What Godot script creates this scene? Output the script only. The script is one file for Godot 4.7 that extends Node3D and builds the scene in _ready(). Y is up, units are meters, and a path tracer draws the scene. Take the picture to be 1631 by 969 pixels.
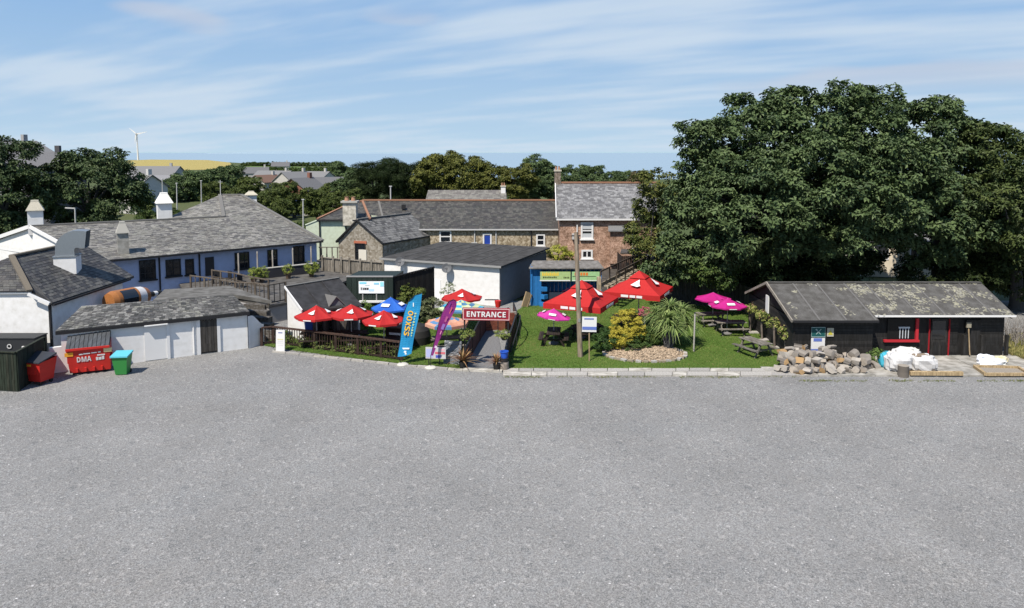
extends Node3D
# A pub garden and car park seen from a drone. Pixel helpers turn places in the photograph into rays; depths come from the ground or from sizes.
const F := 1150.0
const EYE := 11.0
const HORIZON := 243.0
const PITCH := 0.0813
var rng := RandomNumberGenerator.new()
var T := {}
var MATS := {}
var UNIT := BoxMesh.new()
var counts := {}

class MB:
	var v := PackedVector3Array()
	var n := PackedVector3Array()
	var col := PackedColorArray()
	var c := Color(1, 1, 1)
	func tri(a: Vector3, b: Vector3, d: Vector3):
		var nn := (b - a).cross(d - a).normalized()
		v.append(a); v.append(d); v.append(b)
		for i in 3:
			n.append(nn); col.append(c)
	func tris(a: Vector3, b: Vector3, d: Vector3, na: Vector3, nb: Vector3, nd: Vector3):
		v.append(a); v.append(d); v.append(b)
		n.append(na); n.append(nd); n.append(nb)
		for i in 3: col.append(c)
	func quad(a: Vector3, b: Vector3, d: Vector3, e: Vector3):
		tri(a, b, d); tri(a, d, e)
	func box(o: Vector3, bs: Basis, s: Vector3):
		var x := bs.x * s.x / 2; var y := bs.y * s.y / 2; var z := bs.z * s.z / 2
		quad(o - x - y + z, o + x - y + z, o + x + y + z, o - x + y + z)
		quad(o + x - y - z, o - x - y - z, o - x + y - z, o + x + y - z)
		quad(o + x - y + z, o + x - y - z, o + x + y - z, o + x + y + z)
		quad(o - x - y - z, o - x - y + z, o - x + y + z, o - x + y - z)
		quad(o - x + y + z, o + x + y + z, o + x + y - z, o - x + y - z)
		quad(o - x - y - z, o + x - y - z, o + x - y + z, o - x - y + z)
	func bar(a: Vector3, b: Vector3, w: float, h: float):
		var x := (b - a).normalized()
		var up := Vector3.UP if absf(x.y) < 0.95 else Vector3(0, 0, 1)
		var z := x.cross(up).normalized()
		box((a + b) / 2, Basis(x, z.cross(x), z), Vector3((b - a).length(), h, w))
	func tube(path: Array, rad: Array, seg := 8, caps := true):
		var rings := []
		for i in path.size():
			var d: Vector3 = (path[mini(i + 1, path.size() - 1)] - path[maxi(i - 1, 0)]).normalized()
			var up := Vector3.UP if absf(d.y) < 0.9 else Vector3(1, 0, 0)
			var x := d.cross(up).normalized(); var y := d.cross(x)
			var r := []
			for k in seg:
				var a := TAU * k / seg
				var dir := x * cos(a) + y * sin(a)
				r.append([path[i] + dir * rad[i], dir])
			rings.append(r)
		for i in path.size() - 1:
			for k in seg:
				var p: Array = rings[i][k]; var q: Array = rings[i][(k + 1) % seg]
				var s: Array = rings[i + 1][(k + 1) % seg]; var t: Array = rings[i + 1][k]
				tris(p[0], q[0], s[0], p[1], q[1], s[1]); tris(p[0], s[0], t[0], p[1], s[1], t[1])
		if caps:
			for e in [0, path.size() - 1]:
				for k in seg:
					if e == 0: tri(path[e], rings[e][(k + 1) % seg][0], rings[e][k][0])
					else: tri(path[e], rings[e][k][0], rings[e][(k + 1) % seg][0])
	func lathe(o: Vector3, prof: Array, seg := 16, ax := Basis.IDENTITY):
		for i in prof.size() - 1:
			var p: Vector2 = prof[i]; var q: Vector2 = prof[i + 1]
			var t := (q - p).normalized(); var nr := Vector2(t.y, -t.x)
			for k in seg:
				var a := TAU * k / seg; var b := TAU * (k + 1) / seg
				var da := Vector3(cos(a), 0, sin(a)); var db := Vector3(cos(b), 0, sin(b))
				var P := [da * p.x + Vector3(0, p.y, 0), db * p.x + Vector3(0, p.y, 0), db * q.x + Vector3(0, q.y, 0), da * q.x + Vector3(0, q.y, 0)]
				var N := [da * nr.x + Vector3(0, nr.y, 0), db * nr.x + Vector3(0, nr.y, 0)]
				for j in 4: P[j] = o + ax * P[j]
				for j in 2: N[j] = ax * N[j]
				if seg <= 6: quad(P[0], P[3], P[2], P[1])
				else:
					tris(P[0], P[2], P[1], N[0], N[1], N[1]); tris(P[0], P[3], P[2], N[0], N[0], N[1])
	func slab(top: Array, down: Vector3):
		var k := top.size()
		var nn: Vector3 = (top[1] - top[0]).cross(top[2] - top[0])
		var t := top.duplicate()
		if nn.dot(-down) < 0: t.reverse()
		for i in range(1, k - 1):
			tri(t[0], t[i], t[i + 1]); tri(t[0] + down, t[i + 1] + down, t[i] + down)
		for i in k:
			var a: Vector3 = t[i]; var b: Vector3 = t[(i + 1) % k]
			quad(a + down, b + down, b, a)
	func mesh(off := Vector3.ZERO) -> ArrayMesh:
		var vv := v.duplicate()
		if off != Vector3.ZERO:
			for i in vv.size(): vv[i] -= off
		var a := []
		a.resize(Mesh.ARRAY_MAX)
		a[Mesh.ARRAY_VERTEX] = vv; a[Mesh.ARRAY_NORMAL] = n; a[Mesh.ARRAY_COLOR] = col
		var m := ArrayMesh.new()
		m.add_surface_from_arrays(Mesh.PRIMITIVE_TRIANGLES, a)
		return m

# ---------- places
func ray(x: float, y: float) -> Vector3:
	var yc := HORIZON + F * tan(PITCH)
	return Vector3((x - 815.5) / F, -(y - yc) / F, -1).rotated(Vector3.RIGHT, -PITCH)
func G(x: float, y: float, h := 0.0) -> Vector3:
	var d := ray(x, y)
	return Vector3(0, EYE, 0) + d * ((h - EYE) / d.y)
func D(x: float, y: float, z: float) -> Vector3:
	var d := ray(x, y)
	return Vector3(0, EYE, 0) + d * (z / -d.z)
func onwall(a: Vector3, b: Vector3, x: float, y: float) -> Vector3:
	var nn := (b - a).cross(Vector3.UP).normalized()
	var d := ray(x, y); var o := Vector3(0, EYE, 0)
	return o + d * ((a - o).dot(nn) / d.dot(nn))
func at_h(p: Vector3, h: float) -> Vector3:
	return Vector3(p.x, h, p.z)
func rf(a: float, b: float) -> float:
	return rng.randf_range(a, b)

# ---------- nodes
func numbered(called: String) -> String:
	counts[called] = counts.get(called, -1) + 1
	return called if counts[called] == 0 else "%s_%03d" % [called, counts[called]]
func tag(o: Node, label: String, category: String, group := ""):
	o.set_meta("label", label); o.set_meta("category", category)
	if group: o.set_meta("group", group)
func thing(called: String, at: Vector3, label: String, category: String, group := "") -> Node3D:
	var o := Node3D.new()
	o.name = numbered(called); add_child(o); o.position = at
	tag(o, label, category, group)
	return o
func put(mb, parent: Node, called: String, m: Material, kind := "") -> MeshInstance3D:
	var o := MeshInstance3D.new()
	o.name = numbered(called) if parent == self else called
	var off: Vector3 = Vector3.ZERO if parent == self else parent.global_position
	o.mesh = mb.mesh(off) if mb is MB else mb
	o.material_override = m
	if kind: o.set_meta("kind", kind)
	parent.add_child(o, true)
	return o
func bx(parent: Node, called: String, m: Material, c: Vector3, bs: Basis, s: Vector3) -> MeshInstance3D:
	var o := MeshInstance3D.new()
	o.name = called; o.mesh = UNIT; o.material_override = m
	parent.add_child(o, true)
	o.transform = Transform3D(Basis(bs.x * s.x, bs.y * s.y, bs.z * s.z), c - parent.global_position)
	return o
func bar(parent: Node, called: String, m: Material, a: Vector3, b: Vector3, w: float, h: float) -> MeshInstance3D:
	var x := (b - a).normalized()
	var up := Vector3.UP if absf(x.y) < 0.95 else Vector3(0, 0, 1)
	var z := x.cross(up).normalized()
	return bx(parent, called, m, (a + b) / 2, Basis(x, z.cross(x), z), Vector3((b - a).length(), h, w))
func wb(a: Vector3, b: Vector3) -> Basis:
	var u := at_h(b - a, 0).normalized()
	return Basis(u, Vector3.UP, u.cross(Vector3.UP))
func structure(mb, called: String, m: Material) -> MeshInstance3D:
	return put(mb, self, called, m, "structure")
func copy(o: Node3D, at: Vector3, turn: float, label := "", group := "") -> Node3D:
	var c: Node3D = o.duplicate()
	c.name = numbered(String(o.name).rstrip("0123456789").rstrip("_")); add_child(c)
	c.position = at; c.rotation.y = turn
	if label: c.set_meta("label", label)
	if group: c.set_meta("group", group)
	return c
func lettering(parent: Node, called: String, words: String, m: Material, at: Vector3, bs: Basis, height: float, width := 0.0, face := "Droid Sans", bold := 700) -> MeshInstance3D:
	var f := SystemFont.new()
	f.font_names = PackedStringArray([face]); f.font_weight = bold
	var t := TextMesh.new()
	t.font = f; t.text = words; t.font_size = 64; t.pixel_size = 0.01; t.depth = 0.02; t.curve_step = 3.0
	var box := t.get_aabb()
	var o := MeshInstance3D.new()
	o.name = called; o.mesh = t; o.material_override = m
	parent.add_child(o, true)
	var sy := height / maxf(box.size.y, 0.01)
	var sx := width / maxf(box.size.x, 0.01) if width > 0 else sy
	var b := Basis(bs.x * sx, bs.y * sy, bs.z)
	o.transform = Transform3D(b, at - b * box.get_center() - parent.global_position)
	return o

# ---------- materials
func noise_tex(key: String, type: int, freq: float, oct: int, lo: Color, hi: Color, size := 512, seed_ := 1, bias := 0.5, stretch := false) -> Texture2D:
	if T.has(key): return T[key]
	var f := FastNoiseLite.new()
	f.noise_type = type; f.frequency = freq; f.fractal_octaves = oct; f.seed = seed_
	if type == FastNoiseLite.TYPE_CELLULAR:
		f.cellular_return_type = FastNoiseLite.RETURN_CELL_VALUE; f.fractal_type = FastNoiseLite.FRACTAL_NONE
	var g := Gradient.new()
	g.set_color(0, lo); g.set_color(1, hi)
	g.add_point(bias, lo.lerp(hi, 0.5))
	var t := NoiseTexture2D.new()
	t.width = size; t.height = size / 8 if stretch else size; t.seamless = true; t.noise = f; t.color_ramp = g
	T[key] = t
	return t
func M(key: String, c: Color, rough := 0.85, tex: Texture2D = null, scale := 0.5, metal := 0.0, tex2: Texture2D = null, scale2 := 0.1, bump := 0.0) -> StandardMaterial3D:
	if MATS.has(key): return MATS[key]
	var m := StandardMaterial3D.new()
	m.resource_name = key
	m.albedo_color = c.linear_to_srgb()
	m.roughness = rough; m.metallic = metal
	m.vertex_color_use_as_albedo = true
	m.metallic_specular = 0.35
	if tex:
		m.albedo_texture = tex
		m.uv1_triplanar = true; m.uv1_world_triplanar = true
		m.uv1_scale = Vector3.ONE * scale
	if tex2:
		m.detail_enabled = true; m.detail_albedo = tex2; m.detail_blend_mode = BaseMaterial3D.BLEND_MODE_MUL
		m.detail_uv_layer = BaseMaterial3D.DETAIL_UV_2
		m.uv2_triplanar = true; m.uv2_world_triplanar = true; m.uv2_scale = Vector3.ONE * scale2
	if bump > 0.0 and tex:
		m.heightmap_enabled = true; m.heightmap_texture = tex; m.heightmap_scale = bump
	MATS[key] = m
	return m
func K(r: float, g := -1.0, b := -1.0) -> Color:
	return Color(r, g if g >= 0 else r, b if b >= 0 else r)
func make_textures():
	var W := Color(1, 1, 1)
	noise_tex("fine", FastNoiseLite.TYPE_SIMPLEX_SMOOTH, 0.03, 5, Color(0.72, 0.72, 0.72), W)
	noise_tex("blotch", FastNoiseLite.TYPE_SIMPLEX_SMOOTH, 0.008, 5, Color(0.66, 0.65, 0.63), W, 512, 4)
	noise_tex("paint", FastNoiseLite.TYPE_SIMPLEX_SMOOTH, 0.012, 6, Color(0.90, 0.895, 0.88), W, 512, 9, 0.3)
	noise_tex("rubble", FastNoiseLite.TYPE_CELLULAR, 0.035, 1, Color(0.66, 0.63, 0.58), W, 512, 3)
	noise_tex("brick", FastNoiseLite.TYPE_CELLULAR, 0.06, 1, Color(0.7, 0.66, 0.62), W, 512, 5)
	noise_tex("speck", FastNoiseLite.TYPE_CELLULAR, 0.16, 1, Color(0.45, 0.44, 0.42), W, 1024, 7)
	noise_tex("macro", FastNoiseLite.TYPE_SIMPLEX_SMOOTH, 0.006, 4, Color(0.91, 0.91, 0.91), W, 512, 12)
	noise_tex("wood", FastNoiseLite.TYPE_SIMPLEX_SMOOTH, 0.02, 5, Color(0.62, 0.6, 0.57), W, 512, 15, 0.5, true)
	noise_tex("grass", FastNoiseLite.TYPE_SIMPLEX_SMOOTH, 0.05, 4, Color(0.6, 0.66, 0.5), W, 512, 17)
	noise_tex("moss", FastNoiseLite.TYPE_SIMPLEX_SMOOTH, 0.014, 5, Color(0.55, 0.55, 0.5), W, 512, 19)
func gravel_texture() -> Texture2D:
	# stones of a few centimetres, light chips between darker ones
	var a := FastNoiseLite.new(); a.noise_type = FastNoiseLite.TYPE_CELLULAR; a.frequency = 0.15; a.cellular_return_type = FastNoiseLite.RETURN_CELL_VALUE; a.fractal_type = FastNoiseLite.FRACTAL_NONE; a.seed = 21
	var b := FastNoiseLite.new(); b.noise_type = FastNoiseLite.TYPE_SIMPLEX_SMOOTH; b.frequency = 0.03; b.fractal_octaves = 4; b.seed = 22
	var d := FastNoiseLite.new(); d.noise_type = FastNoiseLite.TYPE_CELLULAR; d.frequency = 0.03; d.cellular_return_type = FastNoiseLite.RETURN_CELL_VALUE; d.fractal_type = FastNoiseLite.FRACTAL_NONE; d.seed = 23
	var S := 1024
	var ia := a.get_seamless_image(S, S).get_data(); var ib := b.get_seamless_image(S, S).get_data(); var id := d.get_seamless_image(S, S).get_data()
	var outb := PackedByteArray(); outb.resize(S * S * 3)
	for i in S * S:
		var q := 0.72 + 0.27 * (ia[i] / 255.0 - 0.5) + 0.14 * (ib[i] / 255.0 - 0.5) + (0.08 if id[i] > 244 else 0.0) - (0.07 if id[i] < 10 else 0.0)
		var g8 := int(clampf(q, 0.0, 1.0) * 255.0)
		var w := int((id[i] - 128) * 0.012)
		outb[i * 3] = clampi(g8 + w, 0, 255); outb[i * 3 + 1] = g8; outb[i * 3 + 2] = clampi(g8 - w, 0, 255)
	return ImageTexture.create_from_image(Image.create_from_data(S, S, false, Image.FORMAT_RGB8, outb))

# ---------- sky: air and high thin cloud, the same all round
func sky_color(el: float, az: float, n1: FastNoiseLite, n2: FastNoiseLite, n3: FastNoiseLite) -> Color:
	var s := sin(el)
	var t := pow(clampf(s / 0.34, 0.0, 1.0), 0.82)
	var c := Color(0.54, 0.72, 0.87).lerp(Color(0.15, 0.37, 0.76), t)
	c = c.lerp(Color(0.07, 0.20, 0.52), clampf((s - 0.3) / 0.7, 0.0, 1.0))
	var k := 1.0 / (s + 0.07)
	var x := cos(az) * cos(el) * k; var z := sin(az) * cos(el) * k
	var w := n2.get_noise_2d(x * 6.0, z * 6.0)
	var xx := x * 0.55 + z * 0.84; var zz := -x * 0.84 + z * 0.55
	var a := n1.get_noise_2d(xx * 14.0 + w * 5.0, zz * 52.0 + w * 14.0)
	var b := n2.get_noise_2d(x * 12.0 + 40.0, z * 12.0)
	var cover := smoothstep(-0.42, 0.85, a * 0.85 + b * 0.7 + 0.3 * n1.get_noise_2d(xx * 40.0 + w * 16.0, zz * 120.0 + w * 40.0) + 0.06)
	cover *= 0.8 * (1.0 - 0.45 * smoothstep(0.45, 1.0, s))
	c = c.lerp(Color(0.66, 0.77, 0.89), cover)
	var p := n3.get_noise_3d(cos(az) * 34.0, el * 150.0, sin(az) * 34.0)
	var q := smoothstep(0.30, 0.48, p) * smoothstep(0.06, 0.10, s) * (1.0 - smoothstep(0.2, 0.3, s))
	return c.lerp(Color(0.60, 0.65, 0.76), q * 0.6)
func make_sky() -> Texture2D:
	var n1 := FastNoiseLite.new(); n1.noise_type = FastNoiseLite.TYPE_SIMPLEX_SMOOTH; n1.frequency = 0.02; n1.fractal_octaves = 5; n1.seed = 5
	var n2 := FastNoiseLite.new(); n2.noise_type = FastNoiseLite.TYPE_SIMPLEX_SMOOTH; n2.frequency = 0.015; n2.fractal_octaves = 3; n2.seed = 8
	var n3 := FastNoiseLite.new(); n3.noise_type = FastNoiseLite.TYPE_SIMPLEX_SMOOTH; n3.frequency = 0.04; n3.fractal_octaves = 4; n3.seed = 31
	var Wd := 4096; var Hd := 2048
	var im := Image.create(Wd, Hd, false, Image.FORMAT_RGB8)
	im.fill(Color(0.54, 0.72, 0.87).linear_to_srgb())
	var low := Image.create(512, 114, false, Image.FORMAT_RGB8)
	for j in 114:
		var el := (1.0 - (j + 0.5) / 114.0 * 0.89) * PI / 2 
		for i in 512:
			low.set_pixel(i, j, sky_color(el, (i + 0.5) / 512.0 * TAU, n1, n2, n3).linear_to_srgb())
	low.resize(Wd, 911, Image.INTERPOLATE_CUBIC)
	im.blit_rect(low, Rect2i(0, 0, Wd, 911), Vector2i(0, 0))
	var hi := Image.create(Wd / 2, 188, false, Image.FORMAT_RGB8)
	for j in 188:
		var el := (188 - j - 0.5) / 2048.0 * PI
		for i in Wd / 2:
			hi.set_pixel(i, j, sky_color(el, (i + 0.5) / (Wd / 2.0) * TAU, n1, n2, n3).linear_to_srgb())
	hi.resize(Wd, 188, Image.INTERPOLATE_CUBIC)
	im.blit_rect(hi, Rect2i(0, 0, Wd, 188), Vector2i(0, 836))
	return ImageTexture.create_from_image(im)

# ---------- building pieces
func slates(mb: MB, a: Vector3, b: Vector3, c: Vector3, d: Vector3, cw: float, ch: float, pal: Array, lichen := 0.0, rough := 0.014):
	# a, b: eaves left and right; d, c: ridge left and right
	var nz := FastNoiseLite.new(); nz.frequency = 0.35; nz.seed = 77; nz.fractal_octaves = 3
	var rows := int(maxf(((d - a).length() + (c - b).length()) / 2 / ch, 1))
	var up := (b - a).cross(d - a).normalized()
	if up.y < 0: up = -up
	for r in rows:
		var v0 := float(r) / rows; var v1 := minf((r + 1.12) / rows, 1.0)
		var L0 := a.lerp(d, v0); var R0 := b.lerp(c, v0); var L1 := a.lerp(d, v1); var R1 := b.lerp(c, v1)
		var w := (R0 - L0).length()
		var k := int(maxf(w / cw, 1))
		var u := -rf(0.1, 0.9) / k
		while u < 1.0:
			var step := rf(0.75, 1.3) / k
			var s := clampf(u, 0, 1); var e := clampf(u + step - 0.012 / maxf(w, 0.1), 0, 1)
			u += step
			if e - s < 0.02 / k: continue
			var p := L0.lerp(R0, s); var lift := 0.012 + rf(0, rough)
			var t: float = clampf(0.5 + nz.get_noise_3dv(p * Vector3(0.7, 1, 0.7)) * 0.4 + rf(-0.36, 0.36), 0, 0.999)
			var q: Color = pal[int(t * pal.size())]
			mb.c = q * rf(0.9, 1.1)
			if lichen > 0 and nz.get_noise_3dv(p * 1.7 + Vector3(50, 0, 0)) + rf(-0.25, 0.25) > 0.42 - lichen * 0.3: mb.c = mb.c.lerp(Color(0.33, 0.325, 0.285), rf(0.2, 0.7))
			var P0 := p + up * lift; var P1 := L0.lerp(R0, e) + up * (lift + rf(-0.004, 0.004))
			var P2 := L1.lerp(R1, e) + up * 0.004; var P3 := L1.lerp(R1, s) + up * 0.004
			mb.quad(P0, P1, P2, P3)
			var dn := -up * (lift + 0.005)
			mb.quad(P0 + dn, P1 + dn, P1, P0)
	mb.c = Color(1, 1, 1)
func slate_roof(parent: Node, a, b, c, d, cw, ch, pal, lichen := 0.0, under := "roof_board", rough := 0.014):
	var s := MB.new()
	var gp := func(i, j): return a.lerp(b, i / 8.0).lerp(d.lerp(c, i / 8.0), j / 8.0) - Vector3(0, 0.015, 0)
	for i in 8:
		for j in 8:
			if j < 7 or (c - d).length() > 0.01: s.quad(gp.call(i, j), gp.call(i + 1, j), gp.call(i + 1, j + 1), gp.call(i, j + 1))
			else: s.tri(gp.call(i, j), gp.call(i + 1, j), gp.call(i, j + 1))
			var dn := Vector3(0, -0.1, 0)
			if j == 0: s.quad(gp.call(i, 0) + dn, gp.call(i + 1, 0) + dn, gp.call(i + 1, 0), gp.call(i, 0)); s.quad(gp.call(i + 1, 0) + dn, gp.call(i, 0) + dn, gp.call(i, 8) + dn, gp.call(i + 1, 8) + dn)
	var base := put(s, parent, under, M("roof_board", K(0.05), 0.9))
	var mb := MB.new()
	slates(mb, a + Vector3(0, 0.01, 0), b + Vector3(0, 0.01, 0), c + Vector3(0, 0.01, 0), d + Vector3(0, 0.01, 0), cw, ch, pal, lichen, rough)
	put(mb, base, "slates", M("slate", K(1), 0.62, T.fine, 0.6), "stuff")
	return base
func walls(parent: Node, called: String, m: Material, pts: Array, h0: float, h1, close := true):
	# pts run round the plan; h1 is one height or one for each corner
	var mb := MB.new()
	var k := pts.size()
	for i in (k if close else k - 1):
		var j := (i + 1) % k
		var a: Vector3 = at_h(pts[i], h0); var b: Vector3 = at_h(pts[j], h0)
		var ta: float = h1[i] if h1 is Array else h1; var tb: float = h1[j] if h1 is Array else h1
		mb.quad(a, b, at_h(b, tb), at_h(a, ta))
	if close and not h1 is Array:
		for i in range(1, k - 1):
			var t := func(q): return at_h(pts[q], (h1[q] if h1 is Array else h1) - 0.01)
			mb.tri(t.call(0), t.call(i), t.call(i + 1))
	return put(mb, parent, called, m)
func window(parent: Node, a: Vector3, b: Vector3, x0: float, y0: float, x1: float, y1: float, frame: Material, glass: Material, nx := 2, ny := 2, sill: Material = null, fw := 0.07):
	var p := onwall(a, b, x0, y1); var q := onwall(a, b, x1, y0)
	var bs := wb(a, b)
	var W := (q - p).dot(bs.x); var Hh := q.y - p.y
	var o := p + bs.z * 0.03
	var mb := MB.new()
	var P := func(u, v): return o + bs.x * u + Vector3(0, v, 0)
	mb.box(P.call(W / 2, fw / 2), bs, Vector3(W, fw, 0.1)); mb.box(P.call(W / 2, Hh - fw / 2), bs, Vector3(W, fw, 0.1))
	mb.box(P.call(fw / 2, Hh / 2), bs, Vector3(fw, Hh - fw * 2, 0.1)); mb.box(P.call(W - fw / 2, Hh / 2), bs, Vector3(fw, Hh - fw * 2, 0.1))
	for i in range(1, nx): mb.box(P.call(W * i / nx, Hh / 2), bs, Vector3(fw * 0.7, Hh - fw * 2, 0.07))
	for i in range(1, ny): mb.box(P.call(W / 2, Hh * i / ny), bs, Vector3(W - fw * 2, fw * 0.7, 0.066))
	var w := put(mb, parent, "window", frame)
	bx(w, "pane", glass, P.call(W / 2, Hh / 2) - bs.z * 0.012, bs, Vector3(W - fw, Hh - fw, 0.02))
	if sill: bx(w, "sill", sill, P.call(W / 2, -0.05) + bs.z * 0.06, bs, Vector3(W + 0.16, 0.1, 0.22))
	return w
func panel(parent: Node, called: String, m: Material, a: Vector3, b: Vector3, x0: float, y0: float, x1: float, y1: float, thick := 0.05, proud := 0.03) -> MeshInstance3D:
	var p := onwall(a, b, x0, y1); var q := onwall(a, b, x1, y0)
	var bs := wb(a, b)
	return bx(parent, called, m, (p + q) / 2 + bs.z * proud, bs, Vector3(absf((q - p).dot(bs.x)), q.y - p.y, thick))
func chimney(label: String, px: float, y_base: float, y_top: float, wpx: float, z: float, m: Material, cap: Material, style := 0, turn := 0.6):
	var b := D(px, y_base, z); var t := D(px, y_top, z)
	var w := wpx * z / F; var h := t.y - b.y
	var o := thing("chimney_stack", at_h(b, b.y - 0.5), label, "chimney")
	var bs := Basis(Vector3.UP, turn)
	var body_h := h * (0.62 if style == 1 else 0.78)
	bx(o, "stack", m, b + Vector3(0, body_h / 2 - 0.25, 0), bs, Vector3(w * 0.8, body_h + 0.5, w * 0.7))
	var mb := MB.new()
	if style == 1:
		var prof := [Vector2(w * 0.68, 0), Vector2(w * 0.66, 0.06), Vector2(w * 0.30, h * 0.30), Vector2(w * 0.28, h * 0.36), Vector2(0.01, h * 0.37)]
		mb.lathe(b + Vector3(0, body_h, 0), prof, 4, bs * Basis(Vector3.UP, PI / 4))
		put(mb, o, "cap", cap)
	else:
		bx(o, "cap", cap, b + Vector3(0, body_h + 0.08, 0), bs, Vector3(w, 0.16, w * 0.9))
		for s in [-1, 1]:
			var pm := MB.new()
			pm.lathe(b + bs * Vector3(s * w * 0.2, 0, 0) + Vector3(0, body_h + 0.16, 0), [Vector2(w * 0.15, 0), Vector2(w * 0.11, h * 0.16), Vector2(w * 0.14, h * 0.18), Vector2(0.01, h * 0.18)], 10)
			put(pm, o, "chimney_pot", M("terracotta", K(0.30, 0.17, 0.11), 0.9))
	return o
func boards(parent: Node, called: String, a: Vector3, b: Vector3, h0: float, h1: float, bw: float, mats: Array, ragged := 0.0, gap := 0.012, thick := 0.025):
	var bs := wb(a, b); var L := at_h(b - a, 0).length(); var n := int(maxf(round(L / bw), 1))
	for i in n:
		var t := (i + 0.5) / n
		var top := h1 + rf(-ragged, ragged)
		var p := at_h(a.lerp(b, t), (h0 + top) / 2) + bs.z * rf(-0.004, 0.004)
		bx(parent, called, mats[rng.randi() % mats.size()], p, bs, Vector3(L / n - gap, top - h0, thick))

# ---------- foliage
var SPRIGS := {}
func sprig(kind: String) -> ArrayMesh:
	if SPRIGS.has(kind): return SPRIGS[kind]
	var r := RandomNumberGenerator.new(); r.seed = hash(kind)
	var mb := MB.new()
	var n := 9; var len := 0.55; var wid := 0.2; var droop := 0.35
	if kind == "needle": n = 12; len = 0.7; wid = 0.07; droop = 0.1
	if kind == "small": n = 10; len = 0.42; wid = 0.17; droop = 0.2
	if kind == "blade": n = 5; len = 1.0; wid = 0.09; droop = 0.0
	for i in n:
		var az := TAU * i / n + r.randf_range(-0.4, 0.4)
		var out := Vector3(cos(az), 0, sin(az)); var side := Vector3(-sin(az), 0, cos(az))
		if kind == "blade":
			var b0 := out * 0.25 * r.randf(); var tip := b0 + Vector3(0, r.randf_range(0.6, 1.0), 0) + out * r.randf_range(0.1, 0.5)
			mb.tri(b0 - side * wid, b0 + side * wid, tip)
			continue
		var base := Vector3(r.randf_range(-0.3, 0.3), r.randf_range(-0.25, 0.25), r.randf_range(-0.3, 0.3))
		var el := r.randf_range(-0.3, 0.6)
		var dir := (out * cos(el) + Vector3(0, sin(el), 0)).normalized()
		var l := len * r.randf_range(0.75, 1.25)
		var mid := base + dir * l * 0.5 + Vector3(0, 0.06, 0); var tip2 := base + dir * l - Vector3(0, droop * l, 0)
		mb.tri(base, mid + side * wid * 0.8 - Vector3(0, 0.03, 0), tip2)
		mb.tri(base, tip2, mid - side * wid * 0.8 - Vector3(0, 0.03, 0))
	SPRIGS[kind] = mb.mesh()
	return SPRIGS[kind]
func leaf_mat(key := "leaf") -> StandardMaterial3D:
	var m := M(key, K(1), 0.55)
	m.backlight_enabled = true; m.backlight = Color(0.30, 0.36, 0.18)
	m.metallic_specular = 0.3
	return m
func scatter(parent: Node, called: String, mesh: Mesh, m: Material, xf: Array, cols: PackedColorArray):
	var mm := MultiMesh.new()
	mm.transform_format = MultiMesh.TRANSFORM_3D; mm.use_colors = true
	mm.mesh = mesh; mm.instance_count = xf.size()
	for i in xf.size():
		mm.set_instance_transform(i, xf[i]); mm.set_instance_color(i, cols[i])
	var o := MultiMeshInstance3D.new()
	o.name = numbered(called) if parent == self else called
	o.multimesh = mm; o.material_override = m
	o.set_meta("kind", "stuff")
	parent.add_child(o, true)
	return o
func crown(parent: Node, called: String, lobes: Array, per_m2: float, size: float, ca: Color, cb: Color, kind := "broad", clump := 0.0, ratio := 1.0):
	# leaves in clumps over the lobes' outer shells; none deep inside another lobe
	var o: Vector3 = parent.global_position
	var xf := []; var cols := PackedColorArray()
	for L in lobes:
		var c: Vector3 = L[0]; var R: Vector3 = L[1]
		var area := 4 * PI * pow((R.x * R.y + R.x * R.z + R.y * R.z) / 3.0, 1.0)
		var cr := clump if clump > 0 else R.x * 0.3
		var nc := int(area / (cr * cr) * 0.66)
		for i in nc:
			var d := Vector3(rng.randfn(), rng.randfn(), rng.randfn()).normalized()
			var cc := c + d * R * rf(0.62, 1.04)
			var hidden := false
			for L2 in lobes:
				if L2 != L and ((cc - L2[0]) / L2[1]).length() < 0.72: hidden = true; break
			if hidden: continue
			var rr := cr * rf(0.65, 1.15); var k := int(rr * rr * 9.0 * per_m2) + 2
			for j in k:
				var e := Vector3(rng.randfn(), rng.randfn() + 0.35, rng.randfn()).normalized()
				e = (e + d * 0.6).normalized()
				var p := cc + e * rr * Vector3(1, 0.5, 1) * pow(rng.randf(), 0.3)
				var up := (e * 0.5 + Vector3.UP * 0.75 + Vector3(rng.randfn(), rng.randfn(), rng.randfn()) * 0.25).normalized()
				var x := up.cross(Vector3(rng.randfn(), 0.1, rng.randfn())).normalized()
				var s := size * rf(0.7, 1.3)
				xf.append(Transform3D(Basis(x * s, up * s, x.cross(up) * s), p - o))
				cols.append(ca.lerp(cb, rng.randf()))
	return scatter(parent, called, sprig(kind), leaf_mat(), xf, cols)
func lobe(px: float, py: float, r: float, z: float, flat := 1.0, dz := 1.0) -> Array:
	var s := r * z / F
	return [D(px, py, z), Vector3(s, s * flat, s * dz)]
func trunk(parent: Node, base: Vector3, lobes: Array, r: float, m: Material):
	var mb := MB.new()
	var c := Vector3.ZERO
	for L in lobes: c += L[0]
	c /= lobes.size()
	var fork := base.lerp(c, 0.55)
	mb.tube([base - Vector3(0, 0.2, 0), base + Vector3(0, 0.4, 0), base.lerp(fork, 0.5) + Vector3(0.1, 0, 0), fork], [r * 1.35, r, r * 0.85, r * 0.7], 9)
	for L in lobes:
		var e: Vector3 = L[0]
		mb.tube([fork - Vector3(0, 0.2, 0), fork.lerp(e, 0.45) + Vector3(0, 0.3, 0), e], [r * 0.5, r * 0.3, r * 0.1], 6)
	put(mb, parent, "trunk", m)
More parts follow.
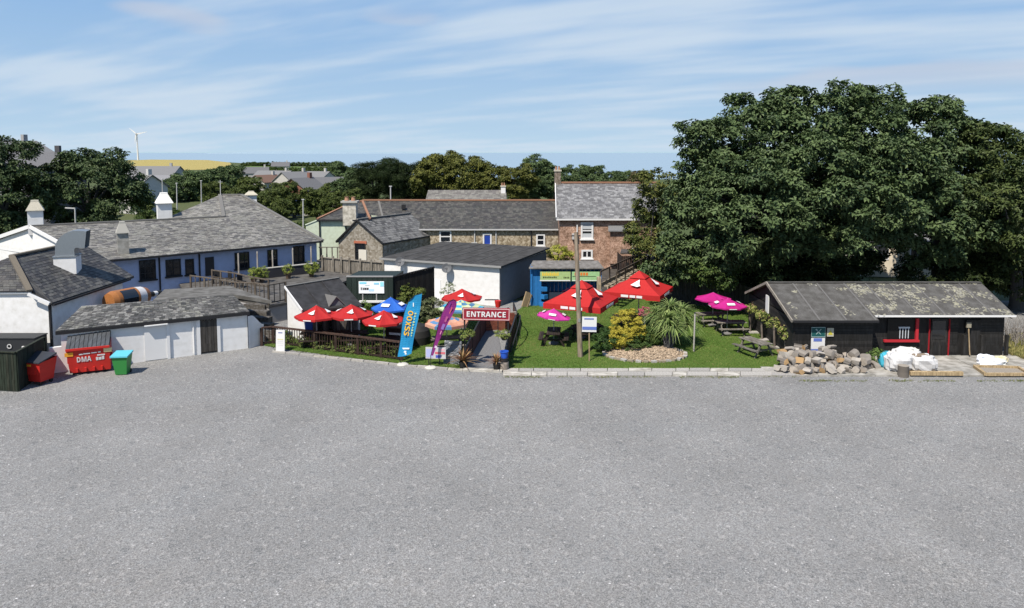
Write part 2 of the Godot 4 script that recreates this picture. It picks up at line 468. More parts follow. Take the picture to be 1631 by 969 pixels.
func tree(called: String, label: String, base: Vector3, lobes: Array, per_m2: float, size: float, ca: Color, cb: Color, r := 0.35, kind := "broad", clump := 0.0, group := ""):
	var o := thing(called, base, label, "tree", group)
	trunk(o, base, lobes, r, M("bark", K(0.07, 0.055, 0.042), 0.95, T.fine, 1.0))
	crown(o, "crown", lobes, per_m2, size, ca, cb, kind, clump)
	return o
func bush(called: String, label: String, category: String, base: Vector3, lobes: Array, per_m2: float, size: float, ca: Color, cb: Color, kind := "small", clump := 0.0, group := "") -> Node3D:
	var o := thing(called, base, label, category, group)
	var mb := MB.new()
	for L in lobes: mb.tube([base, L[0]], [0.05, 0.02], 5)
	put(mb, o, "stem", M("bark", K(0.07)))
	crown(o, "foliage", lobes, per_m2, size, ca, cb, kind, clump)
	return o

# ---------- ground sheets
func sheet(pts: Array, h: float, thick: float) -> MB:
	var mb := MB.new(); var p2 := PackedVector2Array()
	for p in pts: p2.append(Vector2(p.x, p.z))
	var ix := Geometry2D.triangulate_polygon(p2)
	for i in range(0, ix.size(), 3):
		var a := Vector3(p2[ix[i]].x, h, p2[ix[i]].y); var b := Vector3(p2[ix[i + 1]].x, h, p2[ix[i + 1]].y); var c := Vector3(p2[ix[i + 2]].x, h, p2[ix[i + 2]].y)
		if (b - a).cross(c - a).y > 0: mb.tri(a, b, c)
		else: mb.tri(a, c, b)
	for i in pts.size():
		var a2: Vector3 = at_h(pts[i], h); var b2: Vector3 = at_h(pts[(i + 1) % pts.size()], h)
		mb.quad(a2 - Vector3(0, thick, 0), b2 - Vector3(0, thick, 0), b2, a2)
	return mb
func px_poly(list: Array, h := 0.0) -> Array:
	var r := []
	for p in list: r.append(G(p[0], p[1], h))
	return r
func grass_on(parent: Node, called: String, pts: Array, h: float, density: float, ht: float, ca: Color, cb: Color):
	var p2 := PackedVector2Array(); var lo := Vector2(1e9, 1e9); var hi := -lo
	for p in pts:
		var q := Vector2(p.x, p.z); p2.append(q); lo = lo.min(q); hi = hi.max(q)
	var nz := FastNoiseLite.new(); nz.frequency = 0.25; nz.fractal_octaves = 3; nz.seed = 3
	var n := int((hi - lo).x * (hi - lo).y * density)
	var xf := []; var cols := PackedColorArray()
	for i in n:
		var q := Vector2(rf(lo.x, hi.x), rf(lo.y, hi.y))
		if not Geometry2D.is_point_in_polygon(q, p2): continue
		var t := nz.get_noise_2d(q.x, q.y) * 0.9 + 0.5
		var s := ht * rf(0.6, 1.4)
		xf.append(Transform3D(Basis(Vector3.UP, rf(0, TAU)).scaled(Vector3(s * 1.3, s, s * 1.3)), Vector3(q.x, h, q.y)))
		var c := ca.lerp(cb, clampf(t + rf(-0.3, 0.3), 0, 1))
		if rng.randf() < 0.05 + 0.5 * smoothstep(0.15, 0.5, nz.get_noise_2d(q.x * 0.6 + 60.0, q.y * 0.6)): c = c.lerp(Color(0.26, 0.24, 0.10), 0.6)
		cols.append(c)
	for i in pts.size():
		var a: Vector3 = pts[i]; var b: Vector3 = pts[(i + 1) % pts.size()]
		for k in int((b - a).length() * 26):
			var p := a.lerp(b, rng.randf()) + Vector3(rng.randfn() * 0.05, 0, rng.randfn() * 0.06); var s := ht * rf(0.5, 1.7)
			xf.append(Transform3D(Basis(Vector3.UP, rf(0, TAU)).scaled(Vector3(s * 1.3, s, s * 1.3)), Vector3(p.x, h - 0.03, p.z))); cols.append(ca.lerp(cb, rng.randf()))
	return scatter(parent, called, sprig("blade"), leaf_mat(), xf, cols)

func build_ground():
	# terrain: flat round the pub, falling away to the sea beyond the fields
	var mb := MB.new()
	var cs := []
	for i in 61: cs.append(-2.4 + i * 0.08)
	var edge := func(s): return lerpf(1080.0, 620.0, smoothstep(-0.44, -0.36, s)) - 320.0 * smoothstep(-0.24, -0.12, s)
	var zs := [-60.0, 0.0, 30.0, 60.0, 90.0, 150.0, 200.0, 240.0, 280.0]
	var nz := FastNoiseLite.new(); nz.frequency = 0.012; nz.seed = 6
	var P := func(i, j):
		var s: float = cs[i]; var z: float = zs[j] if j < zs.size() else 0.0
		var e: float = edge.call(s)
		var y := -0.06
		if j == zs.size(): z = e
		if j == zs.size() + 1: z = e + 90; y = -12.0
		if j == zs.size() + 2: z = e + 300; y = -60.0
		return Vector3(s * maxf(z, 90.0), y, -z)
	for i in cs.size() - 1:
		for j in zs.size() + 2:
			var p: Vector3 = P.call(i, j)
			mb.c = Color(0.075, 0.105, 0.035).lerp(Color(0.12, 0.125, 0.06), clampf(nz.get_noise_2d(p.x, p.z) + 0.5, 0, 1))
			mb.quad(P.call(i, j), P.call(i + 1, j), P.call(i + 1, j + 1), P.call(i, j + 1))
	structure(mb, "ground", M("ground", K(1), 0.95, T.grass, 0.15))
	var sea := MB.new()
	sea.quad(Vector3(-90000, -45, -400), Vector3(90000, -45, -400), Vector3(90000, -45, -95000), Vector3(-90000, -45, -95000))
	structure(sea, "sea", M("sea", K(0.22, 0.30, 0.365), 0.4))
	var hl := MB.new()
	for i in 40:
		var a0 := lerpf(330, 700, i / 40.0); var a1 := lerpf(330, 700, (i + 1) / 40.0)
		var y := func(x): return 243.6 - 2.6 * smoothstep(330, 430, x) * (1.0 - smoothstep(470, 690, x)) - 0.4 * sin(x * 0.13)
		hl.quad(D(a0, 247, 30000), D(a1, 247, 30000), D(a1, y.call(a1), 33000), D(a0, y.call(a0), 33000))
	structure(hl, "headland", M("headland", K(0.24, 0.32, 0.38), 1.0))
	# fields
	var defs := [["wheat_field", [[192, 256], [240, 254.3], [330, 255], [366, 259], [374, 269], [300, 271], [192, 271]], K(0.50, 0.375, 0.15), 0.1],
		["green_field", [[392, 264.5], [470, 265.5], [520, 268], [560, 270], [545, 279], [470, 276], [430, 274]], K(0.13, 0.19, 0.05), 0.1],
		["green_field", [[430, 275], [470, 277.5], [520, 281], [500, 288], [440, 284]], K(0.17, 0.22, 0.07), 0.1]]
	for d in defs:
		var q := sheet(px_poly(d[1], 0.15), 0.15, 0.3)
		structure(q, d[0], M(d[0] + str(d[1][0][0]), d[2], 0.95, T.grass, 0.06))
	# car park of crushed stone
	var gp := MB.new(); var nm := FastNoiseLite.new(); nm.frequency = 0.11; nm.fractal_octaves = 4; nm.seed = 41
	var ns := FastNoiseLite.new(); ns.frequency = 0.05; ns.fractal_octaves = 3; ns.seed = 44
	var st := 0.6; var X0 := -54.0; var Z0 := 8.0
	var cf := func(x, z):
		var t: float = 1.0 + 0.05 * nm.get_noise_2d(x, z) + 0.09 * nm.get_noise_2d(x * 1.6 + 90.0, z * 5.0) + 0.06 * ns.get_noise_2d(x * 0.35 + z * 0.4, z * 2.2)
		var wv: float = 0.02 * ns.get_noise_2d(x * 3 + 70, z * 3)
		return Color(t + wv, t, t - wv)
	for i in 180:
		for j in 75:
			var x := X0 + i * st; var z := Z0 + j * st
			var a := Vector3(x, 0, -z); var b := Vector3(x + st, 0, -z); var c := Vector3(x + st, 0, -z - st); var d2 := Vector3(x, 0, -z - st)
			gp.v.append_array([a, c, b, a, d2, c])
			for k in 6: gp.n.append(Vector3.UP)
			var ca: Color = cf.call(x, z); var cb: Color = cf.call(x + st, z); var cc: Color = cf.call(x + st, z + st); var cd: Color = cf.call(x, z + st)
			gp.col.append_array([ca, cc, cb, ca, cd, cc])
	var gm := M("gravel", K(0.437, 0.435, 0.429), 0.95, gravel_texture(), 0.27, 0.0, T.macro, 0.045)
	gm.heightmap_enabled = true; gm.heightmap_texture = gm.albedo_texture; gm.heightmap_scale = 1.2
	structure(gp, "car_park", gm)
	# loose chippings that lie proud of the surface
	var stone := MB.new()
	var pts := []
	for k in 6: pts.append(Vector3(cos(k * TAU / 6) * rf(0.8, 1.1), rf(-0.1, 0.25), sin(k * TAU / 6) * rf(0.8, 1.1)))
	for k in 6:
		stone.tri(Vector3(0, 0.75, 0), pts[(k + 1) % 6], pts[k])
	var xf := []; var cols := PackedColorArray()
	for i in 45000:
		var z := 15.0 + 22.0 * pow(rng.randf(), 1.2); var x := rf(-0.78, 0.78) * z
		var s := 0.008 + 0.022 * pow(rng.randf(), 3.0)
		xf.append(Transform3D(Basis(Vector3.UP, rf(0, TAU)).scaled(Vector3(s * rf(0.8, 1.5), s * 0.8, s)), Vector3(x, 0.0, -z)))
		var t := rf(0.15, 0.30) if rng.randf() < 0.96 else rf(0.35, 0.5)
		cols.append(Color(t * 1.01, t, t * 1.01))
	scatter(self, "loose_chippings", stone.mesh(), M("chipping", K(1), 0.9), xf, cols)
	structure(sheet(px_poly([[850, 474], [1120, 478], [1120, 425], [850, 425]]), 0.0, 0.1), "back_yard", M("yard_earth", K(0.085, 0.075, 0.065), 0.95, T.blotch, 0.3))
	# lawns
	var la := px_poly([[421, 551], [470, 559], [560, 570.5], [640, 579.5], [736, 587.5], [752, 560], [772, 528], [776, 500], [700, 492], [600, 497], [520, 520], [440, 530]])
	var lb := px_poly([[806, 589.5], [1000, 589], [1252, 587], [1262, 572], [1222, 530], [1195, 492], [1120, 482], [1000, 478], [900, 482], [835, 489], [812, 505], [816, 545]])
	for q in [[la, "lawn"], [lb, "lawn"]]:
		var o := structure(sheet(q[0], 0.05, 0.08), q[1], M("lawn", K(0.105, 0.175, 0.03), 0.95, T.grass, 0.3, 0.0, T.macro, 0.08))
		var gr = grass_on(self, "grass", q[0], 0.045, 130, 0.07, Color(0.062, 0.125, 0.02), Color(0.175, 0.225, 0.06))
		tag(gr, "short green grass of the beer garden " + ("beside the entrance ramp and the picket fence" if q[0] == la else "between the ramp and the black shed"), "grass")
	# kerb of pale stones along the left lawn, paving along the right one
	var pm := [M("paving_a", K(0.46, 0.44, 0.41), 0.9, T.fine, 0.7), M("paving_b", K(0.39, 0.375, 0.355), 0.9, T.fine, 0.7), M("paving_c", K(0.52, 0.50, 0.46), 0.9, T.blotch, 0.4)]
	var kb := Node3D.new(); kb.name = "kerb"; kb.set_meta("kind", "structure"); add_child(kb)
	var kp := [[434, 561], [500, 568], [560, 574.5], [600, 578.5], [640, 583], [690, 587], [738, 591]]
	for i in kp.size() - 1:
		var a := G(kp[i][0], kp[i][1]); var b := G(kp[i + 1][0], kp[i + 1][1])
		var n := int((b - a).length() / 0.7)
		for k in n:
			bar(kb, "kerb_stone", pm[rng.randi() % 3], a.lerp(b, (k + 0.02) / n) + Vector3(0, 0.0, rf(-0.02, 0.02)), a.lerp(b, (k + 0.97) / n), rf(0.14, 0.19), rf(0.14, 0.19))
	var pv := Node3D.new(); pv.name = "paving"; pv.set_meta("kind", "structure"); add_child(pv)
	for row in [[588.6, 593.6], [594.2, 600.5]]:
		var x := 801.0
		while x < 1262:
			var w := rf(20, 46)
			if row[0] > 592: w *= 1.15
			var a := G(x, row[0]); var b := G(minf(x + w, 1268), row[0]); var c := G(minf(x + w, 1268), row[1]); var d := G(x, row[1])
			var mb2 := MB.new(); var g := 0.02; var up := Vector3(0, 0.075 + rf(-0.008, 0.008), 0)
			mb2.slab([a + up + Vector3(g, 0, g), b + up + Vector3(-g, 0, g + rf(-0.02, 0.03)), c + up + Vector3(-g, 0, -g), d + up + Vector3(g, 0, -g + rf(-0.03, 0.02))], Vector3(0, -0.12, 0))
			put(mb2, pv, "slab", pm[rng.randi() % 3])
			x += w
	var ap := Node3D.new(); ap.name = "concrete_apron"; ap.set_meta("kind", "structure"); add_child(ap)
	var xs := [12.7, 15.1, 17.9, 20.4, 23.6, 26.4, 30.0, 34.0]; var zs2 := [34.75, 36.2, 38.2]
	for i in xs.size() - 1:
		for j in 2:
			if i == 0 and j == 1: continue
			var mb3 := MB.new(); var u := Vector3(0, 0.07 + rf(-0.006, 0.006), 0); var g2 := 0.012
			mb3.slab([Vector3(xs[i] + g2, 0, -zs2[j] - g2) + u, Vector3(xs[i + 1] - g2, 0, -zs2[j] - g2) + u, Vector3(xs[i + 1] - g2, 0, -zs2[j + 1] + g2) + u, Vector3(xs[i] + g2, 0, -zs2[j + 1] + g2) + u], Vector3(0, -0.13, 0))
			put(mb3, ap, "slab", [M("concrete_a", K(0.43, 0.415, 0.385), 0.9, T.blotch, 0.35), M("concrete_b", K(0.38, 0.37, 0.345), 0.9, T.blotch, 0.35)][(i + j) % 2])
	# weeds in the joint between paving and gravel, and on the verge
	var xw := []; var cw := PackedColorArray()
	for i in 3600:
		var t := rng.randf(); var p: Vector3
		if t < 0.62: p = G(rf(801, 1268), 601.0 + rng.randfn() * 0.9) if rng.randf() < 0.55 else G(rf(1270, 1640), 607.3 + rng.randfn() * 0.8)
		else:
			var u := rf(0, kp.size() - 1.01); var k := int(u)
			p = G(kp[k][0], kp[k][1] - 1.5).lerp(G(kp[k + 1][0], kp[k + 1][1] - 1.5), u - k) + Vector3(0, 0, -absf(rng.randfn()) * 0.3)
		if sin(p.x * 3.1) + sin(p.x * 1.3 + 1.0) + rf(-1.6, 1.6) < 0.3: continue
		var s := rf(0.025, 0.085)
		xw.append(Transform3D(Basis(Vector3.UP, rf(0, TAU)).scaled(Vector3(s * 1.5, s, s * 1.5)), at_h(p, 0.0)))
		cw.append(Color(0.08, 0.12, 0.03).lerp(Color(0.2, 0.19, 0.08), rng.randf()))
	var wd = scatter(self, "weeds", sprig("blade"), leaf_mat(), xw, cw)
	tag(wd, "thin line of weeds growing along the edge of the paving", "weeds")

# ---------- the long low pub and its outbuildings
func build_pub():
	var white := M("whitewash", K(0.70, 0.70, 0.705), 0.85, T.paint, 0.35)
	var lilac := M("pale_blue_wash", K(0.36, 0.43, 0.62), 0.85, T.paint, 0.35)
	var trim := M("white_trim", K(0.62), 0.6)
	var dark := M("dark_trim", K(0.018, 0.018, 0.02), 0.6)
	var glass := M("glass", K(0.012, 0.014, 0.017), 0.08)
	glass.metallic_specular = 0.6
	var pal := [K(0.20, 0.19, 0.175), K(0.29, 0.28, 0.26), K(0.16, 0.155, 0.15), K(0.25, 0.24, 0.215), K(0.34, 0.325, 0.30)]
	var pal_d := [K(0.075, 0.075, 0.078), K(0.105, 0.103, 0.10), K(0.058, 0.058, 0.062), K(0.13, 0.127, 0.12)]
	# --- long bungalow
	var o := thing("pub_bungalow", G(300, 455), "long low blue-white pub bungalow with a weathered grey slate roof", "building")
	var E1 := G(149, 417, 3.5); var E2 := G(514, 384, 3.5); var R1 := G(46, 361, 5.45)
	var P1 := G(350, 311, 7.0); var P2 := G(384, 311, 7.0); var Em := E1.lerp(E2, 0.54)
	var R2 := Em.lerp(P1, 0.55)
	var nb := (E2 - E1).cross(Vector3.UP).normalized()   # towards the camera
	var E0 := at_h(R1 * 2 - E1, 3.5)
	var f := E1 - nb * 0.45 + (E2 - E1).normalized() * 0.3; var gq := E2 - nb * 0.45 - (E2 - E1).normalized() * 0.35
	walls(o, "wall", lilac, [f, gq, gq - nb * 9.0, at_h(E0, 0) + (E2 - E1).normalized() * 0.3], 0.0, 3.42)
	slate_roof(o, E1, Em, R2, R1, 0.3, 0.2, pal, 0.35, "roof", 0.022)
	slate_roof(o, Em, E2, P2, P1, 0.3, 0.2, pal, 0.6, "roof", 0.022)
	var B2 := E2 - nb * 11.0; var B1 := at_h(E0 + (E2 - E1) * 0.6, 3.5)
	slate_roof(o, E2, B2, P2, P2, 0.3, 0.2, pal, 0.2, "roof")
	slate_roof(o, E0, B1, R2, R1, 0.3, 0.2, pal, 0.2, "roof")
	var Q := G(258, 351, 5.25)
	slate_roof(o, R2, Q, P1, P1, 0.3, 0.2, pal, 0.1, "roof")
	slate_roof(o, Q, B1, P2, P1, 0.5, 0.4, pal, 0.1, "roof")
	for s in [[R1, R2], [P1, P2], [R2, P1], [E2, P2]]: bar(o, "ridge_tile", M("ridge_grey", K(0.2, 0.195, 0.185), 0.9, T.fine, 1.0), s[0] + Vector3(0, 0.06, 0), s[1] + Vector3(0, 0.06, 0), 0.3, 0.1)
	# gable to the left, white with barge boards
	var gm := MB.new(); var gi := (E2 - E1).normalized() * 0.2
	gm.tri(at_h(E0, 3.3) + gi, at_h(E1, 3.3) + gi, R1 + gi - Vector3(0, 0.1, 0))
	gm.quad(at_h(E0, 0) + gi, at_h(E1, 0) + gi - nb * 0.45, at_h(E1, 3.3) + gi - nb * 0.45, at_h(E0, 3.3) + gi)
	put(gm, o, "gable", white)
	bar(o, "barge_board", trim, R1 + Vector3(0, 0.0, 0), E1 + Vector3(0, 0.0, 0), 0.06, 0.28)
	bar(o, "barge_board", trim, R1, E0, 0.06, 0.28)
	bar(o, "gutter", dark, E1 + nb * 0.06 - Vector3(0, 0.06, 0), E2 + nb * 0.06 - Vector3(0, 0.06, 0), 0.12, 0.11)
	for w in [[222, 413, 247, 447, 3, 3], [264, 412, 287, 441, 2, 2], [295, 412, 308, 438, 1, 2], [374, 401, 396, 429, 3, 2], [426, 397, 441, 425, 2, 2], [467, 391, 484, 419, 2, 2]]:
		window(o, f, gq, w[0], w[1], w[2], w[3], dark, glass, w[4], w[5], dark)
	panel(o, "door", M("dark_door", K(0.03, 0.028, 0.03), 0.6), f, gq, 327, 409, 340, 440, 0.06, 0.03)
	panel(o, "plinth", M("dark_plinth", K(0.035, 0.036, 0.045), 0.9, T.paint, 0.4), f, gq, 398, 424, 508, 446, 0.05, 0.02)
	for x in [[372, 403, 450], [402, 402, 446], [426, 399, 440], [458, 394, 436], [487, 391, 430]]:
		var t := G(x[0], x[1], 3.3); var fr: Vector3 = onwall(f, gq, x[0], x[1]) + nb * 0.9
		bar(o, "verandah_post", M("pale_post", K(0.42, 0.40, 0.38), 0.8, T.wood, 0.8), at_h(fr, 1.1), at_h(fr, 3.2), 0.1, 0.1)
	for x in [253, 317]: bar(o, "drainpipe", dark, at_h(onwall(f, gq, x, 420), 0.3) + nb * 0.08, at_h(onwall(f, gq, x, 420), 3.3) + nb * 0.08, 0.09, 0.09)
	chimney("white chimney with a hipped cap above the white gable", 57, 363, 318, 26, R1.distance_to(Vector3(R1.x, R1.y, 0)) + 0.6, white, M("cap_cream", K(0.60, 0.56, 0.46), 0.9, T.fine, 1.0), 1, 0.55)
	chimney("grey rendered chimney standing on the lower roof slope", 196, 402, 352, 20, onwall(E1 + Vector3(0, 0, -1.3), Em + Vector3(0, 0, -1.3), 196, 402).z * -1 + 0.2, M("grey_render", K(0.42, 0.41, 0.38), 0.9, T.blotch, 0.5), M("cap_grey", K(0.34, 0.33, 0.3), 0.9), 1, 0.55)
	chimney("bright white chimney with a rounded cap behind the slate ridge", 262, 352, 306, 26, R2.z * -1 - 0.4, white, M("cap_white", K(0.72, 0.71, 0.68), 0.9), 1, 0.55)
	chimney("squat white chimney with a clay pot behind the roof's peak", 400, 322, 304, 20, P2.z * -1 + 3.0, white, M("cap_cream", K(0.6)), 1, 0.4)
	# --- white annexe on the left with a slated hip roof
	var a := thing("white_annexe", Vector3(-27.5, 0, -40), "whitewashed annexe with a dark slate hip roof behind the green fence", "building")
	walls(a, "wall", white, [Vector3(-31, 0, -37.6), Vector3(-25.4, 0, -37.6), Vector3(-24.3, 0, -37.6), Vector3(-24.3, 0, -44.5), Vector3(-31, 0, -44.5)], 0.0, [3.6, 3.65, 3.1, 3.1, 3.1])
	var ra := Vector3(-27.7, 5.25, -39.6); var rb := Vector3(-27.7, 5.25, -46.0)
	slate_roof(a, Vector3(-24.15, 3.12, -37.35), Vector3(-24.15, 3.12, -45.6), rb, ra, 0.3, 0.24, pal_d, 0.0, "roof")
	slate_roof(a, Vector3(-31.3, 3.66, -37.52), Vector3(-25.25, 3.72, -37.52), ra, ra, 0.3, 0.24, pal_d, 0.0, "roof")
	slate_roof(a, Vector3(-31.3, 3.2, -46.0), Vector3(-31.3, 3.2, -37.35), ra, rb, 0.3, 0.24, pal_d, 0.0, "roof")
	slate_roof(a, Vector3(-25.2, 3.71, -37.52), Vector3(-24.15, 3.12, -37.36), ra, ra, 0.3, 0.24, pal_d, 0.0, "roof")
	var hipm := M("hip_tile", K(0.19, 0.165, 0.13), 0.9, T.fine, 1.0)
	bar(a, "hip_tile", hipm, Vector3(-25.25, 3.8, -37.3), ra + Vector3(0, 0.06, 0), 0.28, 0.1)
	bar(a, "ridge_tile", hipm, ra + Vector3(0, 0.06, 0), rb + Vector3(0, 0.06, 0), 0.28, 0.1)
	bar(a, "fascia", trim, Vector3(-31.3, 3.58, -37.5), Vector3(-25.3, 3.64, -37.5), 0.05, 0.1); bar(a, "gutter", dark, Vector3(-31.3, 3.655, -37.46), Vector3(-25.3, 3.715, -37.46), 0.07, 0.04)
	bar(a, "gutter", dark, Vector3(-24.08, 3.02, -37.35), Vector3(-24.08, 3.02, -45.0), 0.12, 0.1)
	bar(a, "gutter", trim, Vector3(-25.3, 3.62, -37.24), Vector3(-24.2, 3.12, -37.24), 0.1, 0.14)
	bar(a, "drainpipe", dark, Vector3(-24.38, 0.1, -37.52), Vector3(-24.38, 3.0, -37.52), 0.1, 0.1)
	# kitchen extractor on the annexe roof
	var v := thing("extractor_duct", Vector3(-26.1, 4.0, -42.0), "curved galvanised extractor duct on a white plinth above the annexe", "duct")
	bx(v, "plinth", white, Vector3(-26.1, 4.45, -42.0), Basis(Vector3.UP, 0.3), Vector3(1.15, 1.0, 1.15))
	var galv := M("galvanised", K(0.42, 0.45, 0.48), 0.42, T.fine, 1.5, 0.7)
	var dm := MB.new(); var bs := Basis(Vector3.UP, 0.3); var prev := []
	for k in 9:
		var an := k / 7.0 * 1.7; var cen := Vector3(-26.1, 5.0, -42.0) + bs * Vector3(0.62 - 0.62 * cos(an), 0.35 + 0.62 * sin(an), 0)
		if k == 0: cen.y -= 0.35
		if k == 8: an = 1.7; cen = Vector3(-26.1, 5.0, -42.0) + bs * Vector3(0.62 - 0.62 * cos(an) + 0.4, 0.35 + 0.62 * sin(an) - 0.05, 0)
		var yy := bs * Vector3(-cos(an), sin(an), 0); var zz := bs * Vector3(0, 0, 0.5)
		var ring := [cen - yy * 0.5 * (1) - zz, cen - yy * 0.5 + zz, cen + yy * 0.5 + zz, cen + yy * 0.5 - zz]
		if k > 0:
			for q in 4: dm.quad(prev[q], prev[(q + 1) % 4], ring[(q + 1) % 4], ring[q])
		prev = ring
	put(dm, v, "hood", galv)
	bx(v, "flange", galv, Vector3(-26.1, 4.98, -42.0), bs, Vector3(1.25, 0.06, 1.25))
	# --- white store with slate roof and two doors
	var s := thing("white_store", G(240, 575), "low whitewashed store with a mossy slate roof and a plank door", "building")
	var p1 := G(80, 595.5); var p2 := G(395, 555); var ns := (p2 - p1).cross(Vector3.UP).normalized()
	var pw := p1.lerp(p2, 0.055); walls(s, "wall", white, [pw, p2, p2 - ns * 4.5, pw - ns * 1.2], 0.0, 2.08)
	bar(s, "low_wall", white, at_h(p1, 0.65) - ns * 0.1, at_h(pw, 0.65) - ns * 0.1, 0.2, 1.3)
	var e1 := at_h(p1 + ns * 0.22 + (p2 - p1).normalized() * 0.15, 2.12); var e2 := at_h(p2 + ns * 0.22 + (p2 - p1).normalized() * 0.1, 2.12)
	e1 = G(88, 526.5, 2.12) + ns * 0.28
	var r1 := G(130, 488, 2.72); var r2 := G(371, 470, 2.72)
	slate_roof(s, e1, e2, r2, r1, 0.2, 0.2, [K(0.085, 0.084, 0.082), K(0.12, 0.118, 0.112), K(0.16, 0.156, 0.148), K(0.27, 0.265, 0.25)], 0.35, "roof", 0.03)
	var fl := MB.new(); fl.slab([r1.lerp(r2, 0.45) + Vector3(0, 0.03, 0), r2 + Vector3(0, 0.03, 0), G(432, 479, 2.5), at_h(p2 - ns * 6.0, 2.6), G(262, 461, 2.6)], Vector3(0, -0.2, 0))
	put(fl, s, "flat_roof", M("felt_grey", K(0.16, 0.157, 0.15), 0.9, T.blotch, 0.3))
	bar(s, "fascia", dark, e1 + Vector3(0, -0.1, 0), e2 + Vector3(0, -0.1, 0), 0.05, 0.16)
	var dw := [M("plank_grey_a", K(0.085, 0.08, 0.075), 0.85, T.wood, 0.8), M("plank_grey_b", K(0.065, 0.062, 0.06), 0.85, T.wood, 0.8)]
	var q1 := onwall(p1, p2, 318, 560); var q2 := onwall(p1, p2, 346, 557)
	var dr := panel(s, "door", dw[1], p1, p2, 318, 509, 346, 564, 0.04, 0.02)
	boards(s, "door_board", q1 + ns * 0.055, q2 + ns * 0.055, 0.12, 1.92, 0.15, dw)
	panel(s, "door_frame", trim, p1, p2, 314, 506, 317.6, 566, 0.08, 0.03); panel(s, "door_frame", trim, p1, p2, 346.4, 504, 349.5, 561, 0.08, 0.03); panel(s, "door_frame", trim, p1, p2, 314, 504.5, 349.5, 508, 0.08, 0.031)
	panel(s, "door", trim, p1, p2, 231, 518, 267, 575, 0.05, 0.02); panel(s, "door_frame", trim, p1, p2, 266.5, 514, 269, 575, 0.1, 0.04); panel(s, "canopy", trim, p1, p2, 229, 515.5, 266, 518, 0.3, 0.15)
	bar(s, "drainpipe", trim, at_h(onwall(p1, p2, 308, 540), 0.1) + ns * 0.05, at_h(onwall(p1, p2, 308, 540), 2.0) + ns * 0.05, 0.06, 0.06)
	# small end wall with a swept top
	var cwall := thing("swept_wall", G(405, 552), "short whitewashed wall with a swept top beside the white store", "wall")
	var cw := MB.new(); var c0 := G(396, 556); var c1 := G(416, 549); var prevt := Vector3.ZERO
	for k in 9:
		var t := k / 8.0; var top := at_h(c0.lerp(c1, t), lerpf(1.85, 1.15, smoothstep(0.0, 1.0, t)))
		if k > 0:
			var bb := c0.lerp(c1, (k - 1) / 8.0); var b2 := c0.lerp(c1, t); var th := Vector3(0.1, 0, -0.2)
			cw.quad(bb, b2, top, prevt); cw.quad(prevt, top, top + th, prevt + th); cw.quad(b2 + th, bb + th, prevt + th, top + th)
			if k == 8: cw.quad(b2, b2 + th, top + th, top)
		prevt = top
	put(cw, cwall, "wall", white)
	# --- giant bottle lying on the flat roof
	var bt := thing("giant_bottle", D(205, 478, 42.2), "giant orange-brown bottle lying on the flat roof with white bands", "display bottle")
	var b0 := D(171, 482, 41.5); var b1 := D(236, 470, 44.2); var ax := (b1 - b0).normalized()
	var side := ax.cross(Vector3.UP).normalized(); var ab := Basis(side, ax, side.cross(ax)); var L := (b1 - b0).length()
	var prof := [[[Vector2(0.02, 0), Vector2(0.5, 0.05), Vector2(0.62, 0.35), Vector2(0.64, L * 0.62)], "body", K(0.40, 0.16, 0.05)], [[Vector2(0.645, L * 0.62), Vector2(0.60, L * 0.80)], "label_band", K(0.75, 0.74, 0.74)], [[Vector2(0.60, L * 0.80), Vector2(0.5, L * 0.92), Vector2(0.2, L * 1.0)], "shoulder", K(0.36, 0.14, 0.05)], [[Vector2(0.17, L), Vector2(0.16, L + 0.35)], "neck", K(0.02)], [[Vector2(0.17, L + 0.35), Vector2(0.165, L + 0.62)], "neck_band", K(0.75)], [[Vector2(0.18, L + 0.62), Vector2(0.15, L + 0.95), Vector2(0.01, L + 0.96)], "stopper", K(0.02)]]
	for pr in prof:
		var lm := MB.new(); lm.lathe(b0, pr[0], 20, ab); put(lm, bt, pr[1], M("bottle_" + pr[1], pr[2], 0.45, T.fine, 1.0))
	var op := MB.new()
	for k in 6:
		var w0 := -1.15 + k / 6.0 * 1.4; var w1 := -1.15 + (k + 1) / 6.0 * 1.4
		var P := func(w, y): return b0 + ax * y + (side * cos(w) + side.cross(ax) * -sin(w)) * 0.655
		op.quad(P.call(w0, L * 0.2), P.call(w0, L * 0.56), P.call(w1, L * 0.56), P.call(w1, L * 0.2))
	put(op, bt, "window", glass)
	# --- raised deck in front of the bungalow
	var dk := thing("raised_deck", G(400, 470), "raised timber deck with a rendered edge in front of the bungalow", "deck")
	var dpoly := [G(292, 462, 1.2), G(352, 470.5, 1.2), G(428, 487, 1.2), G(456, 482, 1.2), G(560, 444, 1.2), G(520, 428, 1.2), G(330, 434, 1.2), G(280, 444, 1.2)]
	put(sheet(dpoly, 1.2, 0.16), dk, "platform", M("deck_floor", K(0.12, 0.115, 0.11), 0.9, T.blotch, 0.3))
	walls(dk, "retaining_wall", M("deck_wall", K(0.30, 0.29, 0.29), 0.9, T.paint, 0.5), [G(300, 463.5, 1.2), G(428, 486.5, 1.2), G(456, 481.5, 1.2), G(456, 470, 1.2), G(330, 455, 1.2)], 0.0, 1.04)
	var rail := [M("rail_a", K(0.135, 0.11, 0.09), 0.9, T.wood, 0.8), M("rail_b", K(0.17, 0.145, 0.12), 0.9, T.wood, 0.8), M("rail_c", K(0.10, 0.085, 0.07), 0.9, T.wood, 0.8)]
	var rl := thing("deck_railing", G(370, 475), "weathered timber railing along the edge of the raised deck", "railing")
	var rp := [[304, 463], [326, 466], [351, 470], [376, 475], [407, 482], [428, 486.5], [455, 481]]
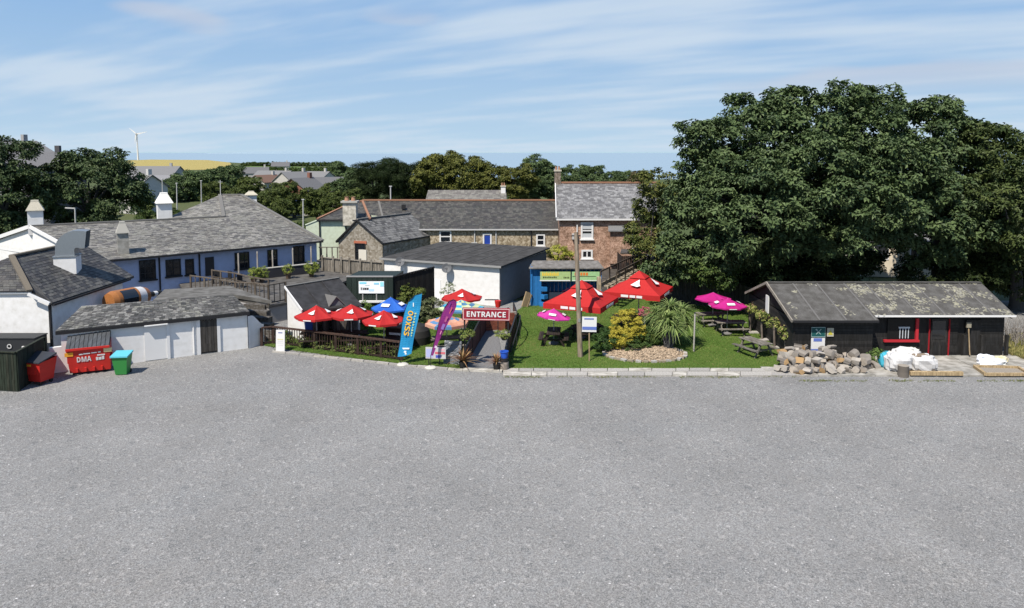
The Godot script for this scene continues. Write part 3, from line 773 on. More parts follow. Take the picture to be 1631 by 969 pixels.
	for i in rp.size():
		var b := G(rp[i][0], rp[i][1], 1.2); var h := 1.12 if i < 4 else 1.35
		bar(rl, "post", rail[i % 3], b, b + Vector3(0, h, 0), 0.11, 0.11)
		if i == rp.size() - 1: continue
		var c := G(rp[i + 1][0], rp[i + 1][1], 1.2); var h2 := 1.12 if i + 1 < 4 else 1.35
		bar(rl, "rail", rail[1], b + Vector3(0, h - 0.05, 0), c + Vector3(0, h2 - 0.05, 0), 0.09, 0.07)
		bar(rl, "rail", rail[0], b + Vector3(0, 0.15, 0), c + Vector3(0, 0.15, 0), 0.06, 0.07)
		var nbz := int((c - b).length() / 0.42)
		for k in range(1, nbz):
			var t := float(k) / nbz
			bar(rl, "baluster", rail[k % 3], b.lerp(c, t) + Vector3(0, 0.1, 0), b.lerp(c, t) + Vector3(0, lerpf(h, h2, t) - 0.08, 0), 0.05, 0.05)
	var rl2 := thing("deck_railing", G(380, 450), "second timber railing across the deck, nearer the bungalow windows", "railing")
	var rp2 := [[338, 452.5], [352, 454.5], [374, 458], [406, 466], [428, 470]]
	for i in rp2.size():
		var b := G(rp2[i][0], rp2[i][1], 1.2)
		bar(rl2, "post", rail[i % 3], b, b + Vector3(0, 1.1, 0), 0.1, 0.1)
		if i < rp2.size() - 1:
			var c := G(rp2[i + 1][0], rp2[i + 1][1], 1.2)
			bar(rl2, "rail", rail[1], b + Vector3(0, 1.05, 0), c + Vector3(0, 1.05, 0), 0.08, 0.07); bar(rl2, "rail", rail[2], b + Vector3(0, 0.55, 0), c + Vector3(0, 0.55, 0), 0.05, 0.07)
	var lw := thing("dark_planter_wall", G(450, 440, 1.2), "low dark planter wall in front of the bungalow verandah", "wall")
	bar(lw, "wall", M("dark_plinth", K(0.03)), G(400, 446, 1.2) + Vector3(0, 0.38, 0), G(506, 434, 1.2) + Vector3(0, 0.38, 0), 0.3, 0.76); bar(lw, "coping", M("cap_grey", K(0.12, 0.12, 0.13), 0.9), G(399, 446, 1.2) + Vector3(0, 0.78, 0), G(507, 434, 1.2) + Vector3(0, 0.78, 0), 0.36, 0.05)
	for d in [[404, 448, 0.42, "rounded green shrub in a tub on the deck, first of two"], [417, 446, 0.46, "rounded green shrub in a tub on the deck, beside the verandah post"], [459, 440, 0.34, "yellow-green plant at the foot of the bungalow wall"], [496, 437, 0.5, "tall leafy plant by the corner of the bungalow"]]:
		var b := G(d[0], d[1] + 4, 1.2)
		var pl = bush("potted_shrub", d[3], "shrub", b, [[b + Vector3(0, 0.75, 0), Vector3.ONE * d[2]]], 18, 0.16, Color(0.12, 0.17, 0.03), Color(0.26, 0.29, 0.06), "small", 0.2)
		var pm := MB.new(); pm.lathe(b, [Vector2(0.16, 0), Vector2(0.24, 0.4), Vector2(0.2, 0.4), Vector2(0.01, 0.36)], 10); put(pm, pl, "tub", M("tub", K(0.1, 0.07, 0.05), 0.9))
	for d in [[345, 452, 0.3, "dark metal chair on the deck outside the open door"], [362, 453, -0.6, "dark metal chair on the deck beneath the wide window"], [385, 458, 1.0, "dark metal chair on the deck beside the tub shrubs"]]:
		var b := G(d[0], d[1], 1.2); var ch := thing("deck_chair", b, d[3], "chair"); var cb := Basis(Vector3.UP, d[2])
		bx(ch, "seat", dark, b + Vector3(0, 0.45, 0), cb, Vector3(0.45, 0.05, 0.45))
		bx(ch, "backrest", dark, b + cb * Vector3(0, 0.72, -0.22), cb, Vector3(0.45, 0.5, 0.04))
		for q in [[-1, -1], [1, -1], [-1, 1], [1, 1]]: bar(ch, "leg", dark, b + cb * Vector3(q[0] * 0.2, 0, q[1] * 0.2), b + cb * Vector3(q[0] * 0.2, 0.45, q[1] * 0.2), 0.04, 0.04)
	# stone steps down from the deck
	var stp := thing("stone_steps", G(412, 520), "dark stone steps climbing from the garden gate to the deck", "steps")
	for k in 6:
		var b := G(421 - k * 2.5, 541 - k * 5.5, 0.0)
		bx(stp, "step", M("dark_stone", K(0.12, 0.115, 0.11), 0.9, T.rubble, 0.5), at_h(b, 0.1 + k * 0.1), Basis(Vector3.UP, -0.2), Vector3(1.5, 0.2 + k * 0.2, 0.5))
	# --- black-roofed outbuilding
	var ob := thing("garden_bar", G(500, 548), "outbuilding with a dark felt roof, white gable and small porch", "building")
	var g1 := G(482, 495, 2.0); var g2 := G(577, 487, 2.0); var k1 := G(454, 457, 2.95); var k2 := G(540, 443, 2.95)
	walls(ob, "gable_wall", white, [g1 + Vector3(0.1, 0, -0.1), g2 + Vector3(-0.2, 0, -0.2), k2 + Vector3(-0.1, 0, 0), k1 + Vector3(0.1, 0, 0)], 0.0, [1.9, 1.9, 2.85, 2.85])
	var felt := M("felt_black", K(0.042, 0.042, 0.046), 0.85, T.blotch, 0.4)
	var rm := MB.new(); rm.slab([g1, g2, k2, k1], Vector3(0, -0.1, 0)); put(rm, ob, "roof", felt)
	for t in [0.33, 0.66]: bar(ob, "felt_lap", felt, g1.lerp(g2, t) + Vector3(0, 0.012, 0), k1.lerp(k2, t) + Vector3(0, 0.012, 0), 0.08, 0.02)
	bar(ob, "verge", trim, g1 + Vector3(-0.03, 0, 0.03), k1 + Vector3(-0.03, 0, 0.03), 0.05, 0.14)
	bar(ob, "ridge_strip", M("ridge_grey", K(0.2)), k1 + Vector3(0, 0.03, 0), k2 + Vector3(0, 0.03, 0), 0.2, 0.05)
	var wd := [M("clad_a", K(0.16, 0.15, 0.145), 0.85, T.wood, 0.8), M("clad_b", K(0.11, 0.105, 0.10), 0.85, T.wood, 0.8), M("clad_c", K(0.21, 0.20, 0.195), 0.85, T.wood, 0.8)]
	boards(ob, "cladding_board", at_h(g1, 0) + Vector3(0.15, 0, 0.0), at_h(g2, 0) + Vector3(-0.3, 0, -0.1), 0.0, 1.88, 0.14, wd)
	var pa := D(536, 472, 41.6); var pab := D(513, 467.5, 43.6); var pb := D(523, 489.5, 41.4); var pbb := D(513.5, 487.5, 42.6); var pc := D(555, 490, 41.8); var pcb := pab + (pc - pa)
	var pr2 := MB.new(); pr2.slab([pb, pa, pab, pbb], Vector3(0, -0.05, 0)); pr2.slab([pa, pc, pcb, pab], Vector3(0, -0.05, 0))
	put(pr2, ob, "porch_roof", M("porch_felt", K(0.17, 0.165, 0.16), 0.9, T.fine, 1.0))
	var pg := MB.new(); var pin := (pab - pa).normalized() * 0.12; pg.tri(pb + pin, pc + pin, pa + pin); put(pg, ob, "porch_gable", M("porch_grey", K(0.10, 0.105, 0.12), 0.9))
	var fa := at_h(g1, 0) + Vector3(0.15, 0, 0.03); var fb := at_h(g2, 0) + Vector3(-0.3, 0, -0.07)
	panel(ob, "door", M("blue_door", K(0.03, 0.09, 0.36), 0.6), fa, fb, 486, 508, 497, 535, 0.05, 0.04)
	for w in [[505, 506, 514, 536], [522, 506, 530, 536]]: window(ob, fa, fb, w[0], w[1], w[2], w[3], dark, glass, 1, 2)
	# --- dark green container with a poster, black wall up to the hall
	var co := thing("green_container", G(590, 518), "dark green metal container facing the beer garden", "container")
	var ca := G(553, 518); var cb2 := G(627, 518)
	var dg := [M("container_a", K(0.022, 0.035, 0.030), 0.6, T.fine, 0.8), M("container_b", K(0.028, 0.042, 0.036), 0.6, T.fine, 0.8)]
	walls(co, "body", dg[0], [ca, cb2, cb2 + Vector3(0.3, 0, -2.4), ca + Vector3(0.3, 0, -2.4)], 0.0, 3.1)
	boards(co, "side_panel", ca + Vector3(0, 0, 0.03), cb2 + Vector3(0, 0, 0.03), 0.05, 3.08, 0.32, dg, 0, 0.02, 0.03)
	bar(co, "roof_edge", M("edge_grey", K(0.25), 0.8), at_h(ca, 3.14), at_h(cb2, 3.14), 0.16, 0.07)
	panel(co, "shelf", trim, ca, cb2, 573, 478.5, 616, 481, 0.3, 0.15)
	for x in [578, 600]: panel(co, "bracket", M("edge_grey", K(0.25)), ca, cb2, x - 0.8, 467, x + 0.8, 480, 0.05, 0.06)
	var po := thing("poster_board", onwall(ca, cb2, 592, 467), "white and turquoise poster board on the green container", "poster")
	panel(po, "board", M("poster_white", K(0.78, 0.80, 0.83), 0.6), ca, cb2, 572, 448, 612, 467, 0.04, 0.09)
	for q in [[573, 449, 584, 452, K(0.22, 0.6, 0.75)], [596, 450, 604, 453, K(0.25, 0.55, 0.72)], [606, 449, 611.5, 456, K(0.3, 0.68, 0.82)], [588, 460, 596, 463.5, K(0.45, 0.65, 0.82)], [575, 457.5, 577.5, 461.5, K(0.2)], [578.5, 458, 580.5, 461.5, K(0.1)], [581, 458, 584, 461.5, K(0.05)], [584.6, 458, 587.5, 461.5, K(0.04)], [582, 453.5, 589, 455, K(0.5, 0.6, 0.6)]]:
		panel(po, "print", M("print_%d_%d" % [q[0], q[1]], q[4], 0.7), ca, cb2, q[0], q[1], q[2], q[3], 0.008, 0.114)
	var bw := thing("black_screen_wall", G(660, 512), "black timber screen wall rising towards the white hall", "wall")
	var bk := [M("black_board_a", K(0.016, 0.016, 0.017), 0.8, T.wood, 0.8), M("black_board_b", K(0.024, 0.023, 0.023), 0.8, T.wood, 0.8)]
	var s1 := cb2 + Vector3(0.02, 0, -0.1); var s2 := at_h(D(692, 500, 47.6), 0); var n2 := 14
	for i in n2:
		var t := (i + 0.5) / n2; var h := lerpf(3.05, 3.35, t)
		bx(bw, "board", bk[i % 2], at_h(s1.lerp(s2, t), h / 2), wb(s1, s2), Vector3((s2 - s1).length() / n2 - 0.012, h, 0.05))
	bar(bw, "capping", bk[0], at_h(s1, 3.1), at_h(s2, 3.4), 0.16, 0.06)
	# --- white hall with a flat dark roof
	var hl := thing("white_hall", G(730, 500), "white flat-roofed hall behind the beer garden umbrellas", "building")
	var h1 := Vector3(-9.8, 0, -54.9); var h2 := Vector3(-0.9, 0, -51.0); var hn := (h2 - h1).cross(Vector3.UP).normalized(); var h3 := h2 - hn * 9.3; var h4 := h1 - hn * 9.3
	walls(hl, "wall", white, [h1, h2, h3, h4], 0.0, 2.85)
	bx(hl, "side_cladding", M("slate_grey_clad", K(0.15, 0.16, 0.175), 0.75, T.paint, 0.4), at_h((h2 + h3) / 2, 1.4) + wb(h2, h3).z * 0.02, wb(h2, h3), Vector3(9.26, 2.8, 0.05))
	var rr := MB.new(); var ou := hn * 0.25; var uu := (h2 - h1).normalized() * 0.25
	rr.slab([at_h(h1, 2.95) + ou - uu, at_h(h2, 2.95) + ou + uu, at_h(h3, 3.12) - ou + uu, at_h(h4, 3.12) - ou - uu], Vector3(0, -0.12, 0))
	put(rr, hl, "roof", M("felt_dark", K(0.095, 0.092, 0.09), 0.9, T.blotch, 0.25, 0.0, T.fine, 0.8))
	for t in range(1, 8): bar(hl, "felt_lap", M("felt_lap", K(0.085), 0.9, T.fine, 1.0), at_h(h1.lerp(h2, t / 8.0), 2.965) + ou, at_h(h4.lerp(h3, t / 8.0), 3.135) - ou, 0.1, 0.015)
	bar(hl, "fascia", M("edge_grey", K(0.25)), at_h(h1, 2.9) + hn * 0.27 - uu, at_h(h2, 2.9) + hn * 0.27 + uu, 0.04, 0.14)
	panel(hl, "door", M("hall_door", K(0.72), 0.7), h1, h2, 693, 446, 702, 484, 0.05, 0.02)
	for d in [[642, 414, "dark satellite dish on the white hall, near the roof corner"], [716, 424, "dark satellite dish on the white hall, above the red parasol"]]:
		var b := onwall(h1, h2, d[0], d[1] + 4); var ds := thing("satellite_dish", b, d[2], "satellite dish")
		var m := MB.new(); m.lathe(b + hn * 0.45 + Vector3(0, 0.1, 0), [Vector2(0.01, -0.1), Vector2(0.2, -0.07), Vector2(0.36, 0.02), Vector2(0.37, 0.0), Vector2(0.2, -0.09)], 14, Basis(Vector3.RIGHT, 1.1))
		put(m, ds, "dish", M("dish_grey", K(0.10, 0.105, 0.115), 0.6)); bar(ds, "arm", dark, b, b + hn * 0.42 + Vector3(0, 0.05, 0), 0.04, 0.04); bar(ds, "feed_arm", dark, b + hn * 0.4, b + hn * 0.75 + Vector3(0, 0.12, 0), 0.025, 0.025)

# ---------- bins, fences and the front edge of the garden
func build_front():
	var dark := M("dark_trim", K(0.02)); var trim := M("white_trim", K(0.62))
	var red := M("bin_red", K(0.52, 0.028, 0.022), 0.45, T.paint, 0.5); var lidg := M("bin_lid_grey", K(0.10, 0.11, 0.125), 0.5, T.wood, 0.8)
	var rubber := M("rubber", K(0.02), 0.8)
	# green timber fence
	var gf := [M("fence_green_a", K(0.020, 0.030, 0.022), 0.85, T.wood, 0.8), M("fence_green_b", K(0.028, 0.040, 0.028), 0.85, T.wood, 0.8), M("fence_green_c", K(0.035, 0.042, 0.030), 0.85, T.wood, 0.8)]
	var o := thing("green_board_fence", G(28, 624), "dark green vertical board fence screening the bins", "fence")
	var A := G(-60, 620); var B := G(28, 624.5); var C := G(72, 596)
	boards(o, "board", A, B, 0.02, 1.82, 0.13, gf, 0.01); boards(o, "board", B, C, 0.02, 1.82, 0.15, gf, 0.01)
	for p in [A, B, C]: bar(o, "post", gf[0], at_h(p, 0) + Vector3(0, 0, -0.08), at_h(p, 1.84) + Vector3(0, 0, -0.08), 0.1, 0.1)
	bar(o, "capping", gf[2], at_h(A, 1.86), at_h(B, 1.86), 0.14, 0.05); bar(o, "capping", gf[2], at_h(B, 1.86), at_h(C, 1.86), 0.14, 0.05)
	var cb := thing("black_tank", Vector3(-26.4, 0, -36.6), "black storage tank with a white ring behind the green fence", "tank")
	bx(cb, "body", M("tank_black", K(0.025, 0.027, 0.03), 0.5), Vector3(-26.0, 0.75, -36.7), Basis.IDENTITY, Vector3(3.2, 1.5, 1.0))
	var rg := MB.new(); rg.lathe(D(14.5, 552, 36.17), [Vector2(0.08, 0), Vector2(0.12, 0), Vector2(0.12, 0.02), Vector2(0.08, 0.02), Vector2(0.08, 0)], 16, Basis(Vector3.RIGHT, PI / 2)); put(rg, cb, "ring", M("ring_white", K(0.5)))
	bx(cb, "lid", M("tank_black", K(0.02)), Vector3(-26.0, 1.53, -36.7), Basis.IDENTITY, Vector3(3.26, 0.06, 1.06))
	bx(cb, "tap_box", trim, D(38, 554, 36.15), Basis.IDENTITY, Vector3(0.2, 0.14, 0.08))
	# small red bin on wheels
	var rb := thing("red_wheeled_bin", G(62, 612), "small red wheeled bin with a black lid beside the green fence", "bin")
	var pb := G(62, 610); var bs := Basis(Vector3.UP, -0.25)
	var P := func(x, y, z): return pb + bs * Vector3(x, y, z)
	var m := MB.new()
	var lo := [P.call(-0.5, 0.18, 0.36), P.call(0.48, 0.18, 0.36), P.call(0.48, 0.18, -0.36), P.call(-0.5, 0.18, -0.36)]
	var hi := [P.call(-0.62, 1.12, 0.48), P.call(0.6, 1.12, 0.48), P.call(0.6, 1.22, -0.5), P.call(-0.62, 1.22, -0.5)]
	for i in 4: m.quad(lo[i], lo[(i + 1) % 4], hi[(i + 1) % 4], hi[i])
	m.quad(lo[3], lo[2], lo[1], lo[0]); put(m, rb, "body", red)
	var lm := MB.new(); var up := Vector3(0, 0.05, 0); lm.slab([hi[0] + up + bs * Vector3(-0.05, 0, 0.06), hi[1] + up + bs * Vector3(0.05, 0, 0.06), hi[2] + up + Vector3(0, 0.12, 0), hi[3] + up + Vector3(0, 0.12, 0)], Vector3(0, -0.06, 0)); put(lm, rb, "lid", M("lid_black", K(0.035, 0.038, 0.045), 0.5))
	bx(rb, "recess_panel", red, P.call(0, 0.72, 0.43), bs * Basis(Vector3.RIGHT, -0.12), Vector3(0.6, 0.36, 0.04))
	bx(rb, "sticker", M("sticker_orange", K(0.75, 0.33, 0.03), 0.7), P.call(-0.1, 0.98, 0.48), bs * Basis(Vector3.RIGHT, -0.12), Vector3(0.4, 0.09, 0.012))
	for q in [[-0.4, 0.28], [0.4, 0.28], [-0.4, -0.28], [0.4, -0.28]]:
		var wm := MB.new(); wm.tube([P.call(q[0] - 0.04, 0.09, q[1]), P.call(q[0] + 0.04, 0.09, q[1])], [0.09, 0.09], 10); put(wm, rb, "wheel", rubber)
	# large red bin
	var lb := thing("large_red_bin", G(142, 596), "large red refuse container with a ribbed grey lid and white lettering", "bin")
	var a0 := G(109, 600); var a1 := G(176, 592.5); var w := wb(a0, a1); var pc := (a0 + a1) / 2 - w.z * 0.6; var L := (a1 - a0).length()
	var Q := func(x, y, z): return pc + w * Vector3(x, y, z)
	var bm := MB.new()
	var l2 := [Q.call(-L / 2 + 0.05, 0.12, 0.5), Q.call(L / 2, 0.12, 0.5), Q.call(L / 2, 0.12, -0.55), Q.call(-L / 2 + 0.05, 0.12, -0.55)]
	var h2 := [Q.call(-L / 2 - 0.08, 1.32, 0.62), Q.call(L / 2 + 0.0, 1.32, 0.62), Q.call(L / 2, 1.55, -0.6), Q.call(-L / 2 - 0.08, 1.55, -0.6)]
	for i in 4: bm.quad(l2[i], l2[(i + 1) % 4], h2[(i + 1) % 4], h2[i])
	bm.quad(l2[3], l2[2], l2[1], l2[0]); put(bm, lb, "body", red)
	var rim := bar(lb, "rim", red, h2[0] + w.z * 0.03, h2[1] + w.z * 0.03, 0.08, 0.1)
	for i in 10:
		var t0 := i / 10.0; var t1 := (i + 0.88) / 10.0
		var lp := MB.new(); var ff := func(t): return h2[0].lerp(h2[1], t) + Vector3(0, 0.05, 0)
		var bk := func(t): return h2[3].lerp(h2[2], t) + Vector3(0, 0.36, 0)
		lp.slab([ff.call(t0), ff.call(t1), bk.call(t1), bk.call(t0)], Vector3(0, -0.05, 0)); put(lp, lb, "lid_rib", lidg)
	var under := MB.new(); under.slab([h2[0], h2[1], h2[2] + Vector3(0, 0.28, 0), h2[3] + Vector3(0, 0.28, 0)], Vector3(0, -0.04, 0)); put(under, lb, "lid", M("lid_under", K(0.04), 0.7))
	var tilt := w * Basis(Vector3.RIGHT, 0.1)
	var FP := func(x, y): return Q.call(x, y, 0.5 + 0.12 * (y - 0.12) / 1.2 + 0.012)
	lettering(lb, "lettering", "DMA", trim, FP.call(-0.22, 0.78), tilt, 0.26, 0.62)
	for q in [[0.34, 0.74, 0.1, 0.16], [0.47, 0.74, 0.12, 0.14], [0.6, 0.76, 0.1, 0.17], [0.52, 0.92, 0.34, 0.06], [-0.1, 1.06, 0.3, 0.06], [0.22, 1.07, 0.24, 0.05], [0.45, 1.08, 0.12, 0.06], [-0.35, 1.04, 0.16, 0.06]]: bx(lb, "print", trim, FP.call(q[0], q[1]), tilt, Vector3(q[2], q[3], 0.012))
	bx(lb, "sticker", M("sticker_orange", K(0.75, 0.33, 0.03)), FP.call(-0.86, 1.08), tilt, Vector3(0.36, 0.2, 0.012)); bx(lb, "sticker", M("sticker_cream", K(0.7, 0.55, 0.3)), FP.call(0.82, 1.14), tilt, Vector3(0.36, 0.2, 0.012))
	for x in [-0.55, -0.18, 0.18, 0.52]: bx(lb, "foot_rib", red, Q.call(x, 0.25, 0.56), w, Vector3(0.09, 0.2, 0.1))
	for s in [-1, 1]: bx(lb, "side_pocket", red, Q.call(s * (L / 2 + 0.02), 0.75, 0.1), w, Vector3(0.1, 0.4, 0.35))
	for q in [[-0.7, 0.35], [0.7, 0.35], [-0.7, -0.4], [0.7, -0.4]]:
		var wm := MB.new(); wm.tube([Q.call(q[0] - 0.04, 0.08, q[1]), Q.call(q[0] + 0.04, 0.08, q[1])], [0.08, 0.08], 10); put(wm, lb, "wheel", rubber)
	# green bin
	var gb := thing("green_wheelie_bin", G(195, 597), "small green wheelie bin with a turquoise lid by the white store", "bin")
	var pg := G(195, 596); var gs := Basis(Vector3.UP, 0.12); var gm := MB.new()
	var R := func(x, y, z): return pg + gs * Vector3(x, y, z)
	var l3 := [R.call(-0.26, 0.03, 0.2), R.call(0.26, 0.03, 0.2), R.call(0.26, 0.03, -0.25), R.call(-0.26, 0.03, -0.25)]
	var h3 := [R.call(-0.36, 0.93, 0.34), R.call(0.36, 0.93, 0.34), R.call(0.36, 0.97, -0.36), R.call(-0.36, 0.97, -0.36)]
	for i in 4: gm.quad(l3[i], l3[(i + 1) % 4], h3[(i + 1) % 4], h3[i])
	gm.quad(l3[3], l3[2], l3[1], l3[0]); put(gm, gb, "body", M("bin_green", K(0.035, 0.21, 0.05), 0.45))
	var gl := MB.new(); gl.slab([R.call(-0.41, 1.0, 0.4), R.call(0.41, 1.0, 0.4), R.call(0.40, 1.1, -0.4), R.call(-0.40, 1.1, -0.4)], Vector3(0, -0.07, 0)); put(gl, gb, "lid", M("lid_turquoise", K(0.10, 0.42, 0.50), 0.45))
	for s in [-1, 1]:
		var wm := MB.new(); wm.tube([R.call(s * 0.24, 0.1, -0.28), R.call(s * 0.3, 0.1, -0.28)], [0.1, 0.1], 10); put(wm, gb, "wheel", rubber)
	bar(gb, "handle", M("bin_green", K(0.03)), R.call(-0.28, 0.98, -0.42), R.call(0.28, 0.98, -0.42), 0.04, 0.04)
	# picket fence
	var pk := [M("picket_a", K(0.055, 0.034, 0.028), 0.85, T.wood, 0.8), M("picket_b", K(0.075, 0.046, 0.036), 0.85, T.wood, 0.8), M("picket_c", K(0.042, 0.028, 0.024), 0.85, T.wood, 0.8)]
	var pf := thing("picket_fence", G(540, 562), "dark brown picket fence with a wide handrail along the beer garden", "fence")
	var fp := [[417, 551], [435, 549], [501, 557.5], [535, 562], [570, 566.5], [607, 571.5], [640, 576]]
	for i in fp.size():
		var b := G(fp[i][0], fp[i][1])
		bar(pf, "post", pk[0], b, b + Vector3(0, 1.02, 0), 0.14, 0.14)
		if i == fp.size() - 1: continue
		var c := G(fp[i + 1][0], fp[i + 1][1])
		bar(pf, "handrail", pk[1], b + Vector3(0, 1.04, 0), c + Vector3(0, 1.04, 0), 0.2, 0.07); bar(pf, "rail", pk[2], b + Vector3(0, 0.16, 0), c + Vector3(0, 0.16, 0), 0.05, 0.09)
		var n := int((c - b).length() / 0.17)
		for k in range(1, n):
			var t := float(k) / n
			bar(pf, "picket", pk[rng.randi() % 3], b.lerp(c, t) + Vector3(0, 0.08, 0), b.lerp(c, t) + Vector3(0, 1.0, 0), 0.03, 0.065)
	# white board in front of it
	var ab := thing("white_notice_board", G(447, 561), "narrow white notice board leaning against the picket fence", "sign")
	var ap := G(447, 561); var at_ := Basis(Vector3.UP, -0.1) * Basis(Vector3.RIGHT, -0.08)
	bx(ab, "board", M("notice_white", K(0.6), 0.6), ap + Vector3(0, 0.62, 0), at_, Vector3(0.5, 1.22, 0.06))
	for q in [[0.46, 0.24, 0.05, K(0.05, 0.08, 0.25)], [0.1, 0.34, 0.05, K(0.55, 0.52, 0.3)], [0.0, 0.3, 0.03, K(0.5)], [-0.1, 0.34, 0.03, K(0.5)], [-0.22, 0.28, 0.03, K(0.55)]]: bx(ab, "print", M("np" + str(q[0]), q[3], 0.7), ap + Vector3(0, 0.62, 0) + at_ * Vector3(0, q[0], 0.034), at_, Vector3(q[1], q[2], 0.006))
	# feather flags
	flag("blue_feather_flag", "tall blue feather flag with yellow letters beside the picket fence", [[672.5, 467], [662, 470], [653, 477], [647, 488], [641, 515], [637, 545], [633.5, 568], [645, 568], [654.5, 566], [659, 540], [664.5, 515], [669, 493]], G(641, 582), K(0.02, 0.26, 0.52), "blue")
	flag("purple_feather_flag", "slim purple feather flag with faded print beside the grey wrapped board", [[727, 479], [723, 477.5], [717, 479], [711, 486], [704, 500], [698, 520], [692, 545], [687, 566], [690, 566], [697, 548], [706, 530], [715, 512], [723, 498], [727, 488]], G(686, 587), K(0.20, 0.02, 0.16), "purple")
	# small banner sign and wrapped board
	var sb := thing("garden_banner", G(690, 583), "low white banner sign with blue and red print on thin legs", "sign")
	var s0 := G(681, 583); var s1 := G(711, 584)
	panel(sb, "board", M("banner_pale", K(0.46, 0.45, 0.47), 0.6), s0, s1, 678, 554, 710, 571, 0.04, 0.0)
	for q in [[679, 556, 690, 569, K(0.35, 0.38, 0.6)], [693, 561, 709, 564, K(0.5, 0.12, 0.15)], [694, 566, 702, 570, K(0.06, 0.08, 0.4)], [700, 556, 708, 559, K(0.6, 0.35, 0.4)]]: panel(sb, "print", M("bp%d" % q[0], q[4], 0.7), s0, s1, q[0], q[1], q[2], q[3], 0.006, 0.024)
	for x in [683, 700]: panel(sb, "leg", dark, s0, s1, x - 0.5, 570, x + 0.5, 583.5, 0.03, 0.0)
	var wrp := thing("wrapped_board", G(720, 581), "board wrapped in creased grey plastic beside the entrance", "wrapped board")
	var wm2 := MB.new(); var w0 := G(706, 581); var w1 := G(733, 583); var nz := FastNoiseLite.new(); nz.frequency = 1.6; nz.seed = 4
	var wbs := wb(w0, w1)
	var GP := func(u, v):
		var p: Vector3 = w0.lerp(w1, u) + Vector3(0, v * 1.22, 0) - wbs.z * v * 0.25
		return p + wbs.z * (0.06 * nz.get_noise_2d(u * 0.8, v * 4.5 + u * 1.2) + 0.03 * nz.get_noise_2d(u * 4 + 20, v * 5))
	for i in 14:
		for j in 18:
			wm2.quad(GP.call(i / 14.0, j / 18.0), GP.call((i + 1) / 14.0, j / 18.0), GP.call((i + 1) / 14.0, (j + 1) / 18.0), GP.call(i / 14.0, (j + 1) / 18.0))
	put(wm2, wrp, "sheeting", M("plastic_grey", K(0.12, 0.13, 0.145), 0.28))
	bx(wrp, "board", dark, (w0 + w1) / 2 + Vector3(0, 0.6, 0) - wbs.z * 0.3, wbs * Basis(Vector3.RIGHT, -0.2), Vector3((w1 - w0).length(), 1.2, 0.06))

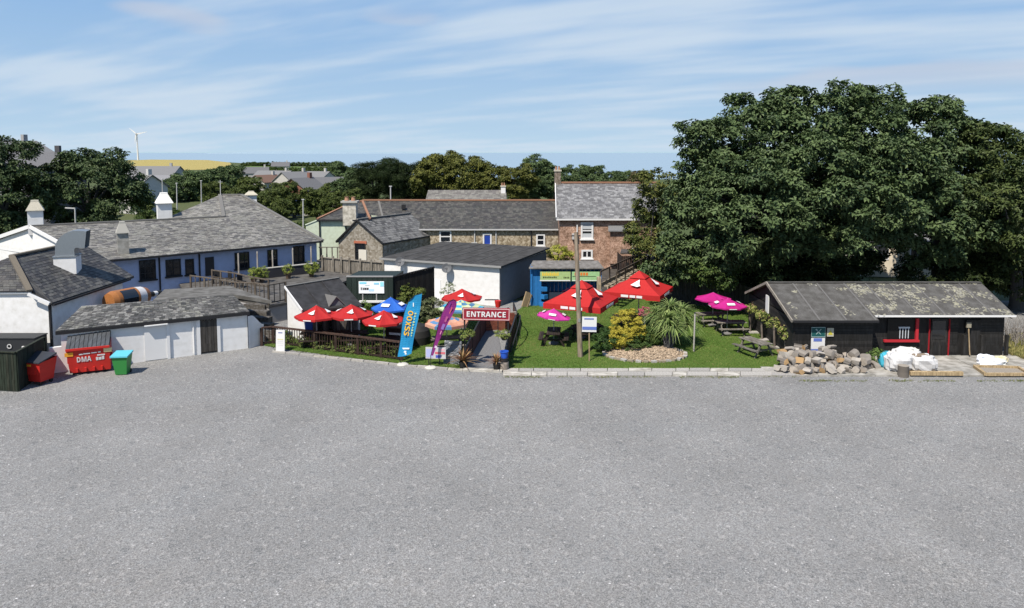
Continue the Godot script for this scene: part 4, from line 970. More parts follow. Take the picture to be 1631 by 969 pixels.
func flag(called: String, label: String, outline: Array, foot: Vector3, c: Color, key: String):
	var z := -foot.z
	var o := thing(called, foot, label, "flag")
	var pts := []; var p2 := PackedVector2Array()
	for q in outline:
		var p := D(q[0], q[1], z); pts.append(p); p2.append(Vector2(p.x, p.y))
	var mb := MB.new(); var ix := Geometry2D.triangulate_polygon(p2)
	var bend := func(p: Vector3): return p + Vector3(0, 0, 0.10 * sin(p.y * 2.3 + p.x * 3.0))
	var fr := []
	# a fine cloth: cut the outline into horizontal strips
	var lo := 1e9; var hi := -1e9
	for p in p2: lo = minf(lo, p.y); hi = maxf(hi, p.y)
	var N := 28; var prev := Vector2.ZERO
	for i in N + 1:
		var y := lerpf(lo + 0.005, hi - 0.005, float(i) / N); var xs := []
		for k in p2.size():
			var a := p2[k]; var b := p2[(k + 1) % p2.size()]
			if (a.y > y) != (b.y > y): xs.append(a.x + (y - a.y) / (b.y - a.y) * (b.x - a.x))
		if xs.size() < 2: continue
		xs.sort()
		fr.append([y, xs[0], xs[-1]])
	for i in fr.size() - 1:
		for s in 4:
			var P := func(r, t): return bend.call(Vector3(lerpf(fr[r][1], fr[r][2], t), fr[r][0], foot.z))
			mb.quad(P.call(i, s / 4.0), P.call(i, (s + 1) / 4.0), P.call(i + 1, (s + 1) / 4.0), P.call(i + 1, s / 4.0))
	var cm := M("flag_" + key, c, 0.6, T.paint, 0.6)
	cm.backlight_enabled = true; cm.backlight = Color(0.3, 0.3, 0.3)
	var cloth := put(mb, o, "cloth", cm)
	var pole := MB.new(); var path := [foot + Vector3(0, 0.02, 0)]; var rad := [0.02]
	for i in fr.size():
		if i % 3 == 0 or i == fr.size() - 1: path.append(bend.call(Vector3(fr[i][1] - 0.02, fr[i][0], foot.z))); rad.append(0.018)
	path.append(D(outline[0][0], outline[0][1], z)); rad.append(0.008)
	pole.tube(path, rad, 6); put(pole, o, "pole", M("dark_trim", K(0.02)))
	var base := MB.new(); base.lathe(foot, [Vector2(0.3, 0), Vector2(0.31, 0.05), Vector2(0.22, 0.1), Vector2(0.05, 0.13), Vector2(0.01, 0.13)], 14); put(base, o, "base", M("base_white", K(0.45, 0.44, 0.40), 0.8))
	if key == "blue":
		var dir := (D(657, 487, z) - D(648, 540, z)).normalized(); var bs := Basis(dir, Vector3(0, 0, 1).cross(dir), Vector3(0, 0, 1))
		var ch := ["S", "S", "X", "O", "O"]
		for i in 5:
			var p: Vector3 = bend.call(D(lerpf(647.5, 654, i / 4.0), lerpf(531, 499, i / 4.0), z)) + Vector3(0, 0, 0.03)
			lettering(cloth, "letter", ch[i], M("flag_yellow", K(0.72, 0.42, 0.03), 0.7), p, bs, 0.27, 0.24)
		for i in 9: bx(cloth, "print", M("flag_pale", K(0.45, 0.55, 0.25), 0.7), bend.call(D(lerpf(655.5, 661.5, i / 8.0), lerpf(534, 500, i / 8.0), z)) + Vector3(0, 0, 0.03), bs, Vector3(0.08, 0.05 + 0.02 * (i % 3), 0.006))
		for q in [[646, 556, 0.36, 0.08], [645, 561, 0.12, 0.1], [646, 564, 0.09, 0.08], [658, 486, 0.05, 0.2]]: bx(cloth, "print", M("flag_white", K(0.7, 0.75, 0.75), 0.7), bend.call(D(q[0], q[1], z)) + Vector3(0, 0, 0.03), Basis.IDENTITY, Vector3(q[2], q[3], 0.006))
	else:
		var dir := (D(721, 490, z) - D(694, 556, z)).normalized(); var bs := Basis(dir, Vector3(0, 0, 1).cross(dir), Vector3(0, 0, 1))
		for q in [[717, 497, 0.5, 0.05, K(0.5, 0.1, 0.12)], [711, 508, 0.3, 0.1, K(0.35, 0.08, 0.2)], [706, 520, 0.3, 0.14, K(0.22, 0.12, 0.36)], [702, 530, 0.2, 0.05, K(0.55, 0.2, 0.35)], [694, 553, 0.12, 0.12, K(0.6, 0.45, 0.6)], [716, 487, 0.3, 0.06, K(0.14, 0.03, 0.2)]]:
			bx(cloth, "print", M("pf%d" % q[0], q[4], 0.7), bend.call(D(q[0], q[1], z)) + Vector3(0, 0, 0.03), bs, Vector3(q[2], q[3], 0.006))

# ---------- entrance
func build_entrance():
	var dark := M("dark_trim", K(0.02)); var trim := M("white_trim", K(0.62))
	var path := px_poly([[742, 589.5], [799, 591.5], [798, 560], [792, 530], [800, 512], [775, 512], [768, 535], [752, 565]])
	structure(sheet(path, 0.075, 0.1), "entrance_path", M("path_grey", K(0.20, 0.20, 0.205), 0.9, T.fine, 0.6))
	bar(self_node("path_threshold"), "slab", M("paving_c", K(0.4)), G(738, 590.5) + Vector3(0, 0.03, 0), G(800, 592.5) + Vector3(0, 0.03, 0), 0.3, 0.14)
	var maroon := [M("ramp_a", K(0.11, 0.05, 0.042), 0.85, T.wood, 0.8), M("ramp_b", K(0.14, 0.066, 0.055), 0.85, T.wood, 0.8)]
	var rails := [["left", [[741, 586], [752, 566], [764, 545], [773, 530]], "maroon timber side wall of the entrance ramp with black handrail, beside the wrapped board"], ["right", [[804, 588], [809, 566], [816, 545], [823, 520], [818, 503]], "maroon timber side wall of the ramp with curved rail, beside the right lawn"]]
	for r in rails:
		var o := thing("ramp_wall", G(r[1][0][0], r[1][0][1]), r[2], "ramp wall")
		for i in r[1].size():
			var HT: Array = [0.9, 1.05, 1.2, 1.25] if r[0] == "left" else [0.8, 0.85, 0.85, 0.8, 0.8]
			var b := G(r[1][i][0], r[1][i][1]); var hh: float = HT[i]
			bar(o, "post", dark, b, b + Vector3(0, hh + 0.1, 0), 0.09, 0.09)
			if i == r[1].size() - 1: continue
			var c := G(r[1][i + 1][0], r[1][i + 1][1]); var h2: float = HT[i + 1]
			bar(o, "handrail", dark, b + Vector3(0, hh + 0.08, 0), c + Vector3(0, h2 + 0.08, 0), 0.09, 0.06)
			var n := int(maxf((c - b).length() / 0.22, 2)); var bs := wb(b, c)
			for k in n:
				var t := (k + 0.5) / n; var h := lerpf(hh, h2, t) - 0.02
				bx(o, "board", maroon[k % 2], at_h(b.lerp(c, t), h / 2), bs, Vector3((c - b).length() / n - 0.012, h, 0.04))
	# red brick wall at the head of the ramp, real bricks
	var bw := thing("brick_garden_wall", G(787, 529), "low red brick wall across the head of the entrance ramp", "wall")
	var b0 := G(770, 529); var b1 := G(822, 524); var bsw := wb(b0, b1); var LL := (b1 - b0).length()
	bx(bw, "core", M("mortar", K(0.25, 0.22, 0.19), 0.95), at_h((b0 + b1) / 2, 0.55), bsw, Vector3(LL, 1.1, 0.16))
	var bm := [M("brick_a", K(0.28, 0.09, 0.055), 0.9, T.fine, 1.2), M("brick_b", K(0.22, 0.07, 0.045), 0.9, T.fine, 1.2), M("brick_c", K(0.33, 0.12, 0.07), 0.9, T.fine, 1.2)]
	for row in 10:
		var x := -LL / 2 + (0.12 if row % 2 else 0.0)
		while x < LL / 2 - 0.2:
			bx(bw, "brick", bm[rng.randi() % 3], (b0 + b1) / 2 + bsw.x * (x + 0.12) + Vector3(0, 0.06 + row * 0.105, 0) + bsw.z * 0.085, bsw, Vector3(0.225, 0.09, 0.03 + rf(0, 0.006)))
			x += 0.235
	# sign on two posts
	var s := thing("entrance_sign", G(775, 591), "wide dark red ENTRANCE sign with white capitals over the ramp", "sign")
	var z := 36.3; var p := D(774.5, 500.7, z); var W := 77.0 * z / F; var Hh := 20.6 * z / F
	var sbs := Basis(Vector3(0, 0, 1), -0.02)
	bx(s, "board", M("sign_red", K(0.26, 0.018, 0.035), 0.5, T.paint, 0.7), p, sbs, Vector3(W, Hh, 0.05))
	var edge := M("sign_edge", K(0.62, 0.42, 0.42), 0.5)
	for q in [[0, 1, W - 0.06, 0.035], [0, -1, W - 0.06, 0.035]]: bx(s, "border", edge, p + sbs * Vector3(0, q[1] * (Hh / 2 - 0.05), 0.03), sbs, Vector3(q[2], q[3], 0.012))
	for q in [-1, 1]: bx(s, "border", edge, p + sbs * Vector3(q * (W / 2 - 0.05), 0, 0.03), sbs, Vector3(0.035, Hh - 0.14, 0.012))
	lettering(s, "lettering", "ENTRANCE", trim, p + sbs * Vector3(0, 0, 0.04), sbs, Hh * 0.43, W * 0.82)
	for q in [-1, 1]: bar(s, "post", dark, Vector3(p.x + q * (W / 2 - 0.1), 0, p.z - 0.07), Vector3(p.x + q * (W / 2 - 0.1), p.y + Hh / 2, p.z - 0.07), 0.08, 0.08)
	# planters on the posts, spiky plants in pots, blue tub
	for q in [[743, 535, "trailing flower planter fixed to the sign post beside the wrapped board"], [803, 535, "trailing flower planter fixed to the sign post beside the right lawn"]]:
		var c := D(q[0], q[1], 36.2); var o = bush("post_planter", q[2], "planter", c, [[c + Vector3(0, 0.1, 0), Vector3(0.38, 0.17, 0.3)]], 34, 0.11, Color(0.09, 0.14, 0.03), Color(0.26, 0.29, 0.08), "small", 0.15)
		var m := MB.new(); m.lathe(c + Vector3(0, -0.22, 0), [Vector2(0.12, 0), Vector2(0.24, 0.25), Vector2(0.2, 0.25), Vector2(0.01, 0.2)], 10); put(m, o, "basket", M("basket", K(0.06, 0.045, 0.035), 0.9))
		bar(o, "bracket", dark, at_h(c, c.y - 0.2), Vector3((p.x - W / 2 + 0.1) if q[0] < 780 else (p.x + W / 2 - 0.1), c.y - 0.2, p.z - 0.07), 0.03, 0.03)
	for q in [[737, 588, 0.95, "large bronze spiky cordyline in a pot left of the ramp beside the wrapped board"], [791, 591, 0.62, "small bronze spiky cordyline in a black pot beside the blue tub"]]:
		var b := G(q[0], q[1]); var k: float = q[2]; var o := thing("spiky_plant", b, q[3], "plant")
		var pm := MB.new(); pm.lathe(b, [Vector2(0.13, 0), Vector2(0.2, 0.38), Vector2(0.16, 0.38), Vector2(0.01, 0.34)], 12); put(pm, o, "pot", M("pot_black", K(0.02), 0.6))
		spikes(o, b + Vector3(0, 0.42, 0), 70, k * 1.15, 0.04, Color(0.14, 0.04, 0.03), Color(0.36, 0.25, 0.12), 0.3, "leaves", -1.0)
	var tb := thing("blue_tub", G(803, 591), "blue plastic tub stacked on a dark drum at the ramp post", "tub")
	var tp := G(803, 590)
	var d1 := MB.new(); d1.lathe(tp, [Vector2(0.22, 0), Vector2(0.24, 0.2), Vector2(0.23, 0.45), Vector2(0.01, 0.45)], 14); put(d1, tb, "drum", M("drum_pale", K(0.35, 0.3, 0.26), 0.9, T.blotch, 1.0))
	var d2 := MB.new(); d2.lathe(tp + Vector3(0, 0.45, 0), [Vector2(0.21, 0), Vector2(0.23, 0.2), Vector2(0.01, 0.2)], 14); put(d2, tb, "dark_band", dark)
	var d3 := MB.new(); d3.lathe(tp + Vector3(0, 0.65, 0), [Vector2(0.17, 0), Vector2(0.2, 0.3), Vector2(0.23, 0.3), Vector2(0.23, 0.34), Vector2(0.18, 0.34), Vector2(0.16, 0.1), Vector2(0.01, 0.1)], 14); put(d3, tb, "tub", M("tub_blue", K(0.02, 0.08, 0.42), 0.4))
	# wheel-like iron arch beside the right rail
	var ar := thing("iron_hoop", G(826, 565), "curved dark iron hoop fixed beside the ramp wall", "hoop")
	var hm := MB.new(); var hp := []; var hr := []
	for k in 13:
		var t := k / 12.0; hp.append(G(813, 566).lerp(G(824, 520), t) + Vector3(0.35 * sin(t * PI), 0.15 + 1.1 * sin(t * PI * 0.9), 0)); hr.append(0.035)
	hm.tube(hp, hr, 6); put(hm, ar, "hoop", dark)
	for k in [3, 6, 9]: bar(ar, "stake", dark, at_h(hp[k], 0), hp[k], 0.04, 0.04)
	# small red lamp-like fire bucket and black letters frame behind the sign
	var fb := thing("red_bucket", G(825, 505), "small red bucket hanging behind the entrance sign", "bucket")
	var bc := D(793, 483, 43.0); fb.position = at_h(bc, bc.y - 0.3)
	var fm := MB.new(); fm.lathe(bc - Vector3(0, 0.25, 0), [Vector2(0.14, 0), Vector2(0.2, 0.4), Vector2(0.17, 0.4), Vector2(0.01, 0.36)], 12); put(fm, fb, "bucket", M("bin_red", K(0.5)))
	var st := thing("bucket_stand", at_h(bc, 0), "thin black stand carrying the red bucket behind the sign", "stand")
	bar(st, "post", dark, at_h(bc, 0) - Vector3(0, 0, 0.3), at_h(bc, bc.y + 0.1) - Vector3(0, 0, 0.3), 0.06, 0.06); bar(st, "arm", dark, at_h(bc, bc.y + 0.14) - Vector3(0.8, 0, 0.3), at_h(bc, bc.y + 0.14) - Vector3(-0.05, 0, 0.3), 0.06, 0.06); bar(st, "hook", dark, at_h(bc, bc.y + 0.12) - Vector3(0, 0, 0.3), bc + Vector3(0, 0.12, 0), 0.03, 0.03)
func self_node(called: String) -> Node3D:
	var o := Node3D.new(); o.name = numbered(called); o.set_meta("kind", "structure"); add_child(o)
	return o
func spikes(o: Node3D, c: Vector3, n: int, len: float, w: float, ca: Color, cb: Color, droop: float, called := "leaves", up := 0.5):
	var mb := MB.new()
	for i in n:
		var az := rf(0, TAU); var el := rf(-0.1, 1.0) * (1.0 + up * 0.3) if up >= 0 else rf(0.15, 1.45); var d := Vector3(cos(az) * cos(el), sin(el), sin(az) * cos(el)); var side := Vector3(-sin(az), 0, cos(az))
		mb.c = ca.lerp(cb, rng.randf()) * rf(0.85, 1.15)
		var l := len * rf(0.7, 1.15); var prev := c; var pw := w
		for k in 4:
			var t := (k + 1) / 4.0; var q := c + d * l * t - Vector3(0, droop * l * t * t, 0); var nw := w * (1.0 - t) + 0.002
			mb.quad(prev - side * pw, prev + side * pw, q + side * nw, q - side * nw)
			prev = q; pw = nw
	put(mb, o, called, leaf_mat(), "stuff")

# ---------- parasols and tables
func parasol(called: String, label: String, foot: Vector3, r: float, rim: float, apex: float, sides: int, turn: float, cols: Array, marks := "", valance := 0.14, group := "", tilt := 0.0):
	var o := thing(called, foot, label, "parasol", group)
	var bs := Basis(Vector3.UP, turn); var tl := Basis(Vector3(0, 0, 1), tilt)
	var top := foot + Vector3(0, apex, 0)
	var cv := MB.new(); var vents := MB.new()
	var rimp := []
	for k in sides: rimp.append(foot + Vector3(0, rim, 0) + tl * (bs * Vector3(cos(TAU * k / sides) * r, 0, sin(TAU * k / sides) * r)))
	var rings := 5
	var P := func(k, t):   # t 0 apex .. 1 rim, slightly sagging between the ribs
		return top.lerp(rimp[k % sides], t) - Vector3(0, 0.10 * (apex - rim) * sin(t * PI), 0)
	for k in sides:
		cv.c = cols[k % cols.size()]
		for i in rings:
			var t0 := i / float(rings); var t1 := (i + 1) / float(rings)
			if cols.size() > 2: cv.c = cols[(k + i) % cols.size()]
			var a: Vector3 = P.call(k + 1, t0); var b: Vector3 = P.call(k, t0); var c: Vector3 = P.call(k, t1); var d: Vector3 = P.call(k + 1, t1)
			for w in 3:
				var S := func(p: Vector3, q: Vector3, u: float, t: float): return p.lerp(q, u) - Vector3(0, 0.055 * sin(u * PI) * t * r * (0.6 + 0.5 * sin(k * 2.1)), 0)
				cv.quad(S.call(b, a, w / 3.0, t0), S.call(b, a, (w + 1) / 3.0, t0), S.call(c, d, (w + 1) / 3.0, t1), S.call(c, d, w / 3.0, t1))
		var u: Vector3 = rimp[k]; var v: Vector3 = rimp[(k + 1) % sides]; var dn := Vector3(0, -valance, 0)
		for i in 4:
			var e := u.lerp(v, i / 4.0); var f := u.lerp(v, (i + 1) / 4.0); var q := (e + f) / 2 - foot; q.y = 0
			cv.quad(f + dn * rf(0.85, 1.1), e + dn * rf(0.85, 1.1), e, f)
	var mt := M("canopy", K(1), 0.75, T.paint, 0.8)
	mt.backlight_enabled = true; mt.backlight = Color(0.5, 0.5, 0.5)
	var cn := put(cv, o, "canopy", mt)
	if sides == 4:
		for k in 4:
			vents.c = cols[0]
			var a: Vector3 = top + Vector3(0, 0.06, 0); var b: Vector3 = P.call(k, 0.3) + Vector3(0, 0.07, 0); var c: Vector3 = P.call(k + 1, 0.3) + Vector3(0, 0.07, 0)
			vents.tri(a, c, b)
		put(vents, cn, "vent", mt)
	if marks != "":
		var wm := M("mark_white", K(0.62), 0.75)
		for k in sides:
			if sides > 4 and k % 2 == 1: continue
			var a: Vector3 = top; var b: Vector3 = P.call(k, 1.0); var c: Vector3 = P.call(k + 1, 1.0)
			var ex := (b - c).normalized(); var mid := (b + c) / 2; var ey := (a - mid).normalized(); var nn := ex.cross(ey).normalized()
			if nn.y < 0: nn = -nn
			var h := (a - mid).length(); var w := (b - c).length()
			var S := h * (0.26 if marks == "sail" else 0.2)
			var C := mid + ey * h * (0.38) + nn * 0.03
			var pl := MB.new()
			if marks == "sail":
				var pts := [[-0.45, -0.05], [0.35, -0.30], [0.7, -0.1], [0.55, 0.15], [0.4, 0.95], [0.0, 0.45], [-0.2, 0.2]]
				for i in range(1, pts.size() - 1): pl.tri(C + ex * pts[0][0] * S + ey * pts[0][1] * S, C + ex * pts[i][0] * S + ey * pts[i][1] * S, C + ex * pts[i + 1][0] * S + ey * pts[i + 1][1] * S)
			else:
				pl.quad(C + ex * -S - ey * S * 0.5, C + ex * S - ey * S * 0.5, C + ex * S + ey * S * 0.5, C - ex * S + ey * S * 0.5)
			put(pl, cn, "emblem", wm)
			var vn := at_h(mid - foot, 0).normalized() * 0.02
			for q in ([[-0.12, 0.13], [0.02, 0.1], [0.14, 0.1]] if sides == 4 else [[0.0, 0.5]]):
				bx(cn, "print", wm, mid + ex * w * q[0] + Vector3(0, -valance * 0.5, 0) + vn, Basis(ex, Vector3.UP, ex.cross(Vector3.UP)), Vector3(w * q[1], valance * 0.5, 0.008))
	var pm := M("parasol_pole", K(0.35, 0.34, 0.32), 0.5)
	var pole := MB.new(); pole.tube([foot + Vector3(0, 0.05, 0), top], [0.03 if sides > 4 else 0.045, 0.025], 8); put(pole, o, "pole", pm)
	for k in sides: bar(o, "rib", pm, foot + Vector3(0, rim + (apex - rim) * 0.45, 0), P.call(k, 0.6) - Vector3(0, 0.04, 0), 0.02, 0.025)
	var fb := MB.new(); fb.lathe(foot, [Vector2(0.3, 0), Vector2(0.3, 0.06), Vector2(0.06, 0.12), Vector2(0.05, 0.3), Vector2(0.01, 0.3)], 12); put(fb, o, "base", M("base_grey", K(0.15), 0.9))
	return o
func picnic_table(label: String, at: Vector3, turn: float, m: Array, L := 1.8):
	var o := thing("picnic_table", at, label, "picnic table", "picnic tables of the beer garden")
	var bs := Basis(Vector3.UP, turn)
	var P := func(x, y, z): return at + bs * Vector3(x, y, z)
	for i in 6: bx(o, "tabletop_board", m[rng.randi() % m.size()], P.call(0, 0.75 + rf(-0.004, 0.004), -0.325 + i * 0.13), bs, Vector3(L + rf(-0.02, 0.02), 0.04, 0.12))
	for s in [-1, 1]:
		for i in 2: bx(o, "seat_board", m[rng.randi() % m.size()], P.call(0, 0.45, s * (0.66 + i * 0.13)), bs, Vector3(L, 0.04, 0.12))
	for e in [-1, 1]:
		var x: float = e * L * 0.36
		for s in [-1, 1]: bar(o, "leg", m[0], P.call(x, 0, s * 0.62), P.call(x, 0.73, s * 0.22), 0.05, 0.1)
		bar(o, "seat_beam", m[0], P.call(x + 0.05, 0.38, -0.8), P.call(x + 0.05, 0.38, 0.8), 0.05, 0.1)
		bar(o, "top_beam", m[0], P.call(x + 0.05, 0.68, -0.36), P.call(x + 0.05, 0.68, 0.36), 0.05, 0.09)
	return o

func build_garden():
	var dark := M("dark_trim", K(0.02)); var trim := M("white_trim", K(0.62))
	var R := K(0.43, 0.022, 0.022); var R2 := K(0.40, 0.02, 0.021)
	var grp := "small red parasols"
	parasol("red_parasol", "red parasol beside the white gable of the garden bar", at_h(G(505, 553), 0.05), 1.22, 1.78, 2.36, 8, 0.2, [R, R2], "sail", 0.12, grp)
	parasol("red_parasol", "red parasol in front of the small grey porch", at_h(G(560, 551), 0.05), 1.28, 1.8, 2.36, 8, 0.5, [R, R2], "sail", 0.12, grp)
	parasol("red_parasol", "red parasol beside the blue feather flag", at_h(G(612, 563), 0.05), 1.2, 1.8, 2.36, 8, 0.0, [R, R2], "sail", 0.12, grp)
	parasol("red_parasol", "red parasol in front of the white hall wall", at_h(G(736, 524), 0.05), 1.3, 1.95, 2.5, 8, 0.3, [R, R2], "sail", 0.12, grp)
	parasol("blue_parasol", "royal blue parasol in front of the poster board", at_h(G(623, 536), 0.05), 1.2, 1.72, 2.35, 8, 0.1, [K(0.02, 0.10, 0.46), K(0.03, 0.13, 0.52)], "block", 0.1)
	parasol("striped_parasol", "parasol striped turquoise and lime yellow behind the entrance sign", at_h(G(735, 540), 0.05), 1.35, 1.85, 2.3, 8, 0.1, [K(0.05, 0.36, 0.55), K(0.55, 0.6, 0.28), K(0.08, 0.2, 0.35), K(0.5, 0.58, 0.35)], "", 0.1)
	parasol("striped_parasol", "faded parasol striped orange and blue behind the purple flag", at_h(G(712, 560), 0.05), 1.22, 1.6, 2.05, 8, 0.3, [K(0.55, 0.27, 0.18), K(0.5, 0.24, 0.17), K(0.10, 0.22, 0.40), K(0.6, 0.33, 0.24)], "", 0.16)
	parasol("pink_parasol", "tilted pink parasol over the dark picnic table by the telegraph pole", at_h(G(882, 549), 0.05), 1.0, 1.62, 2.05, 8, 0.2, [K(0.46, 0.03, 0.27), K(0.5, 0.045, 0.3)], "block", 0.06, "", -0.12)
	parasol("pink_parasol", "magenta parasol over the table beside the weathered board fence", at_h(G(1135, 520), 0.05), 1.15, 1.74, 2.14, 8, 0.0, [K(0.40, 0.012, 0.17), K(0.44, 0.018, 0.2)], "", 0.08)
	parasol("pink_parasol", "magenta parasol over the table beside the flower posts", at_h(G(1158, 533), 0.05), 1.15, 1.76, 2.18, 8, 0.4, [K(0.40, 0.012, 0.17), K(0.44, 0.018, 0.2)], "block", 0.08)
	parasol("large_red_parasol", "large square red parasol with white emblem behind the telegraph pole", Vector3(4.1, 0.05, -42.0), 2.45, 2.28, 3.42, 4, 0.35, [R], "sail", 0.3, "large square parasols")
	parasol("large_red_parasol", "large square red parasol with white emblem beside the tall tree", Vector3(8.05, 0.05, -45.2), 2.5, 2.32, 3.45, 4, 0.35, [R], "sail", 0.3, "large square parasols")
	var wd := [M("table_dark_a", K(0.035, 0.026, 0.022), 0.85, T.wood, 0.8), M("table_dark_b", K(0.05, 0.036, 0.03), 0.85, T.wood, 0.8)]
	var wg := [M("table_grey_a", K(0.24, 0.225, 0.20), 0.85, T.wood, 0.8), M("table_grey_b", K(0.17, 0.16, 0.145), 0.85, T.wood, 0.8), M("table_grey_c", K(0.31, 0.29, 0.26), 0.85, T.wood, 0.8)]
	picnic_table("dark picnic table under the tilted pink parasol", at_h(G(882, 549), 0.05), PI / 2 - 0.1, wd)
	picnic_table("weathered picnic table under the magenta parasol by the flower posts", at_h(G(1163, 533), 0.05), 0.02, wg)
	picnic_table("grey picnic table standing in the sun before the flower posts", at_h(G(1203, 566), 0.05), PI / 2 + 0.42, [wg[0], wg[1]])
	picnic_table("weathered picnic table under the magenta parasol by the board fence", at_h(G(1132, 519), 0.05), 0.1, wg)
	picnic_table("dark picnic table beneath the large parasol by the telegraph pole", at_h(G(935, 540), 0.05), 0.3, wd)
	picnic_table("dark picnic table beneath the large parasol by the tree", at_h(G(1000, 522), 0.05), 0.3, wd)
	picnic_table("dark picnic table under the red parasol by the white gable", at_h(G(505, 552), 0.05), 0.1, wd)
	picnic_table("dark picnic table under the red parasol by the grey porch", at_h(G(560, 551), 0.05), 0.1, wd)
	picnic_table("dark picnic table under the red parasol beside the blue flag", at_h(G(612, 562), 0.05), 0.15, wd)
	picnic_table("grey picnic table under the faded striped parasol", at_h(G(714, 560), 0.05), 0.2, wg)
	# dark serving hatch hut beside the blue flag
	var hu := thing("brown_hut", G(622, 560), "dark brown timber booth with white lettering strips beside the blue flag", "booth")
	var u0 := G(617, 556); var u1 := G(643, 558)
	bx(hu, "body", M("booth_brown", K(0.04, 0.022, 0.018), 0.85, T.wood, 0.8), at_h((u0 + u1) / 2, 0.62) - Vector3(0, 0, 0.4), wb(u0, u1), Vector3((u1 - u0).length(), 1.25, 0.8))
	for q in [[620, 531, 640, 533], [626, 544, 636, 546]]: panel(hu, "print", trim, u0, u1, q[0], q[1], q[2], q[3], 0.012, 0.03)
	bx(hu, "counter", M("booth_top", K(0.08, 0.05, 0.04), 0.8), at_h((u0 + u1) / 2, 1.27) - Vector3(0, 0, 0.35), wb(u0, u1), Vector3((u1 - u0).length() + 0.15, 0.06, 1.0))
	var dtm := M("dome_black", K(0.02), 0.7)
	var dt := thing("black_barbecue_cover", G(665, 548), "black covered barbecue standing on the grass behind the blue flag", "covered barbecue")
	var dm := MB.new(); dm.lathe(G(665, 548), [Vector2(0.75, 0.02), Vector2(0.78, 0.5), Vector2(0.7, 0.85), Vector2(0.5, 1.1), Vector2(0.2, 1.22), Vector2(0.01, 1.24)], 14); put(dm, dt, "cover", dtm)
	bar(dt, "hem", dtm, G(665, 548) + Vector3(-0.6, 0.05, 0.5), G(665, 548) + Vector3(0.6, 0.05, 0.5), 0.03, 0.06)
	# blue stall
	var st := thing("blue_stall", G(900, 490), "bright blue open-fronted stall with green and yellow banners", "stall")
	var zf := 51.0; var xl := 1.35; var xr := 6.35; var blue := [M("stall_blue_a", K(0.02, 0.16, 0.42), 0.7, T.paint, 0.6), M("stall_blue_b", K(0.018, 0.14, 0.38), 0.7, T.paint, 0.6)]
	var fl := Vector3(xl, 0, -zf); var fr := Vector3(xr, 0, -zf)
	boards(st, "back_board", fl + Vector3(0, 0, -1.6), fr + Vector3(0, 0, -1.6), 0.02, 2.8, 0.3, blue)
	boards(st, "side_board", fl + Vector3(0, 0, -1.6), fl, 0.02, 2.8, 0.3, blue); boards(st, "side_board", fr, fr + Vector3(0, 0, -1.6), 0.02, 2.8, 0.3, blue)
	boards(st, "front_board", fl, fl + Vector3(0.75, 0, 0), 0.02, 2.7, 0.25, blue)
	for k in 3: bar(st, "door_brace", blue[0], fl + Vector3(0.7 + k * 0.1, 0.2 + k * 0.55, 0.02), fl + Vector3(1.2 - k * 0.12, 0.2 + k * 0.55, 0.3), 0.4, 0.3)
	bar(st, "post", blue[1], fr, fr + Vector3(0, 2.75, 0), 0.1, 0.1); bar(st, "post", blue[1], fl + Vector3(0.05, 0, 0.05), fl + Vector3(0.05, 2.9, 0.05), 0.12, 0.12)
	var rm := MB.new(); rm.slab([fl + Vector3(-0.15, 2.85, 0.35), fr + Vector3(0.15, 2.85, 0.35), fr + Vector3(0.0, 3.05, -1.8), fl + Vector3(0.2, 3.05, -1.8)], Vector3(0, -0.08, 0)); put(rm, st, "roof", M("stall_roof", K(0.22, 0.21, 0.20), 0.9, T.blotch, 0.5))
	bx(st, "counter", M("stall_dark", K(0.02, 0.03, 0.05), 0.8), Vector3((xl + xr) / 2 + 0.4, 0.5, -zf - 0.2), Basis.IDENTITY, Vector3(xr - xl - 0.9, 1.0, 0.4))
	for q in [[860, 908, "green and yellow banner with blurred lettering on the blue stall, above the propped plank", K(0.34, 0.46, 0.20)], [910, 955, "pale green banner with an orange word on the blue stall, by the timber ramp", K(0.30, 0.50, 0.25)]]:
		var bn := thing("stall_banner", onwall(fl, fr, (q[0] + q[1]) / 2.0, 447), q[2], "banner")
		panel(bn, "cloth", M("banner%d" % q[0], q[3], 0.7, T.paint, 0.8), fl, fr, q[0], 431.5, q[1], 446.5, 0.03, 0.42)
		if q[0] == 860:
			for k in 9: panel(bn, "letter", M("banner_yellow", K(0.62, 0.45, 0.06), 0.7), fl, fr, 863 + k * 3, 432.5 + (k % 2), 865.3 + k * 3, 438, 0.008, 0.44)
			for k in 8: panel(bn, "letter", M("banner_dark", K(0.04, 0.05, 0.02), 0.7), fl, fr, 864.5 + k * 2.8, 439 + (k % 3) * 0.4, 866.4 + k * 2.8, 441.5, 0.008, 0.44)
			panel(bn, "edge", trim, fl, fr, 859.5, 444.5, 907.5, 446.2, 0.008, 0.44)
			for k in 4: panel(bn, "letter", M("banner_dark", K(0.04)), fl, fr, 897 + k * 2.4, 439.5, 898.5 + k * 2.4, 442, 0.008, 0.44)
		else:
			for k in 5: panel(bn, "letter", M("banner_orange", K(0.55, 0.16, 0.03), 0.7), fl, fr, 914.5 + k * 4.4, 432.8, 918 + k * 4.4, 437.4, 0.008, 0.44)
			panel(bn, "edge", M("banner_dark", K(0.04)), fl, fr, 911, 438.4, 948, 439.2, 0.008, 0.44); panel(bn, "edge", trim, fl, fr, 910.5, 444.8, 954, 446, 0.008, 0.44)
	var pl := thing("propped_plank", G(836, 490), "pale timber plank propped against the corner of the blue stall", "plank")
	bar(pl, "plank", M("plank_pale", K(0.42, 0.32, 0.2), 0.8, T.wood, 0.8), G(835, 490) + Vector3(0, 0.02, 0), fl + Vector3(-0.15, 1.05, 0.12), 0.1, 0.5)
